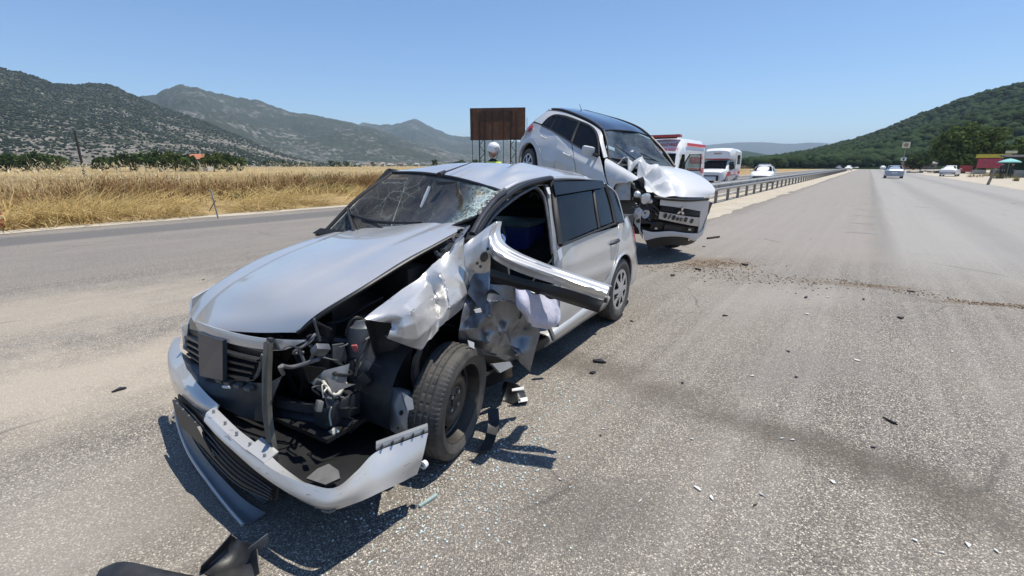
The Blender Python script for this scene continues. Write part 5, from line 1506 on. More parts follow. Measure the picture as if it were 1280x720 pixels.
# ------------------------------------------------------------------ the white crossover, nose down over the rail end
W = Frame((2.119, 8.255, 0.288), R(293.304), R(14.628), R(-6.635))
def vprof(z): return float(np.interp(z, [.2, .4, .7, .95, 1.05, 1.5], [.80, .86, .885, .87, .83, .60]))
def vs_(px, py, off=0.0):
    z = 0.8
    for _ in range(40):
        p = W.at(px, py, y=-(vprof(z) + off)); z = 0.5 * z + 0.5 * float(p[2])
    return p
def vf(px, py, off=0.0):
    x = .88
    for _ in range(40):
        p = W.at(px, py, x=x); x = 0.5 * x + 0.5 * (.88 + off - .34 * p[1] ** 2)
    return p
def vp(x, z, sg=-1, off=0.0): return np.array([x, sg * (vprof(z) + off) * (1 - .10 * max(0, x - .3) - .06 * max(0, -x - 3.0)), z])
WH = MATS['white']
suv = empty('white_crossover', 'white crossover tilted nose down over the guardrail end with a crumpled bonnet', 'car', frame=W)
# --- right side, in view
arR = [vs_(649, 206), vs_(650, 196), vs_(653, 185), vs_(657.5, 179.5), vs_(662, 178), vs_(667, 181), vs_(671, 189), vs_(673, 200), vs_(674, 212)]
outR = [vp(-3.40, .42), vp(-3.43, .75), vs_(657, 166), vs_(664, 155), vs_(677, 157), vs_(690, 163.5), vs_(697, 175), vs_(693, 200), vs_(690, 222)]
qG = coons(arR, outR, [arR[0], outR[0]], [arR[-1], outR[-1]], 44, 14)
sq = panel('rear_quarter', qG, WH, suv, .012)
fl_ = crv(arR, 40)
MB().grid(np.array([fl_ + np.array([0, -.004, 0]), fl_ * np.array([1, 1, 1]) + np.array([0, -.024, .0]), fl_ + (fl_ - np.array([-2.86, -.86, .40])) * .16 + np.array([0, -.012, 0]), fl_ + (fl_ - np.array([-2.86, -.86, .40])) * .26]), .008).build('arch_flare', WH, sq)
m = MB().lathe([(.40, .0), (.40, -.30), (.05, -.30)], 24, a0=R(-20), a1=R(200)); m.mirror(); m.xf(Matrix.Translation((-2.83, -.85, .42))); m.build('wheel_well', MATS['plastic'], suv)
b = [vs_(690, 222), vs_(712, 232), vs_(722, 236)]; t = [vs_(690, 163.5), vs_(704, 171.5), vs_(714, 178.5)]
dr_l = [vs_(690, 222), vs_(693, 200), vs_(697, 175), vs_(690, 163.5)]
def sdoor(name, b, t, l, r, crease):
    G = coons(b, t, l, r, 26, 26)
    zz = G[..., 2]
    G[..., 1] -= .012 * np.exp(-((zz - .93) / .05) ** 2) - .018 * np.exp(-((zz - .60) / .10) ** 2)
    return panel(name, G, WH, suv, .012)
drr = sdoor('rear_door', b, t, dr_l, [vs_(722, 236), vs_(718, 205), vs_(714, 178.5)], 0)
b = [vs_(723, 236.5), vs_(750, 250), vs_(766, 256)]; t = [vs_(715, 179), vs_(731, 188.5), vs_(749, 195)]
drf = sdoor('front_door', b, t, [vs_(723, 236.5), vs_(719, 205), vs_(715, 179)], [vs_(766, 256), vs_(757, 224), vs_(749, 195)], 0)
for (px, py), d in (((680, 171.5), drr), ((708.5, 193), drf)):
    c0 = vs_(px, py, .012)
    MB().tube([c0 + np.array([.11, 0, -.004]), c0 + np.array([.08, -.03, 0]), c0 + np.array([-.08, -.03, 0]), c0 + np.array([-.11, 0, .004])], .016, 8, smooth_n=10).build('handle', WH, d)
def vpoly(name, pix, m, off=0.0, parent=suv, th=.004):
    b0, b1, t1, t0 = [vs_(x, y, off) for x, y in pix]
    return panel(name, coons([b0, b1], [t0, t1], [b0, t0], [b1, t1], 10, 10), m, parent, th)
vpoly('quarter_window', [(678, 156.5), (687.5, 161.5), (696.5, 145), (692, 145)], MATS['winglass'], .002, sq)
vpoly('door_window', [(688.5, 162), (713, 177), (723.5, 153), (698, 145)], MATS['winglass'], .002, drr)
b0 = [vs_(715.5, 178), vs_(730, 187.5), vs_(746.5, 193.5)]; t0 = [vs_(725.5, 153.5), vs_(736, 157.5), vs_(744, 166)]
panel('door_window', coons(b0, t0, [b0[0], t0[0]], [b0[-1], vs_(747.5, 180), t0[-1]], 14, 10), MATS['winglass'], drf, .004)
def vband(name, pix, w, m, off=0.0, parent=suv, n=30):
    MB().tube(crv([vs_(x, y, off) for x, y in pix], n), w, 8, flat=.7).build(name, m, parent)
vband('window_frame', [(677, 156.5), (684, 149), (692, 144.5), (705, 145.5), (724, 152), (737, 157.5), (744.5, 165), (748, 180), (748.5, 194)], .016, SEAL, .004)
vband('window_sill', [(677, 157), (690, 163.5), (704, 172), (722, 183.5), (736, 190.5), (748, 195)], .014, SEAL, .004)
vband('window_pillar', [(687.8, 162), (692, 153.5), (697.2, 145)], .016, SEAL, .006)
vband('window_pillar', [(714.3, 178), (719, 165), (724.5, 153)], .024, SEAL, .006)
sp_t = [vs_(677, 155), vs_(684, 147.5), vs_(692, 143), vs_(705, 143.8), vs_(725, 150.5), vs_(738, 156), vs_(746, 164), vs_(750.5, 180), vs_(755, 197)]
rr_t = [W.at(668, 151.5, y=-.70), W.at(678, 143, y=-.62), W.at(688, 138, y=-.57), W.at(702, 139.5, y=-.57), W.at(725, 148, y=-.57), W.at(741, 156, y=-.58), W.at(751, 163.5, y=-.585), W.at(755.5, 180, y=-.62), W.at(760, 196, y=-.66)]
panel('roof_side', coons(sp_t, rr_t, [sp_t[0], rr_t[0]], [sp_t[-1], rr_t[-1]], 50, 6), WH, suv, .012)
lm = lambda p: np.array([p[0], -p[1], p[2] + .03])
rl_r = crv(rr_t[2:7], 24)
rl_l = crv([W.at(730, 139, y=.57), W.at(752, 145, y=.57), W.at(780, 153, y=.57), W.at(800, 161.5, y=.57), W.at(813, 171, y=.57)], 24)
mid_ = 0.5 * (rl_r + rl_l) + np.array([0, 0, .045])
q_r, q_l = 0.5 * (rl_r + mid_) + np.array([0, -.02, .018]), 0.5 * (rl_l + mid_) + np.array([0, .02, .018])
G = np.stack([crv([rl_r[i], q_r[i], mid_[i], q_l[i], rl_l[i]], 24) for i in range(25)], 0)
vroof = panel('roof', G, MATS['roofblack'], suv, .012, label='glossy black roof panel')
MB().tube(rl_r + np.array([0, .02, .035]), [.012] + [.02] * 23 + [.012], 8).build('roof_rail', SEAL, vroof)
MB().tube(rl_l + np.array([0, -.02, .02]), [.012] + [.02] * 23 + [.012], 8).build('roof_rail', SEAL, vroof)
an = W.at(727.5, 140, y=0.0)
MB().tube([W.at(728, 142, y=.0), W.at(726.5, 137, y=0.0), W.at(724.5, 130, y=0.0)], [.02, .008, .004], 6).build('antenna', SEAL, vroof)
# left side and tail, out of view, plain
lt = [vp(-3.3, .95, 1), vp(-1.8, 1.0, 1), vp(-.5, 1.02, 1)]
lb = [vp(-3.3, .32, 1), vp(-1.8, .25, 1), vp(-.5, .25, 1)]
panel('left_side', coons(lb, lt, [lb[0], lt[0]], [lb[-1], lt[-1]], 30, 12), WH, suv, .012)
lg = [vp(-3.1, 1.03, 1), vp(-1.8, 1.05, 1), vp(-.55, 1.06, 1)]; lgt = [vp(-2.7, 1.44, 1), vp(-1.8, 1.49, 1), vp(-1.05, 1.46, 1)]
panel('left_windows', coons(lg, lgt, [lg[0], lgt[0]], [lg[-1], lgt[-1]], 20, 8), MATS['winglass'], suv, .006)
tb = [np.array([-3.40, y, .40 + 0 * y]) for y in (-.78, -.4, 0, .4, .78)]; tm = [np.array([-3.44, y, .95]) for y in (-.78, -.4, 0, .4, .78)]
tt = [np.array([-3.02, y, 1.50]) for y in (-.56, -.3, 0, .3, .56)]
panel('tailgate', loft([tb, tm, tt], 20, 20), WH, suv, .012)
tl = [vs_(659, 165, .006), vs_(665, 160, .006), vs_(665.5, 155.5, .006), vs_(660, 159, .006)]
panel('tail_lamp', crown(coons([tl[0], tl[1]], [tl[3], tl[2]], [tl[0], tl[3]], [tl[1], tl[2]], 8, 8), .015), MATS['red'], suv, .02)
# underbody
m = MB().box((-1.3, 0, .30), (3.9, 1.50, .14), ch=.03); m.box((-1.35, 0, .46), (2.3, 1.56, .30))
m.box((-1.9, .25, .21), (2.0, .10, .08), ch=.03)
m.build('underbody', MATS['plastic'], suv)
m = MB().box((-1.5, 0, .95), (2.6, 1.40, .06)); m.build('cabin_shelf', MATS['fabric'], suv)
for y in (-.38, .38):
    MB().box((-1.35, y, 1.02), (.14, .5, .5), (0, -.25, 0), .05).build('seat_back', MATS['fabric'], suv)
    MB().box((-1.43, y, 1.36), (.09, .26, .16), (0, -.25, 0), .03).build('headrest', MATS['fabric'], suv)
# windscreen
wt2 = [W.at(754.5, 163, y=-.56), W.at(768, 162.5, y=-.28), W.at(784, 163, y=.02), W.at(800, 166.5, y=.30), W.at(813, 172, y=.56)]
wb2 = [W.at(761, 198, y=-.66), W.at(777, 202.5, y=-.36), W.at(797, 205.5, y=-.02), W.at(820, 207, y=.33), W.at(841, 208, y=.66)]
panel('windscreen', crown(coons(wb2, wt2, [wb2[0], wt2[0]], [wb2[-1], wt2[-1]], 24, 16), -.03), glass('suv_windscreen', (.84, .92, .90), dust=.30, ior=1.8, dcol=(.42, .50, .52)), suv, .0)  # bluish dust layer also paints a pale sky sheen into the glass
MB().tube(crv([wb2[0], 0.5 * (wb2[0] + wt2[0]) + np.array([.02, 0, .02]), wt2[0]], 14), .016, 6).build('windscreen_seal', SEAL, suv)
MB().tube(crv(wt2, 20), .014, 6).build('windscreen_seal', SEAL, suv)
pl = crv([wb2[-1] + np.array([0, .03, 0]), 0.5 * (wb2[-1] + wt2[-1]) + np.array([.02, .03, .02]), wt2[-1] + np.array([0, .02, 0])], 14)
MB().tube(pl, .03, 8).build('front_pillar', SEAL, suv)
def von(px, py, off):                                 # a point just off the windscreen
    n = np.cross(wb2[-1] - wb2[0], wt2[2] - wb2[2]); n /= np.linalg.norm(n)
    if n[0] < 0: n = -n
    d = W.Rm.T @ ray(px, py)
    return W.o + d * (np.dot(wb2[2] + n * off - W.o, n) / np.dot(d, n))
wp = MB().tube([von(795, 200, .03), von(781, 190, .03), von(768, 181, .03)], [.012, .010, .007], 6).build('wiper', SEAL, suv)
wp2 = MB().tube([von(833, 207, .03), von(816, 199, .03), von(800, 191, .03)], [.012, .010, .007], 6).build('wiper', SEAL, suv)
MB().box((-.62, 0, 1.09), (.36, 1.25, .10), (0, -.05, 0), .04).build('dashboard', MATS['fabric'], suv)
bgp = [von(770, 196, -.10), von(774, 191, -.14), von(784, 184, -.16), von(797, 184, -.16), von(802, 192, -.12), von(796, 199, -.10), von(783, 199, -.10)]
cc_ = sum(bgp) / 7
m = MB()
nn = np.array([.7, 0, .7])
V_ = [cc_ + nn * .10] + [p for p in crv(bgp, 20, closed=True)[:-1]] + [cc_ - nn * .08]
F_ = [(0, 1 + i, 1 + (i + 1) % 20) for i in range(20)] + [(21, 1 + (i + 1) % 20, 1 + i) for i in range(20)]
rg2 = np.random.default_rng(3)
V_ = np.array(V_) + rg2.normal(0, .008, (22, 3))
m.add(V_, F_); m.build('deployed_airbag', MATS['airbag'], suv, angle=70)
st_ = [von(757.5, 167, -.004), von(764, 167, -.004), von(764, 165, -.004), von(757.5, 165, -.004)]
MB().sheet(st_, .002).build('sticker', MATS['helmet'], suv)
# mirror
c0 = vs_(735, 188.5, .12)
m = MB().box(c0, (.10, .22, .155), (0, 0, -.2), .045); mr_ = m.build('door_mirror', WH, drf)
MB().tube([vs_(742, 193, .10), vs_(747, 195, .0)], .028, 8).build('mirror_foot', SEAL, mr_)
# --- right fender and its torn front
rows = [
    [(757, 198, -.68), (768, 204, -.72), (780, 211, -.76), (790, 217, -.78), (798, 223, -.79)],
    [(756, 203, -.80), (767, 210, -.84), (778, 217, -.85), (787, 222, -.85), (796, 225, -.84)],
    [(757, 215, -.86), (764, 220, -.88), (770, 225, -.89), (778, 227, -.88), (788, 227, -.87)],
    [(764, 240, -.88), (767, 235, -.88), (770, 230, -.88), (776, 229, -.88), (784, 228, -.87)],
]
G = np.array([crv([W.at(px, py, y=y) for px, py, y in r], 30) for r in rows]); G = np.stack([crv(G[:, i], 24) for i in range(31)], 1)
vfend = panel('right_fender', crumple(G, .006, 6, 19), WH, suv, .008)
f0 = [W.at(768, 229, y=-.86), W.at(776, 226, y=-.85), W.at(788, 226, y=-.84)]; f1 = [W.at(769, 250, y=-.84), W.at(778, 250, y=-.82), W.at(788, 250, y=-.80)]
panel('fender_inner_panel', crumple(coons(f1, f0, [f1[0], f0[0]], [f1[-1], f0[-1]], 16, 16), .012, 6, 23), MATS['steel'], vfend, .006)
# --- bonnet: smooth on the far side, folded on the near side
hb_r = [W.at(771, 203, y=-.60), W.at(786, 201, y=-.42), W.at(800, 204, y=-.15), W.at(820, 206.5, y=.25), W.at(841, 208.5, y=.64)]
hb_f = [vf(808, 240, .02), vf(818, 244, .04), vf(835, 246, .05), vf(862, 247.5, .05), vf(886, 246.5, .03)]
hb_l = [hb_f[0], W.at(802, 228, y=-.62), W.at(797, 220, y=-.60), W.at(788, 210, y=-.60), hb_r[0]]
hb_L = [hb_f[-1], vf(894, 238, .0), W.at(882, 224, y=.68), W.at(862, 214, y=.68), hb_r[-1]]
G = coons(hb_f, hb_r, hb_l, hb_L, 56, 50)
u = np.linspace(0, 1, 57)[None, :]; v = np.linspace(0, 1, 51)[:, None]
G[..., 2] += .05 * np.sin(np.pi * u) * np.sin(np.pi * np.minimum(1, v * .9 + .1))
near = np.clip(1 - (u - .10) / .42, 0, 1) ** 1.2 * np.ones_like(v)
tri = lambda q: np.abs((q % 2) - 1) * 2 - 1
fold = .13 * tri(G[..., 1] * 5.6 + G[..., 0] * 2.4 + .7 * np.sin(G[..., 0] * 5)) + .075 * tri(G[..., 0] * 7.0 - G[..., 1] * 3.4 + .4) + .06 * np.exp(-((u - .22) / .10) ** 2 - ((v - .80) / .22) ** 2)
G[..., 2] += fold * near * (.30 + .70 * np.sin(np.pi * np.clip(v, 0, 1)))
G = crumple(G, .055, 5, 65, 8, mask=near)
vh = panel('bonnet', G, WH, suv, .010, angle=26, label='bonnet crumpled on its right half')
MB().tube([hb_f[1] + np.array([0, 0, -.03]), hb_f[2] + np.array([0, 0, -.035]), hb_f[3] + np.array([0, 0, -.035]), hb_f[4] + np.array([0, 0, -.03])], .022, 8, smooth_n=20).build('bonnet_lip', SEAL, vh)
# dark gap behind: engine bay
m = MB().box((.25, 0, .66), (1.0, 1.34, .44), ch=.02); m.build('engine_bay', MATS['plastic'], suv)
cw_ = coons([p + np.array([.12, 0, -.05]) for p in wb2], [p + np.array([.0, 0, -.01]) for p in wb2], [wb2[0] + np.array([.12, 0, -.05]), wb2[0]], [wb2[-1] + np.array([.12, 0, -.05]), wb2[-1]], 20, 4)
panel('cowl', cw_, SEAL, suv, .01)
m = MB(); G = coons([W.at(768, 206, y=-.66), W.at(800, 232, y=-.70)], [W.at(790, 202, y=-.50), W.at(806, 236, y=-.60)], [W.at(768, 206, y=-.66), W.at(790, 202, y=-.50)], [W.at(800, 232, y=-.70), W.at(806, 236, y=-.60)], 14, 10)
panel('bonnet_gap_liner', crumple(G - np.array([0, 0, .06]), .02, 8, 3), SEAL, suv, .008)
# --- front face
def vgrid(name, top, bot, m, off=0.0, parent=suv, th=.014, cr=.0, n=24):
    t = [vf(x, y, off) for x, y in top]; b = [vf(x, y, off) for x, y in bot]
    return panel(name, crown(coons(b, t, [b[0], t[0]], [b[-1], t[-1]], n, 8), cr), m, parent, th)
vb = vgrid('bumper_cover', [(826, 246.5), (840, 248.5), (862, 250.5), (884, 251)], [(825, 256.5), (842, 258.5), (862, 261.5), (877, 264.5), ], WH, .03, cr=.008)
vgrid('grille', [(825.5, 256), (842, 258), (862, 261), (876, 264.5)], [(825, 263.5), (842, 266.5), (862, 269.5), (875, 271)], SEAL, -.01, vb)
for t in (.25, .5, .75):
    a = [vf(x, y0 * (1 - t) + y1 * t, .004) for x, y0, y1 in [(827, 256.5, 263.5), (842, 258.5, 266), (862, 261.5, 269), (874, 264.5, 270.5)]]
    MB().tube(a, .008, 6, smooth_n=16).build('slat', MATS['plastic'], vb)
plate = vgrid('plate_bar', [(824.5, 264.5), (842, 267.5), (862, 270.8), (875, 272)], [(823.5, 273.5), (842, 277.5), (862, 281.5), (873, 283)], MATS['alloy'], .035, vb, cr=.006)
ec = vf(850.6, 263.8, .03)
ux = vf(852.6, 264.1, .03) - ec; ux /= np.linalg.norm(ux); uz = np.cross(np.array([1., 0, 0]), ux); uz /= np.linalg.norm(uz)
for k in range(3):                                     # the badge: three lozenges
    a = R(90 + 120 * k); d1 = math.cos(a) * ux + math.sin(a) * uz; d2 = -math.sin(a) * ux + math.cos(a) * uz
    pts = [ec, ec + d1 * .04 + d2 * .022, ec + d1 * .08, ec + d1 * .04 - d2 * .022]
    MB().sheet([p + np.array([.012, 0, 0]) for p in pts], .012).build('badge_lozenge', MATS['chrome'], vb)
tx = [(831.5, 270, '0'), (837, 271, '/'), (842, 272.3, '8'), (847, 273, 's'), (851.5, 273.6, 'c'), (857, 274.8, '0'), (864.5, 276.5, '0')]
for px, py, chh in tx:
    p = vf(px, py, .046)
    text_mesh('plate_mark', chh, .095, SEAL, plate, basis(p + np.array([.006, 0, 0]), ux, uz), .004, .003)
vgrid('lower_intake', [(815, 276), (838, 280), (860, 284), (874, 285)], [(812, 287), (838, 288.5), (860, 290.5), (873, 291.5)], SEAL, -.03, vb)
for px, py in [(820, 285.5), (862, 287)]:
    MB().sheet([vf(px + dx, py + dy, .0) for dx, dy in [(-2, 1), (2, 1.4), (1.6, -1), (-1, -1.2)]], .01).build('broken_lug', MATS['alloy'], vb)
vgrid('intake_plate', [(831, 280.5), (852, 284)], [(830, 288), (851, 289.5)], MATS['darksteel'], -.005, vb)
lip_ = vgrid('bumper_lip', [(803, 287), (815, 290), (838, 289), (860, 291.5), (876, 290), (882, 282)], [(806, 301), (819, 297.5), (838, 295.5), (858, 297), (868, 301), (878, 294)], WH, .03, vb, cr=.01)
vgrid('bumper_side', [(876, 263), (881, 252), (887, 252)], [(872, 297), (877, 293), (882, 284)], WH, .018, vb)
vgrid('bumper_base', [(806, 299), (838, 294.5), (862, 297.5), (871, 300)], [(812, 312), (838, 306), (856, 307), (866, 304)], SEAL, -.02, vb)
MB().lathe([(.0, .0), (.022, .0), (.024, .012), (.0, .014)], 12, axis=0, c=vf(861, 299, .0)).build('fog_lamp', MATS['chrome'], vb)
br_ = [W.at(878, 262, x=.72), W.at(886, 258, x=.62), W.at(885, 268, x=.62), W.at(880, 283, x=.62), W.at(876, 272, x=.72)]
panel('broken_corner', crumple(coons([br_[4], br_[3]], [br_[0], br_[1]], [br_[4], br_[0]], [br_[3], br_[2], br_[1]], 14, 14), .03, 10, 8), WH, vb, .006)
# wrecked right lamp area
rg3 = np.random.default_rng(12)
lb_ = [vf(790, 233, -.12), vf(812, 243, -.12), vf(822, 250, -.10), vf(820, 266, -.12), vf(806, 277, -.14), vf(795, 260, -.16)]
MB().sheet(lb_, .04).build('lamp_recess', SEAL, suv)
hl_ = MB().lathe([(.0, -.03), (.05, -.02), (.075, .02), (.085, .05), (.06, .065), (.03, .072), (.0, .074)], 18, axis=0)
hl_.xf(Matrix.Translation(vf(805, 247, .01))); hlo = hl_.build('headlamp', MATS['lens'], suv)
for (px, py, r_) in [(797, 243, .05), (812, 251, .045)]:
    MB().lathe([(.0, .05), (r_ * .5, .045), (r_ * .85, .025), (r_, .0), (r_ * 1.05, -.02)], 14, axis=0, c=vf(px, py, .0)).build('reflector', MATS['lens'], hlo)
m = MB()
for i in range(44):
    px, py = rg3.uniform(791, 823), 0
    py = rg3.uniform(235 + (px - 791) * .45, 274)
    pts = [vf(px + rg3.uniform(-2.6, 2.6), py + rg3.uniform(-2.2, 2.2), rg3.uniform(-.06, .05)) for _ in range(4)]
    MB().sheet(pts, .006).build('lamp_shard', [MATS['lens'], MATS['plastic'], MATS['steel'], MATS['plastic'], MATS['chrome'], MATS['greyplastic']][i % 6], suv)
fg = MB().lathe([(.0, .0), (.035, .0), (.06, .03), (.066, .03), (.066, .0), (.05, -.03)], 18, axis=0); fg.xf(Matrix.Translation(vf(806, 267, .01))); fg.build('fog_lamp', MATS['lens'], suv)
G = coons([vf(797, 283, .0), vf(803, 300, .0)], [vf(796, 256, -.02), vf(803, 262, .0)], [vf(797, 283, .0), vf(793, 270, -.04), vf(796, 256, -.02)], [vf(803, 300, .0), vf(800, 280, .02), vf(803, 262, .0)], 14, 20)
panel('torn_bumper_corner', crumple(G, .03, 7, 44), WH, suv, .006)
for pix in ([(786, 262), (800, 258), (815, 262), (826, 270)], [(800, 272), (810, 278), (822, 279)], [(812, 256), (822, 262), (828, 275)]):
    MB().tube([vf(x, y, .0) for x, y in pix], .014, 6, smooth_n=12).build('bent_bracket', MATS['darksteel'], suv)
# wheels
make_wheel(suv, (-2.86, -.77, .36), False, r=.34, w=.215, rim=.225, kind=7, nseg=96)
make_wheel(suv, (-2.86, .77, .36), True, r=.34, w=.215, rim=.225, kind=7, nseg=48)
make_wheel(suv, (.02, .74, .16), True, r=.34, w=.215, rim=.225, kind=7, nseg=64)
make_wheel(suv, (.05, -.70, .02), False, r=.34, w=.215, rim=.225, kind=7, nseg=48)
# ------------------------------------------------------------------ standing and passing vehicles
def body_shell(st, nside=9):
    """st: list of (x, [(y, z) ...]) half sections from the sill up to the roof centre"""
    rows = []
    for x, sec in st:
        c = crv([(x, y, z) for y, z in sec], nside)
        rows.append(np.vstack([c * np.array([1, -1, 1]), c[::-1][1:]]))
    G = np.array(rows)
    m = MB().grid(G)
    for r, rev in ((rows[0], True), (rows[-1], False)):
        n = len(r); idx = list(range(n))
        m.add(r, [tuple(idx[::-1] if rev else idx)])
    return m
def quad_panel(name, P, m, parent, th=.01, cr=0.0, n=8):
    b0, b1, t1, t0 = [np.array(p, float) for p in P]
    return panel(name, crown(coons([b0, b1], [t0, t1], [b0, t0], [b1, t1], n, n), cr), m, parent, th)
def both(fn):
    for s in (1, -1): fn(s)

# high-roof van at the median, driver door open
def make_van(frame):
    o = empty('rescue_van', 'white high roof municipal van with red lettering and its driver door open', 'van', frame=frame)
    L = 5.6
    def sec(h, w, wl=1.0, sh=.55): return [(w * .86, .32), (w * .97, .45), (w, .75), (w * .985, 1.15), (w * wl, sh * h + .45), (w * wl * .93, h - .16), (w * wl * .80, h - .03), (w * wl * .4, h + .02), (0, h + .03)]
    def nose(h, w): return [(w * .86, .30), (w * .97, .42), (w, .6), (w * .98, h * .75), (w * .9, h - .06), (w * .7, h - .01), (w * .35, h + .01), (w * .15, h + .01), (0, h + .01)]
    st = [(-.05, nose(.86, .84)), (-.16, nose(1.02, .95)), (-.6, nose(1.20, 1.0)), (-.80, nose(1.28, 1.0)), (-1.25, sec(2.05, 1.0, .93)), (-1.5, sec(2.50, 1.0, .94)), (-1.75, sec(2.70, 1.0, .95)), (-2.3, sec(2.76, 1.0, .96)), (-L + .3, sec(2.76, 1.0, .96)), (-L, sec(2.70, .97, .94))]
    body_shell(st).build('body', WHT, o)
    def ws(y, z): return (-.80 - (z - 1.28) / (2.08 - 1.28) * .47 + .03, y, z)
    quad_panel('windscreen', [ws(-.80, 1.34), ws(.80, 1.34), ws(.70, 2.02), ws(-.70, 2.02)], MATS['winglass'], o, .01, .03)
    both(lambda s: quad_panel('cab_window', [(-.95, s * 1.005, 1.32), (-1.75, s * 1.005, 1.32), (-1.75, s * .975, 1.98), (-1.32, s * .965, 1.98)], MATS['winglass'], o, .006))
    quad_panel('grille', [(-.015, -.55, .62), (-.015, .55, .62), (-.06, .5, .80), (-.06, -.5, .80)], SEAL, o, .01)
    quad_panel('front_bumper', [(.03, -.86, .30), (.03, .86, .30), (.02, .86, .56), (.02, -.86, .56)], MATS['greyplastic'], o, .05, .02)
    both(lambda s: quad_panel('headlamp', [(-.05, s * .58, .78), (-.16, s * .93, .80), (-.36, s * .95, 1.02), (-.14, s * .64, .98)], MATS['lens'], o, .02))
    MB().box((-1.62, 0, 2.86), (.34, 1.5, .15), ch=.03).build('light_bar', MATS['red'], o)
    MB().box((-1.55, 0, 2.77), (.2, 1.1, .06)).build('light_bar_mount', SEAL, o)
    # open driver door
    dr = MB().box((0, 0, .0), (.95, .05, .70), ch=.02); dr.xf(Matrix.Translation((-.98, 1.02, .85)) @ Matrix.Rotation(R(-62), 4, 'Z') @ Matrix.Translation((-.48, 0, 0)))
    dr = dr.build('open_door', WHT, o)
    Md = Matrix.Translation((-.98, 1.02, 0)) @ Matrix.Rotation(R(-62), 4, 'Z')
    fr_ = [Md @ Vector(p) for p in [(-.02, 0, 1.20), (-.42, 0, 1.97), (-.93, 0, 1.97), (-.95, 0, 1.20)]]
    MB().tube([np.array(p) for p in fr_ + [fr_[0]]], .035, 6).build('door_frame', SEAL, dr)
    quad_panel('door_glass', [fr_[0], fr_[3], fr_[2], fr_[1]], MATS['clear'], dr, .006)
    quad_panel('door_opening', [(-1.0, 1.006, .55), (-1.85, 1.006, .55), (-1.85, 1.006, 1.30), (-1.0, 1.006, 1.30)], SEAL, o, .004)
    # lettering
    Mf = basis((-1.42, 0, 2.40), (0, 1, 0), (-.5, 0, 1))
    text_mesh('lettering', 'BELEDİYESİ', .22, MATS['redpaint'], o, basis((-1.40, 0.05, 2.44), (0, 1, 0), (-.75, 0, 1)), .004, .003, 1.1)
    text_mesh('lettering', 'KURTARMA ARACI', .17, MATS['redpaint'], o, basis((-1.265, 0.05, 2.22), (0, 1, 0), (-.6, 0, 1)), .004, .003, 1.0)
    text_mesh('lettering', 'BELEDİYESİ', .44, MATS['redpaint'], o, basis((-3.7, 1.010, 1.68), (-1, 0, 0), (0, 0, 1)), .016, .003, 1.05)
    text_mesh('lettering', 'KURTARMA ARACI', .36, MATS['redpaint'], o, basis((-3.7, 1.012, 1.16), (-1, 0, 0), (0, 0, 1)), .014, .003, 1.0)
    quad_panel('red_roof_stripe', [(-2.0, .985, 2.40), (-5.4, .985, 2.40), (-5.4, .965, 2.54), (-2.0, .965, 2.54)], MATS['redpaint'], o, .004)
    quad_panel('red_stripe', [(-2.2, 1.006, .46), (-5.4, 1.006, .46), (-5.4, 1.010, .60), (-2.2, 1.010, .60)], MATS['redpaint'], o, .004)
    quad_panel('blue_emblem', [(-3.2, 1.012, .68), (-3.7, 1.012, .68), (-3.7, 1.012, .95), (-3.2, 1.012, .95)], MATS['blueprint'], o, .004)
    for x in (-.95, -4.55):
        make_wheel(o, (x, .86, .35), True, r=.35, w=.22, rim=.22, kind=6, nseg=48, tread=False)
        make_wheel(o, (x, -.86, .35), False, r=.35, w=.22, rim=.22, kind=6, nseg=48, tread=False)
    both(lambda s: MB().box((-1.05, s * 1.16, 1.45), (.10, .16, .30), ch=.03).build('door_mirror', SEAL, o))
    return o
WHT = paint('ambulance_white', (.78, .79, .80), 0.0, rough=.35, coat=.5, dust=.15)
def heading(turn=0.0): return math.atan2(-AX[1], -AX[0]) + turn   # towards us along the road
c0 = rd(*to_rd((7.65, 23.4)))
al_, ac_ = to_rd((7.65, 23.4))
make_van(Frame(tuple(rd(al_ - .1, ac_ - 1.0)), heading()))

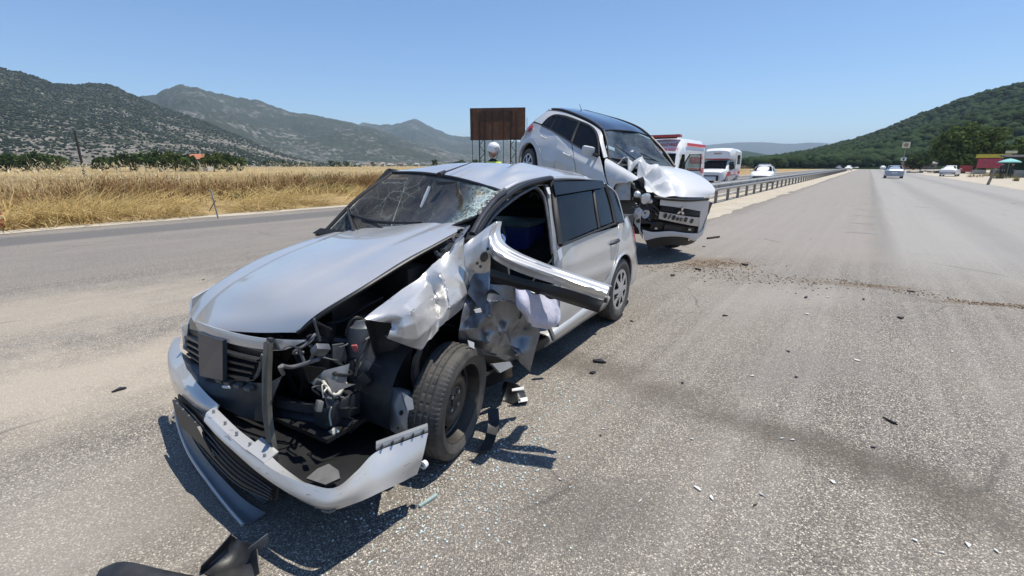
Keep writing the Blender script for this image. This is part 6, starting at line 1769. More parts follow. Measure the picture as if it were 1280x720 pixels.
def make_pickup(frame):
    o = empty('ambulance_pickup', 'white pickup ambulance with a tall cap, red side lettering and an orange roof light', 'pickup', frame=frame)
    def sec(h, w, t): return [(w * .88, .42), (w * .97, .5), (w, .8), (w * .985, 1.08), (w * t, h * .62 + .42), (w * t * .97, h - .12), (w * t * .86, h - .02), (w * t * .4, h + .01), (0, h + .015)]
    def low(h, w): return [(w * .88, .40), (w * .97, .48), (w, .7), (w, h * .8), (w * .96, h - .05), (w * .8, h), (w * .5, h + .01), (w * .2, h + .015), (0, h + .015)]
    st = [(0, low(.98, .80)), (-.10, low(1.06, .92)), (-.9, low(1.16, .95)), (-1.15, low(1.18, .95)), (-1.85, sec(1.80, .95, .86)), (-2.2, sec(1.84, .95, .86)), (-3.2, sec(1.84, .95, .86)), (-3.35, sec(1.2, .95, .98)), (-5.1, sec(1.16, .95, .98)), (-5.2, sec(1.12, .93, .98))]
    body_shell(st).build('body', WHT, o)
    cap = [(-1.75, [(.80, 1.90), (.86, 1.95), (.86, 2.10), (.84, 2.30), (.78, 2.40), (.5, 2.46), (0, 2.48)]), (-2.0, [(.90, 1.87), (.95, 1.92), (.95, 2.1), (.92, 2.48), (.86, 2.58), (.5, 2.64), (0, 2.66)]), (-3.2, [(.93, 1.86), (.96, 1.92), (.96, 2.1), (.93, 2.52), (.86, 2.62), (.5, 2.68), (0, 2.70)])]
    body_shell(cap).build('cap_front', WHT, o)
    box = [(-3.36, [(.95, 1.14), (.97, 1.5), (.96, 2.1), (.93, 2.52), (.86, 2.62), (.5, 2.68), (0, 2.70)]), (-5.15, [(.95, 1.14), (.97, 1.5), (.96, 2.1), (.93, 2.46), (.86, 2.56), (.5, 2.62), (0, 2.64)])]
    cp_ = body_shell(box).build('rear_cap', WHT, o)
    def ws(y, z): return (-1.17 - (z - 1.2) / .58 * .66 + .02, y, z + .02)
    quad_panel('windscreen', [ws(-.78, 1.22), ws(.78, 1.22), ws(.70, 1.76), ws(-.70, 1.76)], MATS['winglass'], o, .01, .02)
    for x0, x1, t0, t1 in [(-1.50, -2.30, -1.95, -2.30), (-2.38, -3.15, -2.38, -3.10)]:
        both(lambda s: quad_panel('side_window', [(x0, s * .965, 1.20), (x1, s * .965, 1.20), (t1, s * .865, 1.72), (t0, s * .865, 1.72)], MATS['winglass'], o, .006))
    both(lambda s: quad_panel('cap_window', [(-3.7, s * .978, 1.55), (-4.7, s * .978, 1.55), (-4.7, s * .968, 2.2), (-3.7, s * .968, 2.2)], MATS['clear'], cp_, .006))
    quad_panel('grille', [(.012, -.62, .70), (.012, .62, .70), (-.02, .6, .92), (-.02, -.6, .92)], SEAL, o, .01)
    quad_panel('front_bumper', [(.06, -.86, .42), (.06, .86, .42), (.04, .86, .62), (.04, -.86, .62)], WHT, o, .06, .02)
    both(lambda s: quad_panel('headlamp', [(.0, s * .62, .74), (-.10, s * .92, .76), (-.16, s * .92, .94), (-.03, s * .62, .92)], MATS['lens'], o, .02))
    MB().box((-1.80, 0, 2.28), (.10, .62, .18), ch=.04).build('roof_light', MATS['orange'], o)
    quad_panel('dark_cap_edge', [(-1.74, -.80, 1.86), (-1.74, .80, 1.86), (-1.745, .82, 1.93), (-1.745, -.82, 1.93)], MATS['redpaint'], o, .01)
    quad_panel('red_side_band', [(-.6, .966, .72), (-5.0, .966, .80), (-5.0, .972, 1.05), (-1.0, .972, 1.02)], MATS['redpaint'], o, .004)
    text_mesh('lettering', 'AMBULANS', .30, WHT, o, basis((-3.0, .980, .90), (-1, 0, 0), (0, 0, 1)), .008, .003, 1.5)
    MB().box((.05, .55, .55), (.08, .16, .30), ch=.02).build('bull_lamp', SEAL, o)
    for x in (-.95, -4.1):
        make_wheel(o, (x, .83, .38), True, r=.38, w=.24, rim=.23, kind=6, nseg=48, tread=False)
        make_wheel(o, (x, -.83, .38), False, r=.38, w=.24, rim=.23, kind=6, nseg=48, tread=False)
    both(lambda s: MB().box((-1.45, s * 1.08, 1.25), (.12, .20, .20), ch=.04).build('door_mirror', SEAL, o))
al_, ac_ = to_rd((14.6, 34.0))
make_pickup(Frame(tuple(rd(al_, ac_ - .95)), heading()))

def make_sedan(name, label, frame, col, group=None, detail=True, bar=False, rear_red=False):
    o = empty(name, label, 'car', group, frame=frame)
    def low(h, w): return [(w * .86, .22), (w * .97, .32), (w, .52), (w * .99, h * .85), (w * .94, h - .04), (w * .75, h), (w * .45, h + .012), (w * .2, h + .016), (0, h + .018)]
    def cab(h, w, t): return [(w * .86, .20), (w * .97, .30), (w, .55), (w * .98, .84), (w * .93, .95), (w * t * 1.06, .95 + (h - .95) * .5), (w * t, h - .08), (w * t * .72, h - .01), (0, h + .01)]
    st = [(.02, low(.58, .70)), (-.06, low(.68, .82)), (-.35, low(.80, .89)), (-1.15, low(.95, .90)), (-1.30, low(.97, .90)), (-2.0, cab(1.40, .90, .72)), (-2.45, cab(1.46, .90, .71)), (-3.2, cab(1.42, .90, .70)), (-3.95, low(1.03, .90)), (-4.35, low(1.0, .87)), (-4.50, low(.86, .80))]
    body_shell(st).build('body', col, o)
    def sl(x0, z0, x1, z1, y, z): return (x0 + (z - z0) / (z1 - z0) * (x1 - x0), y, z)
    quad_panel('windscreen', [(-1.30, -.72, .99), (-1.30, .72, .99), (-1.95, .58, 1.385), (-1.95, -.58, 1.385)], MATS['winglass'], o, .012, -.04)
    quad_panel('rear_screen', [(-3.93, .70, 1.04), (-3.93, -.70, 1.04), (-3.28, -.56, 1.40), (-3.28, .56, 1.40)], MATS['winglass'], o, .012, -.04)
    for x0, x1, t0, t1 in [(-1.55, -2.45, -2.02, -2.45), (-2.52, -3.50, -2.52, -3.25)]:
        both(lambda s: quad_panel('side_window', [(x0, s * .865, .965), (x1, s * .865, .965), (t1, s * .672, 1.35), (t0, s * .672, 1.35)], MATS['winglass'], o, .008, 0.0))
    quad_panel('grille', [(.055, -.60, .36), (.055, .60, .36), (.02, .66, .56), (.02, -.66, .56)], SEAL, o, .03)
    both(lambda s: quad_panel('headlamp', [(.0, s * .56, .58), (-.18, s * .86, .62), (-.28, s * .85, .72), (-.05, s * .60, .68)], MATS['lens'], o, .015))
    both(lambda s: quad_panel('tail_lamp', [(-4.47, s * .50, .74), (-4.38, s * .84, .72), (-4.36, s * .84, .90), (-4.44, s * .50, .90)], MATS['red'], o, .02))
    quad_panel('rear_bumper', [(-4.49, .80, .26), (-4.49, -.80, .26), (-4.53, -.78, .52), (-4.53, .78, .52)], SEAL if rear_red else col, o, .03, -.02)
    quad_panel('number_plate', [(-4.535, .26, .56), (-4.535, -.26, .56), (-4.52, -.26, .68), (-4.52, .26, .68)], MATS['helmet'], o, .01)
    if bar:
        MB().box((-2.6, 0, 1.53), (.26, 1.0, .10), ch=.03).build('light_bar', MATS['lens'], o)
    both(lambda s: MB().box((-1.62, s * .99, 1.0), (.10, .18, .12), ch=.03).build('door_mirror', col, o))
    for x in (-.85, -3.5):
        make_wheel(o, (x, .78, .31), True, r=.31, w=.20, rim=.20, kind=5, nseg=40, tread=False)
        make_wheel(o, (x, -.78, .31), False, r=.31, w=.20, rim=.20, kind=5, nseg=40, tread=False)
    return o
def away(turn=0.0): return math.atan2(AX[1], AX[0]) + turn
def road_pt(px, Y): 
    X = (px - 640) / F_PX * (Y * CP + CAM_H * SP); return to_rd((X, Y))
al_, ac_ = road_pt(950, 42)
make_sedan('white_sedan', 'white sedan with a roof light bar stopped behind the pickup ambulance', Frame(tuple(rd(al_, ac_)), heading(R(4))), WHT, bar=True)
SLV2 = paint('blue_grey_paint', (.30, .36, .44), .5, rough=.35, coat=.6, dust=.1)
al_, ac_ = road_pt(1117, 57)
make_sedan('driving_sedan', 'blue grey sedan driving away in the outer lane', Frame(tuple(rd(al_ + 4.5, ac_)), away()), SLV2)
al_, ac_ = road_pt(1195, 66)
make_sedan('parked_sedan', 'white sedan with a dark rear bumper parked on the pale verge by the big tree', Frame(tuple(rd(al_ + 4.5, ac_)), away(R(-12))), WHT, rear_red=True)
DK = paint('dark_car_paint', (.05, .055, .065), .2, dust=.2)
for px, Y, cl, hd, wd in [(1103, 190, WHT, 1, 'white'), (1093, 240, DK, 1, 'dark'), (1048, 170, DK, 0, 'dark'), (1060, 150, WHT, 0, 'white'), (1070, 210, WHT, 0, 'white')]:
    al_, ac_ = road_pt(px, Y)
    make_sedan('distant_car', 'tiny %s car far down the %s carriageway' % (wd, 'near' if hd else 'far'), Frame(tuple(rd(al_, ac_)), away() if hd else heading()), cl, 'distant cars on the highway')
# ------------------------------------------------------------------ guardrail on the median
gr = empty('guardrail', 'galvanised steel guardrail on posts along the sandy median', 'guardrail', loc=tuple(rd(8.2, -4.7)), rz=math.atan2(AX[1], AX[0]))
prof = [(.0, .47), (.0, .50), (.055, .535), (.075, .56), (.055, .585), (.0, .62), (.0, .66), (.055, .695), (.075, .72), (.055, .745), (.0, .78), (.0, .80)]
def beam(L):
    m = MB()
    for s in (1, -1):
        G = np.array([[(x, -s * (d + .07), z) for x in (0, L * .5, L)] for d, z in prof])
        m.grid(G if s > 0 else G[:, ::-1], .004)
    return m.mesh('beam', MATS['galv'], True, 50)
b4 = beam(3.96)
pm = MB().box((0, 0, .38), (.06, .11, .76), ch=.006).mesh('post', MATS['post'])
sm = MB().box((0, .0, .62), (.05, .19, .22), ch=.004).mesh('spacer', MATS['post'])
for i in range(56):
    o = link('beam', b4, gr); o.location = (i * 4.0, 0, 0.02 if i else -.0)
for i in range(1, 76):
    o = link('post', pm, gr); o.location = (i * 2.0, 0, 0)
    s_ = link('spacer', sm, o)
o = MB().tube([(-.02, -.10, .50), (-.10, -.07, .5), (-.14, 0, .5), (-.10, .07, .5), (-.02, .10, .5)], .03, 8, smooth_n=12).build('bent_end', MATS['galv'], gr)
# low concrete edging beyond the rail
for i in range(18):
    e = MB().box((0, 0, .05), (3.9, .16, .16), ch=.02).build('kerb', mat('kerb_concrete', (.42, .40, .36), .9, 0, .2, 3) if i == 0 else bpy.data.materials['kerb_concrete'])
    e.location = tuple(rd(13.5 + 4 * i, -5.55)); e.rotation_euler = (0, 0, math.atan2(AX[1], AX[0])); tag(e, kind='structure')

# ------------------------------------------------------------------ billboard seen from behind
bbp = at_depth(622, 177, 58)
bb = empty('billboard', 'brown weathered billboard on lattice legs seen from behind', 'billboard', loc=(bbp[0], bbp[1], 0), rz=R(-8))
zb, zt, hw = 4.35, 7.75, 3.15
n = 9
for i in range(n):
    x0, x1 = -hw + 2 * hw * i / n, -hw + 2 * hw * (i + 1) / n - .004
    MB().box(((x0 + x1) / 2, 0, (zb + zt) / 2), (x1 - x0, .05, zt - zb)).build('board', MATS['rust'], bb)
MB().box((0, .06, zt), (2 * hw + .1, .14, .12)).build('frame_bar', MATS['rustframe'], bb)
MB().box((0, .06, zb), (2 * hw + .1, .14, .10)).build('frame_bar', MATS['rustframe'], bb)
MB().box((-.1, -.10, zt - .85), (3.6, .03, 1.15)).build('patch_panel', mat('burnt_panel', (.06, .036, .026), .85, 0, .3, 2), bb)
for x in (-hw, hw): MB().box((x, .06, (zb + zt) / 2), (.10, .14, zt - zb)).build('frame_bar', MATS['rustframe'], bb)
for x in (-2.1, 1.55):
    for dx in (0, .62): MB().box((x + dx, -.18, zt / 2 - .2), (.12, .12, zt - .4)).build('leg', MATS['rustframe'], bb)
    for k in range(5):
        z0 = .5 + k * .8
        MB().tube([(x + (.62 if k % 2 else 0), -.18, z0), (x + (0 if k % 2 else .62), -.18, z0 + .8)], .035, 5).build('brace', MATS['rustframe'], bb)
for x in (-2.95, -.6, .7): MB().box((x, -.12, zt / 2), (.06, .06, zt)).build('pole', MATS['rustframe'], bb)
MB().box((hw + .25, 0, 5.9), (.05, .05, 1.6)).build('lamp_arm', MATS['rustframe'], bb)

# ------------------------------------------------------------------ people
def skin_body(name, joints, edges, m, parent, sub=2):
    me = bpy.data.meshes.new(name); me.from_pydata([j[0] for j in joints], edges, []); me.update()
    o = link(name, me, parent); me.materials.append(m)
    md = o.modifiers.new('skin', 'SKIN')
    sv = me.skin_vertices[0].data
    for i, j in enumerate(joints):
        r_ = j[1]; sv[i].radius = r_ if isinstance(r_, tuple) else (r_, r_)
        sv[i].use_root = (i == 0)
    md.use_smooth_shade = True
    ss = o.modifiers.new('sub', 'SUBSURF'); ss.levels = sub; ss.render_levels = sub
    return o
def make_person(name, label, loc, rz, H=1.76, cloth='navy', helmet=True, vest=True, look=0.0):
    s = H / 1.76
    o = empty(name, label, 'person', loc=loc, rz=rz)
    J = [((0, 0, .96), (.15, .11)), ((0, 0, 1.15), (.15, .105)), ((0, .0, 1.34), (.175, .11)), ((0, .0, 1.45), (.10, .08)), ((0, .01, 1.52), (.055, .055)),
         ((.19, 0, 1.41), .065), ((.25, .02, 1.14), .045), ((.24, -.16, .98), .036), ((-.19, 0, 1.41), .065), ((-.26, .02, 1.14), .045), ((-.22, -.18, .99), .036),
         ((.10, 0, .88), .095), ((.11, -.01, .50), .065), ((.12, .02, .10), .048), ((.12, -.10, .045), (.045, .035)), ((-.10, 0, .88), .095), ((-.11, -.01, .50), .065), ((-.12, .02, .10), .048), ((-.12, -.10, .045), (.045, .035))]
    E = [(0, 1), (1, 2), (2, 3), (3, 4), (2, 5), (5, 6), (6, 7), (2, 8), (8, 9), (9, 10), (0, 11), (11, 12), (12, 13), (13, 14), (0, 15), (15, 16), (16, 17), (17, 18)]
    J = [(tuple(c * s for c in p), r_) for p, r_ in J]
    skin_body('body', J, E, MATS[cloth], o)
    bm = bmesh.new(); bmesh.ops.create_uvsphere(bm, u_segments=24, v_segments=18, radius=.1)
    for v in bm.verts:
        x, y, z = v.co
        v.co.z = z * 1.22; v.co.x = x * .80; v.co.y = y * .98
        if z < -.02: v.co.x *= 1 + z * 3.2; v.co.y *= 1 + z * 1.2
        if y < -.07 and abs(x) < .022 and -.045 < z < .02: v.co.y -= .022       # nose
        if y < -.06 and .015 < abs(x) < .05 and .0 < z < .03: v.co.y += .010    # eye sockets
        if y < -.06 and abs(x) < .035 and -.075 < z < -.055: v.co.y += .006     # mouth
        if abs(x) > .085 and abs(y) < .03 and abs(z) < .04: v.co.x *= 1.14      # ears
    me = bpy.data.meshes.new('head'); bm.to_mesh(me); bm.free(); me.materials.append(MATS['skin'])
    me.polygons.foreach_set('use_smooth', np.ones(len(me.polygons), bool))
    hd = link('head', me, o); hd.location = (0, -.03 * s, 1.64 * s); hd.rotation_euler = (R(22) if helmet else R(8), 0, look)
    for sx in (-1, 1):
        MB().box((sx * .032, -.088, .018), (.022, .008, .010), ch=.003).build('eye', MATS['helmet'], hd)
        MB().box((sx * .032, -.088, .040), (.034, .010, .008)).build('brow', MATS['seal'], hd)
    MB().box((0, -.086, -.052), (.045, .008, .010)).build('mouth', MATS['pink'], hd)
    for sx in (-1, 1):                                   # hands: palm, four fingers and a thumb
        px, py, pz = (.24 if sx > 0 else -.22) * s, (-.20 if sx > 0 else -.22) * s, .955 * s
        m = MB().box((px, py, pz), (.075, .03, .085), ch=.012)
        hn = m.build('hand', MATS['skin'], o)
        for k, ln in enumerate((.065, .075, .07, .055)):
            fx = px - .03 + k * .02
            MB().tube([(fx, py, pz - .035), (fx, py - .012, pz - .035 - ln * .55), (fx, py - .002 - .03, pz - .035 - ln)], [.009, .0085, .007], 6).build('finger', MATS['skin'], hn)
        MB().tube([(px - sx * .035, py, pz + .02), (px - sx * .055, py - .02, pz - .01), (px - sx * .05, py - .03, pz - .04)], [.010, .009, .008], 6).build('thumb', MATS['skin'], hn)
    if helmet:
        m = MB().lathe([(.0, .155), (.045, .150), (.085, .128), (.112, .085), (.122, .03), (.122, -.01), (.112, -.015)], 28, axis=2)
        h = m.build('helmet', MATS['helmet'], hd); h.location = (0, .01, .015)
        MB().grid(coons([(-.10, -.075, .0), (0, -.135, -.012), (.10, -.075, .0)], [(-.098, -.08, .028), (0, -.122, .030), (.098, -.08, .028)], [(-.10, -.075, 0), (-.098, -.08, .028)], [(.10, -.075, 0), (.098, -.08, .028)], 14, 4), .004).build('visor', MATS['alloy'], h)
        MB().lathe([(.028, .0), (.034, .0), (.034, .008), (.028, .008)], 18, axis=1, c=(0, -.118, .075)).build('badge_ring', MATS['seal'], h)
        MB().tube([(-.10, .0, -.02), (-.07, -.06, -.12), (0, -.075, -.15), (.07, -.06, -.12), (.10, 0, -.02)], .006, 5, smooth_n=14).build('chin_strap', MATS['seal'], h)
    else:
        m = MB().lathe([(.0, .135), (.05, .125), (.082, .09), (.09, .04), (.086, .0)], 20, axis=2); m.build('hair', MATS['seal'], hd)
    if vest:
        rows = []
        for z, rx, ry in [(.92, .20, .155), (1.10, .195, .150), (1.30, .215, .150), (1.40, .215, .135), (1.455, .15, .11)]:
            rows.append([(rx * s * math.cos(q), ry * s * math.sin(q), z * s) for q in np.linspace(0, 2 * math.pi, 28)])
        vt = MB().grid(np.array(rows), .006).build('safety_vest', MATS['hivis'], o)
        for z in (1.06, 1.20):
            MB().lathe([(1.0, -.025), (1.005, .025)], 28, axis=2).xf(Matrix.Translation((0, 0, z * s)) @ Matrix.Diagonal((.205 * s, .158 * s, 1, 1))).build('reflective_band', MATS['alloy'], vt)
    return o
pp = at_depth(616, 183, 9.6)
make_person('person', 'person in a white helmet and yellow safety vest looking down behind the silver sedan', (pp[0], pp[1], 0), R(25), H=1.83, look=R(10))

# ------------------------------------------------------------------ trees and bushes
BARK = mat('bark', (.09, .07, .05), .95, 0, .3, 6, bump=.5, bs=20)
LEAFS = [leafmat('leaf_dark', (.055, .085, .028), .45, .35), leafmat('leaf_mid', (.095, .13, .042), .4, .35), leafmat('leaf_olive', (.11, .13, .055), .35, .35)]
def make_tree(name, label, loc, h, rx, group=None, trunk=.25, leaf=0, n=2600, size=.34, seed=0, base=.22, cat='tree'):
    rg = np.random.default_rng(seed)
    o = empty(name, label, cat, group, loc=loc)
    m = MB()
    top = np.array([rg.normal(0, .1) * rx, rg.normal(0, .1) * rx, h * .62])
    m.tube([(0, 0, -.1), (rg.normal(0, .05) * h * .1, 0, h * .25), top], [trunk, trunk * .75, trunk * .3], 8, smooth_n=8)
    cl = []
    for k in range(9):
        q = k * 2.4 + rg.uniform(0, .6); rr_ = rx * rg.uniform(.35, .75); z1 = h * rg.uniform(.45, .85)
        e = np.array([rr_ * math.cos(q), rr_ * math.sin(q), z1]); st_ = np.array([0, 0, h * rg.uniform(.18, .45)])
        m.tube([st_, (st_ + e) / 2 + np.array([0, 0, h * .04]), e], [trunk * .4, trunk * .25, trunk * .08], 6, smooth_n=5)
        cl.append(e)
    m.build('trunk', BARK, o)
    nc = 46
    C = [e for e in cl]
    while len(C) < nc:
        v = rg.normal(size=3); v /= np.linalg.norm(v); v *= rg.uniform(.45, 1.0)
        C.append(np.array([v[0] * rx * .85, v[1] * rx * .85, h * (base + (1 - base) * .5) + v[2] * h * (1 - base) * .46]))
    C = np.array(C)
    k = rg.integers(0, nc, n)
    rad = rg.uniform(.16, .34, nc) * rx
    d = rg.normal(size=(n, 3)); d /= np.linalg.norm(d, axis=1, keepdims=True)
    P = C[k] + d * (rad[k] * rg.uniform(.35, 1.0, n) ** .5)[:, None] * np.array([1, 1, .8])
    P[:, 2] = np.maximum(P[:, 2], h * base * .5)
    a = rg.normal(size=(n, 3)); a /= np.linalg.norm(a, axis=1, keepdims=True)
    b = np.cross(a, d + rg.normal(0, .4, (n, 3))); b /= np.maximum(np.linalg.norm(b, axis=1, keepdims=True), 1e-6)
    sz = (size * rg.uniform(.5, 1.2, n))[:, None]
    V = np.stack([P - a * sz - b * sz * .5, P + a * sz * .3 - b * sz * .6, P + a * sz + b * sz * .1, P - a * sz * .2 + b * sz * .6], 1).reshape(-1, 3)
    link('crown', raw_mesh('crown', V, np.arange(n * 4).reshape(-1, 4), LEAFS[leaf]), o)
    return o
def far_pt(px, Y):
    d = Y * CP + CAM_H * SP
    return (px - 640) / F_PX * d, Y
# the orchard row beyond the field
row = [(4, 118, 4.6, 3.4), (26, 122, 4.4, 3.2), (48, 116, 4.8, 3.5), (70, 126, 4.2, 3.0), (128, 132, 3.6, 2.6), (146, 128, 4.0, 3.0), (164, 124, 4.4, 3.2), (183, 126, 4.6, 3.4), (201, 122, 4.8, 3.4), (220, 120, 4.9, 3.6), (236, 128, 4.2, 3.0), (268, 120, 4.6, 3.2), (284, 124, 4.6, 3.2), (297, 128, 3.6, 2.4), (-18, 120, 4.6, 3.4), (-45, 122, 4.6, 3.6)]
lab = ['low round orchard tree beside the leaning pole', 'low dark orchard tree at the edge of the dry field', 'low orchard tree next to the red roofed house']
for i, (px, Y, h, rx) in enumerate(row):
    x, y = far_pt(px, Y)
    near_house, near_pole = 225 < px < 290, 60 < px < 150
    make_tree('orchard_tree', lab[2] if near_house else lab[0] if near_pole else lab[1], (x, y, 0), h, rx, 'orchard trees beyond the dry field', .16, i % 2, 900, .42, 100 + i, .05)
# small trees dotted over the plain at the foot of the hills
rgt = np.random.default_rng(77)
for i in range(16):
    px = rgt.uniform(310, 640); Y = rgt.uniform(330, 620)
    x, y = far_pt(px, Y)
    make_tree('plain_tree', 'small dark tree dotted on the plain below the hills', (x, y, 0), rgt.uniform(4, 7), rgt.uniform(2.5, 5), 'trees dotted on the far plain', .2, 0, 240, .9, 300 + i, .05)
x, y = far_pt(1203, 96)
make_tree('roadside_tree', 'big leafy green tree standing behind the parked white sedan', (x, y, 0), 8.6, 6.4, None, .40, 1, 7000, .40, 5, .10)
x, y = far_pt(1230, 104)
make_tree('roadside_tree', 'shorter bushy tree between the big tree and the stall signs', (x, y, 0), 5.6, 4.2, None, .25, 2, 2600, .40, 6, .08)
x, y = far_pt(1150, 170)
make_tree('roadside_tree', 'round tree behind the small huts by the sign pole', (x, y, 0), 6.5, 5.0, None, .25, 0, 1800, .5, 8, .08)
x, y = far_pt(1275, 92)
make_tree('roadside_tree', 'tree rising above the red stall sign', (x, y, 0), 6.2, 4.5, None, .25, 1, 2600, .4, 9, .08)
for i, (px, Y, h, rx) in enumerate([(985, 240, 6, 5), (1000, 260, 6.5, 5), (1015, 230, 5, 5), (1028, 260, 7, 5), (1042, 280, 7, 6), (1056, 300, 7, 6), (968, 220, 4, 4), (1112, 250, 6, 5), (1130, 230, 6, 5)]):
    x, y = far_pt(px, Y)
    make_tree('distant_tree', 'distant dark tree beside the highway at the foot of the hill', (x, y, 0), h, rx, 'distant trees along the highway', .25, 0, 700, .8, 400 + i, .05)

# ------------------------------------------------------------------ houses far off
def make_house(name, label, loc, rz, w, d, h, roofm, wallm, group=None, hip=True):
    o = empty(name, label, 'house', group, loc=loc, rz=rz)
    wl_o = MB().box((0, 0, h / 2), (w, d, h)).build('wall', wallm, o)
    m = MB()
    e = .35
    V = [(-w / 2 - e, -d / 2 - e, h), (w / 2 + e, -d / 2 - e, h), (w / 2 + e, d / 2 + e, h), (-w / 2 - e, d / 2 + e, h), (-w / 4, 0, h + d * .28), (w / 4, 0, h + d * .28)]
    m.add(V, [(0, 1, 5, 4), (1, 2, 5), (2, 3, 4, 5), (3, 0, 4), (3, 2, 1, 0)])
    m.build('roof', roofm, o, smooth=False)
    for x in (-w * .28, w * .28):
        MB().box((x, -d / 2 - .02, h * .55), (w * .16, .06, h * .36)).build('window', MATS['seal'], wl_o)
    MB().box((0, -d / 2 - .02, h * .36), (w * .12, .06, h * .68)).build('door', MATS['wood'], wl_o)
    return o
TILE = mat('red_tiles', (.42, .15, .08), .85, 0, .2, 1.5)
WALL = mat('plaster_wall', (.55, .52, .47), .9, 0, .1, 1.0)
x, y = far_pt(250, 132)
make_house('farm_house', 'red roofed farm house among the orchard trees', (x, y, 0), R(12), 5.6, 4.6, 3.1, TILE, WALL)
rgv = np.random.default_rng(9)
TILE2 = mat('old_tiles', (.24, .15, .11), .9, 0, .2, .3)
WALL2 = mat('village_wall', (.36, .34, .31), .9, 0, .1, .3)
for i in range(22):
    px = rgv.uniform(372, 520) if i < 16 else rgv.uniform(520, 590); Y = rgv.uniform(700, 1150)
    x, y = far_pt(px, Y)
    make_house('village_house', 'tiny pale village house at the foot of the hills', (x, y, 0), rgv.uniform(-.6, .6), rgv.uniform(6, 11), rgv.uniform(5, 8), rgv.uniform(2.5, 4.5), [TILE2, WALL2][i % 2], WALL2, 'village houses below the hills')
x, y = far_pt(1137, 190)
make_house('roadside_hut', 'small orange hut beyond the sign pole', (x, y, 0), R(-30), 5, 4, 2.3, mat('orange_roof', (.20, .11, .07), .8), mat('orange_wall', (.26, .14, .08), .85))
x, y = far_pt(1156, 190)
make_house('roadside_hut', 'long grey hut beside the orange hut', (x, y, 0), R(-30), 6, 4, 2.2, mat('tin_roof', (.12, .125, .13), .6, .1), mat('grey_wall', (.16, .15, .135), .9))
for i, px in enumerate((1020, 1043)):
    x, y = far_pt(px, 420)
    make_house('roadside_building', ['white flat building', 'grey long building'][i] + ' far beside the highway below the hill', (x, y, 0), R(-20), [16, 22][i], 9, [6, 4][i], WALL, WALL)

# ------------------------------------------------------------------ poles, stakes, signs
b0 = at_depth(103, 206, 60); t0 = at_depth(93, 164, 60)
o = MB().tube([(b0[0], b0[1], -.1), ((b0[0] + t0[0]) / 2, b0[1], (t0[2]) / 2), t0], [.16, .14, .10], 8).build('leaning_pole', MATS['rustframe']); tag(o, 'dark wooden pole leaning over the dry field', 'pole')
g0 = gnd(271, 274)
st = empty('marker_stake', 'thin grey wooden stake with a crossed stick at the road edge', 'stake', loc=(g0[0], g0[1], 0))
MB().box((0, 0, .42), (.035, .025, .80), (0, R(-6), 0), .004).build('upright', mat('grey_stake', (.36, .33, .28), .9, 0, .3, 8), st)
MB().tube([(-.16, -.03, .22), (.06, -.03, .52)], .012, 5).build('cross_stick', MATS['wood'], st)
g0 = gnd(1, 287)
rp = empty('red_marker', 'dull red plastic road marker post by the straw verge', 'marker', loc=(g0[0] - .05, g0[1], 0))
MB().lathe([(.17, 0), (.17, .04), (.12, .05), (.10, .55), (.07, .62), (.0, .63)], 18, axis=2).build('post', mat('faded_red', (.30, .06, .04), .6, 0, .2, 5), rp)
MB().lathe([(.113, .25), (.107, .36)], 18, axis=2).build('pale_band', MATS['headliner'], rp)
x, y = far_pt(1126, 92)
sg_ = empty('sign_pole', 'tall pole carrying a square pale sign with a round emblem', 'sign', loc=(x, y, 0), rz=R(-36))
MB().tube([(0, 0, 0), (0, 0, 4.6)], .07, 8).build('pole', MATS['post'], sg_)
MB().box((0, -.02, 5.1), (1.15, .08, 1.05), ch=.02).build('sign_board', mat('cream_sign', (.62, .58, .46), .6, 0, .1, 3), sg_)
MB().lathe([(.0, -.08), (.34, -.08), (.34, -.05), (.0, -.05)], 24, c=(0, 0, 5.1)).build('round_emblem', mat('brown_emblem', (.30, .20, .12), .7), sg_)
MB().box((0, -.02, 2.6), (.8, .06, .55), ch=.02).build('lower_plate', MATS['helmet'], sg_)
MB().lathe([(.0, -.06), (.18, -.06), (.18, -.04), (.0, -.04)], 16, c=(0, 0, 2.6)).build('plate_mark', MATS['seal'], sg_)
g0 = gnd(1237, 231)
lp_ = MB().box((0, 0, .62), (.16, .10, 1.35), (0, R(14), 0), .01).build('leaning_post', mat('weathered_post', (.22, .19, .16), .9, 0, .3, 5)); lp_.location = (g0[0], g0[1], -.03); tag(lp_, 'short weathered post leaning at the right verge', 'post')

# ------------------------------------------------------------------ roadside stall
x, y = far_pt(1268, 62)
sl_ = empty('roadside_stall', 'roadside stall with a dark roof, red and yellow boards', 'stall', loc=(x, y, 0), rz=R(-36))
MB().box((3.0, 0, 2.55), (9.0, 4.2, .16), (R(4), 0, 0), .02).build('roof', MATS['rustframe'], sl_)
for px_ in (-1.3, 1.4, 4.2, 7.0):
    MB().box((px_, -1.9, 1.25), (.10, .10, 2.5)).build('post', MATS['rustframe'], sl_)
MB().box((3.2, 1.9, 1.25), (8.6, .08, 2.4)).build('back_wall', mat('green_tarp', (.05, .10, .055), .7, 0, .2, 2), sl_)
MB().box((2.6, -1.6, .45), (6.0, .7, .9), ch=.02).build('counter', mat('stall_grey', (.32, .31, .28), .8), sl_)
MB().box((4.4, -2.15, 3.35), (6.5, .10, 1.1), ch=.02).build('red_sign', mat('stall_red', (.42, .05, .05), .5), sl_)
text_mesh('lettering', 'MEYVE SEBZE', .55, MATS['helmet'], sl_, basis((4.4, -2.21, 3.5), (1, 0, 0), (0, 0, 1)), .01, .004)
MB().box((1.2, -2.2, 1.2), (1.2, .06, 1.1), ch=.01).build('green_board', mat('board_green', (.05, .22, .07), .6), sl_)
x, y = far_pt(1236, 70)
sb = empty('stall_signs', 'yellow and red hoardings beside the stall', 'sign', loc=(x, y, 0), rz=R(-36))
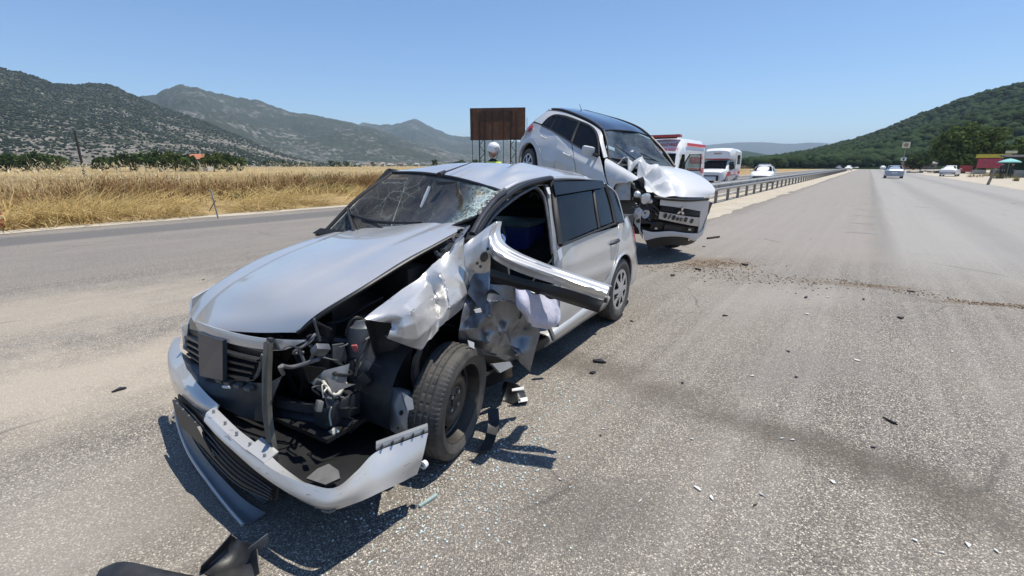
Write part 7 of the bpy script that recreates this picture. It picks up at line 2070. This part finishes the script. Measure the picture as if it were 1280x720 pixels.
MB().box((0, 0, 2.75), (3.6, .08, .5), ch=.01).build('yellow_board', mat('board_yellow', (.55, .45, .06), .6, 0, .2, 3), sb)
MB().box((.4, .05, 1.75), (3.8, .08, 1.3), ch=.01).build('red_board', mat('board_red', (.42, .07, .10), .6, 0, .2, 3), sb)
MB().box((1.7, -.02, 3.25), (1.2, .06, .35), ch=.01).build('pale_board', mat('board_pale', (.62, .60, .40), .6), sb)
for k_, (bx, bz, bw, bh, cl) in enumerate([(-2.6, 1.0, 1.4, .9, (.30, .05, .05)), (2.9, 1.1, 1.3, 1.2, (.10, .20, .09)), (-1.2, .55, 1.6, .6, (.36, .34, .30)), (3.4, 2.3, 1.5, .6, (.40, .33, .07)), (.6, .5, 1.2, .7, (.12, .12, .13))]):
    MB().box((bx, -.12, bz), (bw, .06, bh), ch=.01).build('hoarding', mat('hoarding_%d' % k_, cl, .7, 0, .25, 3), sb)
for px_ in (-1.6, 1.9): MB().box((px_, .1, 1.5), (.08, .08, 3.0)).build('post', MATS['rustframe'], sb)
x, y = far_pt(1257, 56)
pr_ = empty('parasol', 'teal market parasol beside the stall', 'parasol', loc=(x, y, 0))
MB().tube([(0, 0, 0), (0, 0, 2.15)], .025, 8).build('pole', MATS['post'], pr_)
m = MB(); 
TEAL = mat('teal_canvas', (.22, .50, .47), .8, 0, .12, 2)
rows = [[(r_ * math.cos(q) * (1 - .05 * abs(math.sin(q * 4))), r_ * math.sin(q) * (1 - .05 * abs(math.sin(q * 4))), z) for q in np.linspace(0, 2 * math.pi, 33)] for r_, z in [(.03, 2.2), (.4, 2.10), (.75, 1.95), (.95, 1.85), (.95, 1.75)]]
MB().grid(np.array(rows), .006).build('canopy', TEAL, pr_)
x, y = far_pt(1249, 58); make_person('person', 'person in dark clothes standing left of the parasol pole', (x, y, 0), R(20), 1.72, 'navy', False, False)
x, y = far_pt(1262, 59); make_person('person', 'person in dark clothes standing close to the stall counter', (x, y, 0), R(60), 1.70, 'navy', False, False)
# dry banks and boulders on the right verge
rgb = np.random.default_rng(21)
STONE = mat('verge_rock', (.34, .30, .24), .95, 0, .25, 3, bump=.5, bs=9)
for i in range(9):
    px = rgb.uniform(1128, 1175); x, y = far_pt(px, rgb.uniform(96, 120))
    V, F = lump_template(50 + i, 2)
    o = link('boulder', raw_mesh('boulder', V * np.array([1.3, .9, .55]) * rgb.uniform(.4, .9), F, STONE, True), None)
    o.location = (x, y, .12); o.rotation_euler = (0, 0, rgb.uniform(0, 3)); tag(o, 'pale boulder lying on the right verge near the huts', 'boulder', 'boulders on the right verge')
parts = []
for i in range(26):
    px = rgb.uniform(1215, 1300); Y = rgb.uniform(36, 75); x, y = far_pt(px, Y)
    if to_rd((x, y))[1] < 11: continue
    n = 110; q = rgb.uniform(0, 6.28, n); rr_ = rgb.uniform(.2, 1.0) * np.sqrt(rgb.uniform(0, 1, n))
    B = np.column_stack([x + rr_ * np.cos(q), y + rr_ * np.sin(q), np.zeros(n)])
    parts.append(blades(B, rgb.uniform(.2, .6, n), rgb.uniform(.02, .04, n), rgb.normal(0, .3, n), rgb.uniform(0, 6.28, n), rgb.normal(.2, .4, n), tone(n, (.16, .15, .06), (.30, .24, .11)), tone(n, (.24, .22, .09), (.44, .35, .17))))
grass_obj('verge_weeds', parts, 'sparse dry weeds on the right verge by the stall')
# ------------------------------------------------------------------ wreckage on the road
rgd = np.random.default_rng(40)
def shard(name, label, px, py, size, m, group, flat=.25, n=5, z=0.0, rot=None):
    g = gnd(px, py)
    q = np.sort(rgd.uniform(0, 6.28, n))
    P = [(size * rgd.uniform(.5, 1) * math.cos(a), size * rgd.uniform(.25, .6) * math.sin(a), 0) for a in q]
    mm = MB().sheet(P, -max(.004, size * flat * .4), (0, 0, 1))
    o = mm.build(name, m, smooth=False)
    o.location = (g[0], g[1], z + .004); o.rotation_euler = (rgd.uniform(-.06, .06), rgd.uniform(-.06, .06), rgd.uniform(0, 6.28) if rot is None else rot)
    return tag(o, label, 'debris', group)
PALE = mat('pale_plastic_bit', (.62, .61, .57), .5)
DARK = mat('dark_plastic_bit', (.02, .02, .022), .5)
pale = [(955, 619, .05), (1041, 603, .035), (890, 623, .04), (872, 612, .03), (797, 627, .03), (940, 470, .035), (1007, 385, .03), (1009, 393, .05), (915, 378, .03), (990, 352, .05), (1060, 402, .03), (1071, 451, .04), (1190, 440, .03), (1211, 682, .03), (1174, 690, .03), (754, 537, .02), (990, 551, .03), (978, 549, .02), (812, 322, .06), (830, 330, .05), (905, 352, .04), (975, 345, .05), (1035, 372, .05), (860, 360, .04), (700, 600, .015), (880, 582, .015), (640, 640, .012)]
dark = [(750, 453, .07), (941, 631, .03), (741, 467, .04), (853, 479, .02), (986, 440, .025), (995, 472, .025), (1112, 528, .05), (1125, 398, .06), (1080, 375, .05), (1005, 372, .06), (930, 332, .10), (872, 338, .10), (840, 345, .07), (150, 488, .05), (255, 350, .03), (790, 402, .03), (700, 420, .02), (1140, 365, .05), (1092, 560, .02), (750, 545, .015), (905, 395, .04), (880, 309, .06)]
for px, py, s in [(x_, y_, s_ * .8) for x_, y_, s_ in pale]: shard('plastic_fragment', 'small pale plastic fragment scattered on the asphalt', px, py, s, PALE, 'pale fragments on the road')
for px, py, s in dark: shard('dark_fragment', 'small black plastic fragment scattered on the asphalt', px, py, s, DARK, 'dark fragments on the road', .5)
for i in range(10):
    shard('plastic_fragment', 'small pale plastic fragment scattered on the asphalt', rgd.uniform(700, 1270), rgd.uniform(330, 700), rgd.uniform(.008, .02), PALE, 'pale fragments on the road')
# long strip beside the crossover, glass strip by the bumper
g0, g1 = gnd(884, 299), gnd(899, 297)
o = MB().tube([g0 + np.array([0, 0, .02]), g1 + np.array([0, 0, .02])], .02, 6).build('broken_trim', MATS['rustframe']); tag(o, 'thin dark trim strip lying beyond the crossover bumper', 'debris')
g0, g1 = gnd(524, 635), gnd(546, 620)
gs = MB().box((0, 0, .008), (np.linalg.norm(g1 - g0), .016, .012), ch=.003).build('glass_strip', mat('greenish_glass', (.35, .45, .43), .1, 0, .2, 20, coat=1.0)); gs.location = (g0 + g1) / 2; gs.rotation_euler = (0, 0, math.atan2(g1[1] - g0[1], g1[0] - g0[0])); tag(gs, 'greenish glass strip on the asphalt below the dropped bumper', 'debris')
# strap and rag of arch liner behind the front wheel
a = [gnd(606, 565, .02), gnd(613, 548, .03), gnd(617, 530, .05), gnd(616, 512, .10)]
c = crv(a, 16); w_ = np.array([.030, .012, 0])
o = MB().grid(np.array([c - w_, c, c + w_]), .008).build('torn_strap', MATS['plastic']); tag(o, 'torn black strap hanging behind the front wheel', 'debris')
pts = [(630, 470, .0), (642, 476, .07), (655, 484, .10), (660, 492, .06), (650, 500, .02), (634, 498, .02)]
G = coons([gnd(628, 500, .01), gnd(645, 505, .01), gnd(660, 502, .01)], [gnd(632, 478, .06), gnd(645, 480, .10), gnd(658, 488, .06)], [gnd(628, 500, .01), gnd(632, 478, .06)], [gnd(660, 502, .01), gnd(658, 488, .06)], 18, 14)
o = panel('crushed_liner', crumple(G, .03, 9, 14), MATS['plastic'], None, .004); tag(o, 'crushed black liner piece below the torn door sheet', 'debris')
G = coons([gnd(640, 489, .10), gnd(655, 487, .11)], [gnd(640, 486, .11), gnd(655, 483, .12)], [gnd(640, 489, .10), gnd(640, 486, .11)], [gnd(655, 487, .11), gnd(655, 483, .12)], 6, 4)
o = panel('grey_clip', G, MATS['alloy'], None, .004); tag(o, 'bright grey clip on the crushed liner piece', 'debris')
G = coons([gnd(648, 503, .03), gnd(660, 501, .03)], [gnd(649, 498, .04), gnd(659, 496, .04)], [gnd(648, 503, .03), gnd(649, 498, .04)], [gnd(660, 501, .03), gnd(659, 496, .04)], 6, 4)
o = panel('white_chip', G, PALE, None, .003); tag(o, 'white chip lying beside the crushed liner piece', 'debris')
# black bracket in front of the sedan
br = empty('black_bracket', 'broken black plastic bracket on the asphalt below the chin spoiler', 'debris', loc=tuple(gnd(292, 712)))
L0 = gnd(292, 712)
def bl_(px, py, z): return gnd(px, py, z) - L0
G = coons([bl_(250, 716, .0), bl_(285, 722, .02), bl_(318, 722, .01)], [bl_(289, 669, .09), bl_(300, 676, .05), bl_(314, 680, .06)], [bl_(250, 716, .0), bl_(268, 698, .03), bl_(289, 669, .09)], [bl_(318, 722, .01), bl_(318, 700, .03), bl_(314, 680, .06)], 14, 14)
panel('base', crown(G, -.02), MATS['plastic'], br, .004)
G = coons([bl_(250, 716, .0), bl_(268, 700, .03), bl_(287, 680, .06)], [bl_(252, 708, .04), bl_(270, 690, .07), bl_(290, 667, .11)], [bl_(250, 716, .0), bl_(252, 708, .04)], [bl_(287, 680, .06), bl_(290, 667, .11)], 10, 5)
panel('side_wall', G, MATS['plastic'], br, .004)
G = coons([bl_(312, 700, .02), bl_(324, 690, .06), bl_(336, 678, .09)], [bl_(310, 686, .08), bl_(322, 677, .11), bl_(335, 667, .13)], [bl_(312, 700, .02), bl_(310, 686, .08)], [bl_(336, 678, .09), bl_(335, 667, .13)], 10, 5)
panel('side_wall', G, MATS['greyplastic'], br, .004)
G = coons([bl_(318, 722, .0), bl_(316, 705, .02), bl_(313, 690, .05)], [bl_(326, 716, .05), bl_(324, 702, .07), bl_(322, 686, .09)], [bl_(318, 722, .0), bl_(326, 716, .05)], [bl_(313, 690, .05), bl_(322, 686, .09)], 8, 5)
panel('side_wall', G, MATS['plastic'], br, .004)
G = coons([gnd(110, 740, .0), gnd(190, 742, .0), gnd(250, 735, .0)], [gnd(124, 712, .03), gnd(150, 702, .05), gnd(205, 712, .035), gnd(245, 720, .01)], [gnd(110, 740, .0), gnd(124, 712, .03)], [gnd(250, 735, .0), gnd(245, 720, .01)], 24, 10)
o = panel('arch_liner', crown(G, .02), MATS['plastic'], None, .006); tag(o, 'curved black wheel arch liner lying on the asphalt at the bracket', 'debris')
# earth dropped across the carriageway
def clods(name, label, path, n, spread_, size):
    P = crv([gnd(*q) for q in path], 60)
    T = [lump_template(200 + k, 0 + 1) for k in range(3)]
    Vs, Fs, k0 = [], [], 0
    for i in range(n):
        t = rgd.uniform(0, 60); p = P[int(t)] + np.array([rgd.normal(0, spread_), rgd.normal(0, spread_ * .6), 0])
        s = size * rgd.uniform(.25, 1) ** 2 + .003
        V, F = T[i % 3]
        Vs.append(V * s * np.array([1, 1, .6]) + p + np.array([0, 0, s * .3])); Fs.append(F + k0); k0 += len(V)
    o = link(name, raw_mesh(name, np.vstack(Vs), np.vstack(Fs), DIRT, False)); return tag(o, label, 'soil', kind='stuff')
clods('soil_spill', 'brown soil spilled beside the crossover', [(868, 336), (890, 328), (915, 330), (935, 332)], 420, .22, .012)
clods('soil_spill', 'brown soil trail spilled across the near carriageway', [(1030, 348), (1075, 355), (1120, 362), (1165, 370)], 260, .09, .010)
clods('soil_spill', 'brown soil trail continuing over the outer lane', [(1180, 374), (1225, 379), (1275, 384), (1330, 390)], 260, .08, .010)
clods('glass_crumbs', 'glass crumbs and grit scattered around the crossover nose', [(800, 330), (850, 332), (900, 340), (960, 350), (1020, 358)], 700, .35, .012)

k_g = mat('glass_grain', (.50, .56, .54), .15, 0, .3, 30, coat=1.0)
for path, n, sp_, sz in [([(560, 600), (620, 585), (680, 540), (720, 480)], 420, .16, .006), ([(480, 660), (560, 650), (640, 620)], 260, .16, .005)]:
    o = clods('glass_grains', 'tiny glass grains sprinkled beside the torn sedan door', path, n, sp_, sz)
    o.data.materials.clear(); o.data.materials.append(k_g)
# ------------------------------------------------------------------ summer haze
hz = MB().box((0, 0, 194), (28600, 28600, 392)).mesh('haze', MATS['seal'], False)
k = NT('haze_volume')
k.n.remove(k.b)
pv = k.n.new('ShaderNodeVolumePrincipled'); pv.inputs['Color'].default_value = (.66, .82, 1.0, 1); pv.inputs['Density'].default_value = 1.35e-4; pv.inputs['Anisotropy'].default_value = 0.2
k.l.new(pv.outputs[0], k.out.inputs['Volume'])
hz.materials.clear(); hz.materials.append(k.m)
tag(link('haze', hz), kind='stuff')
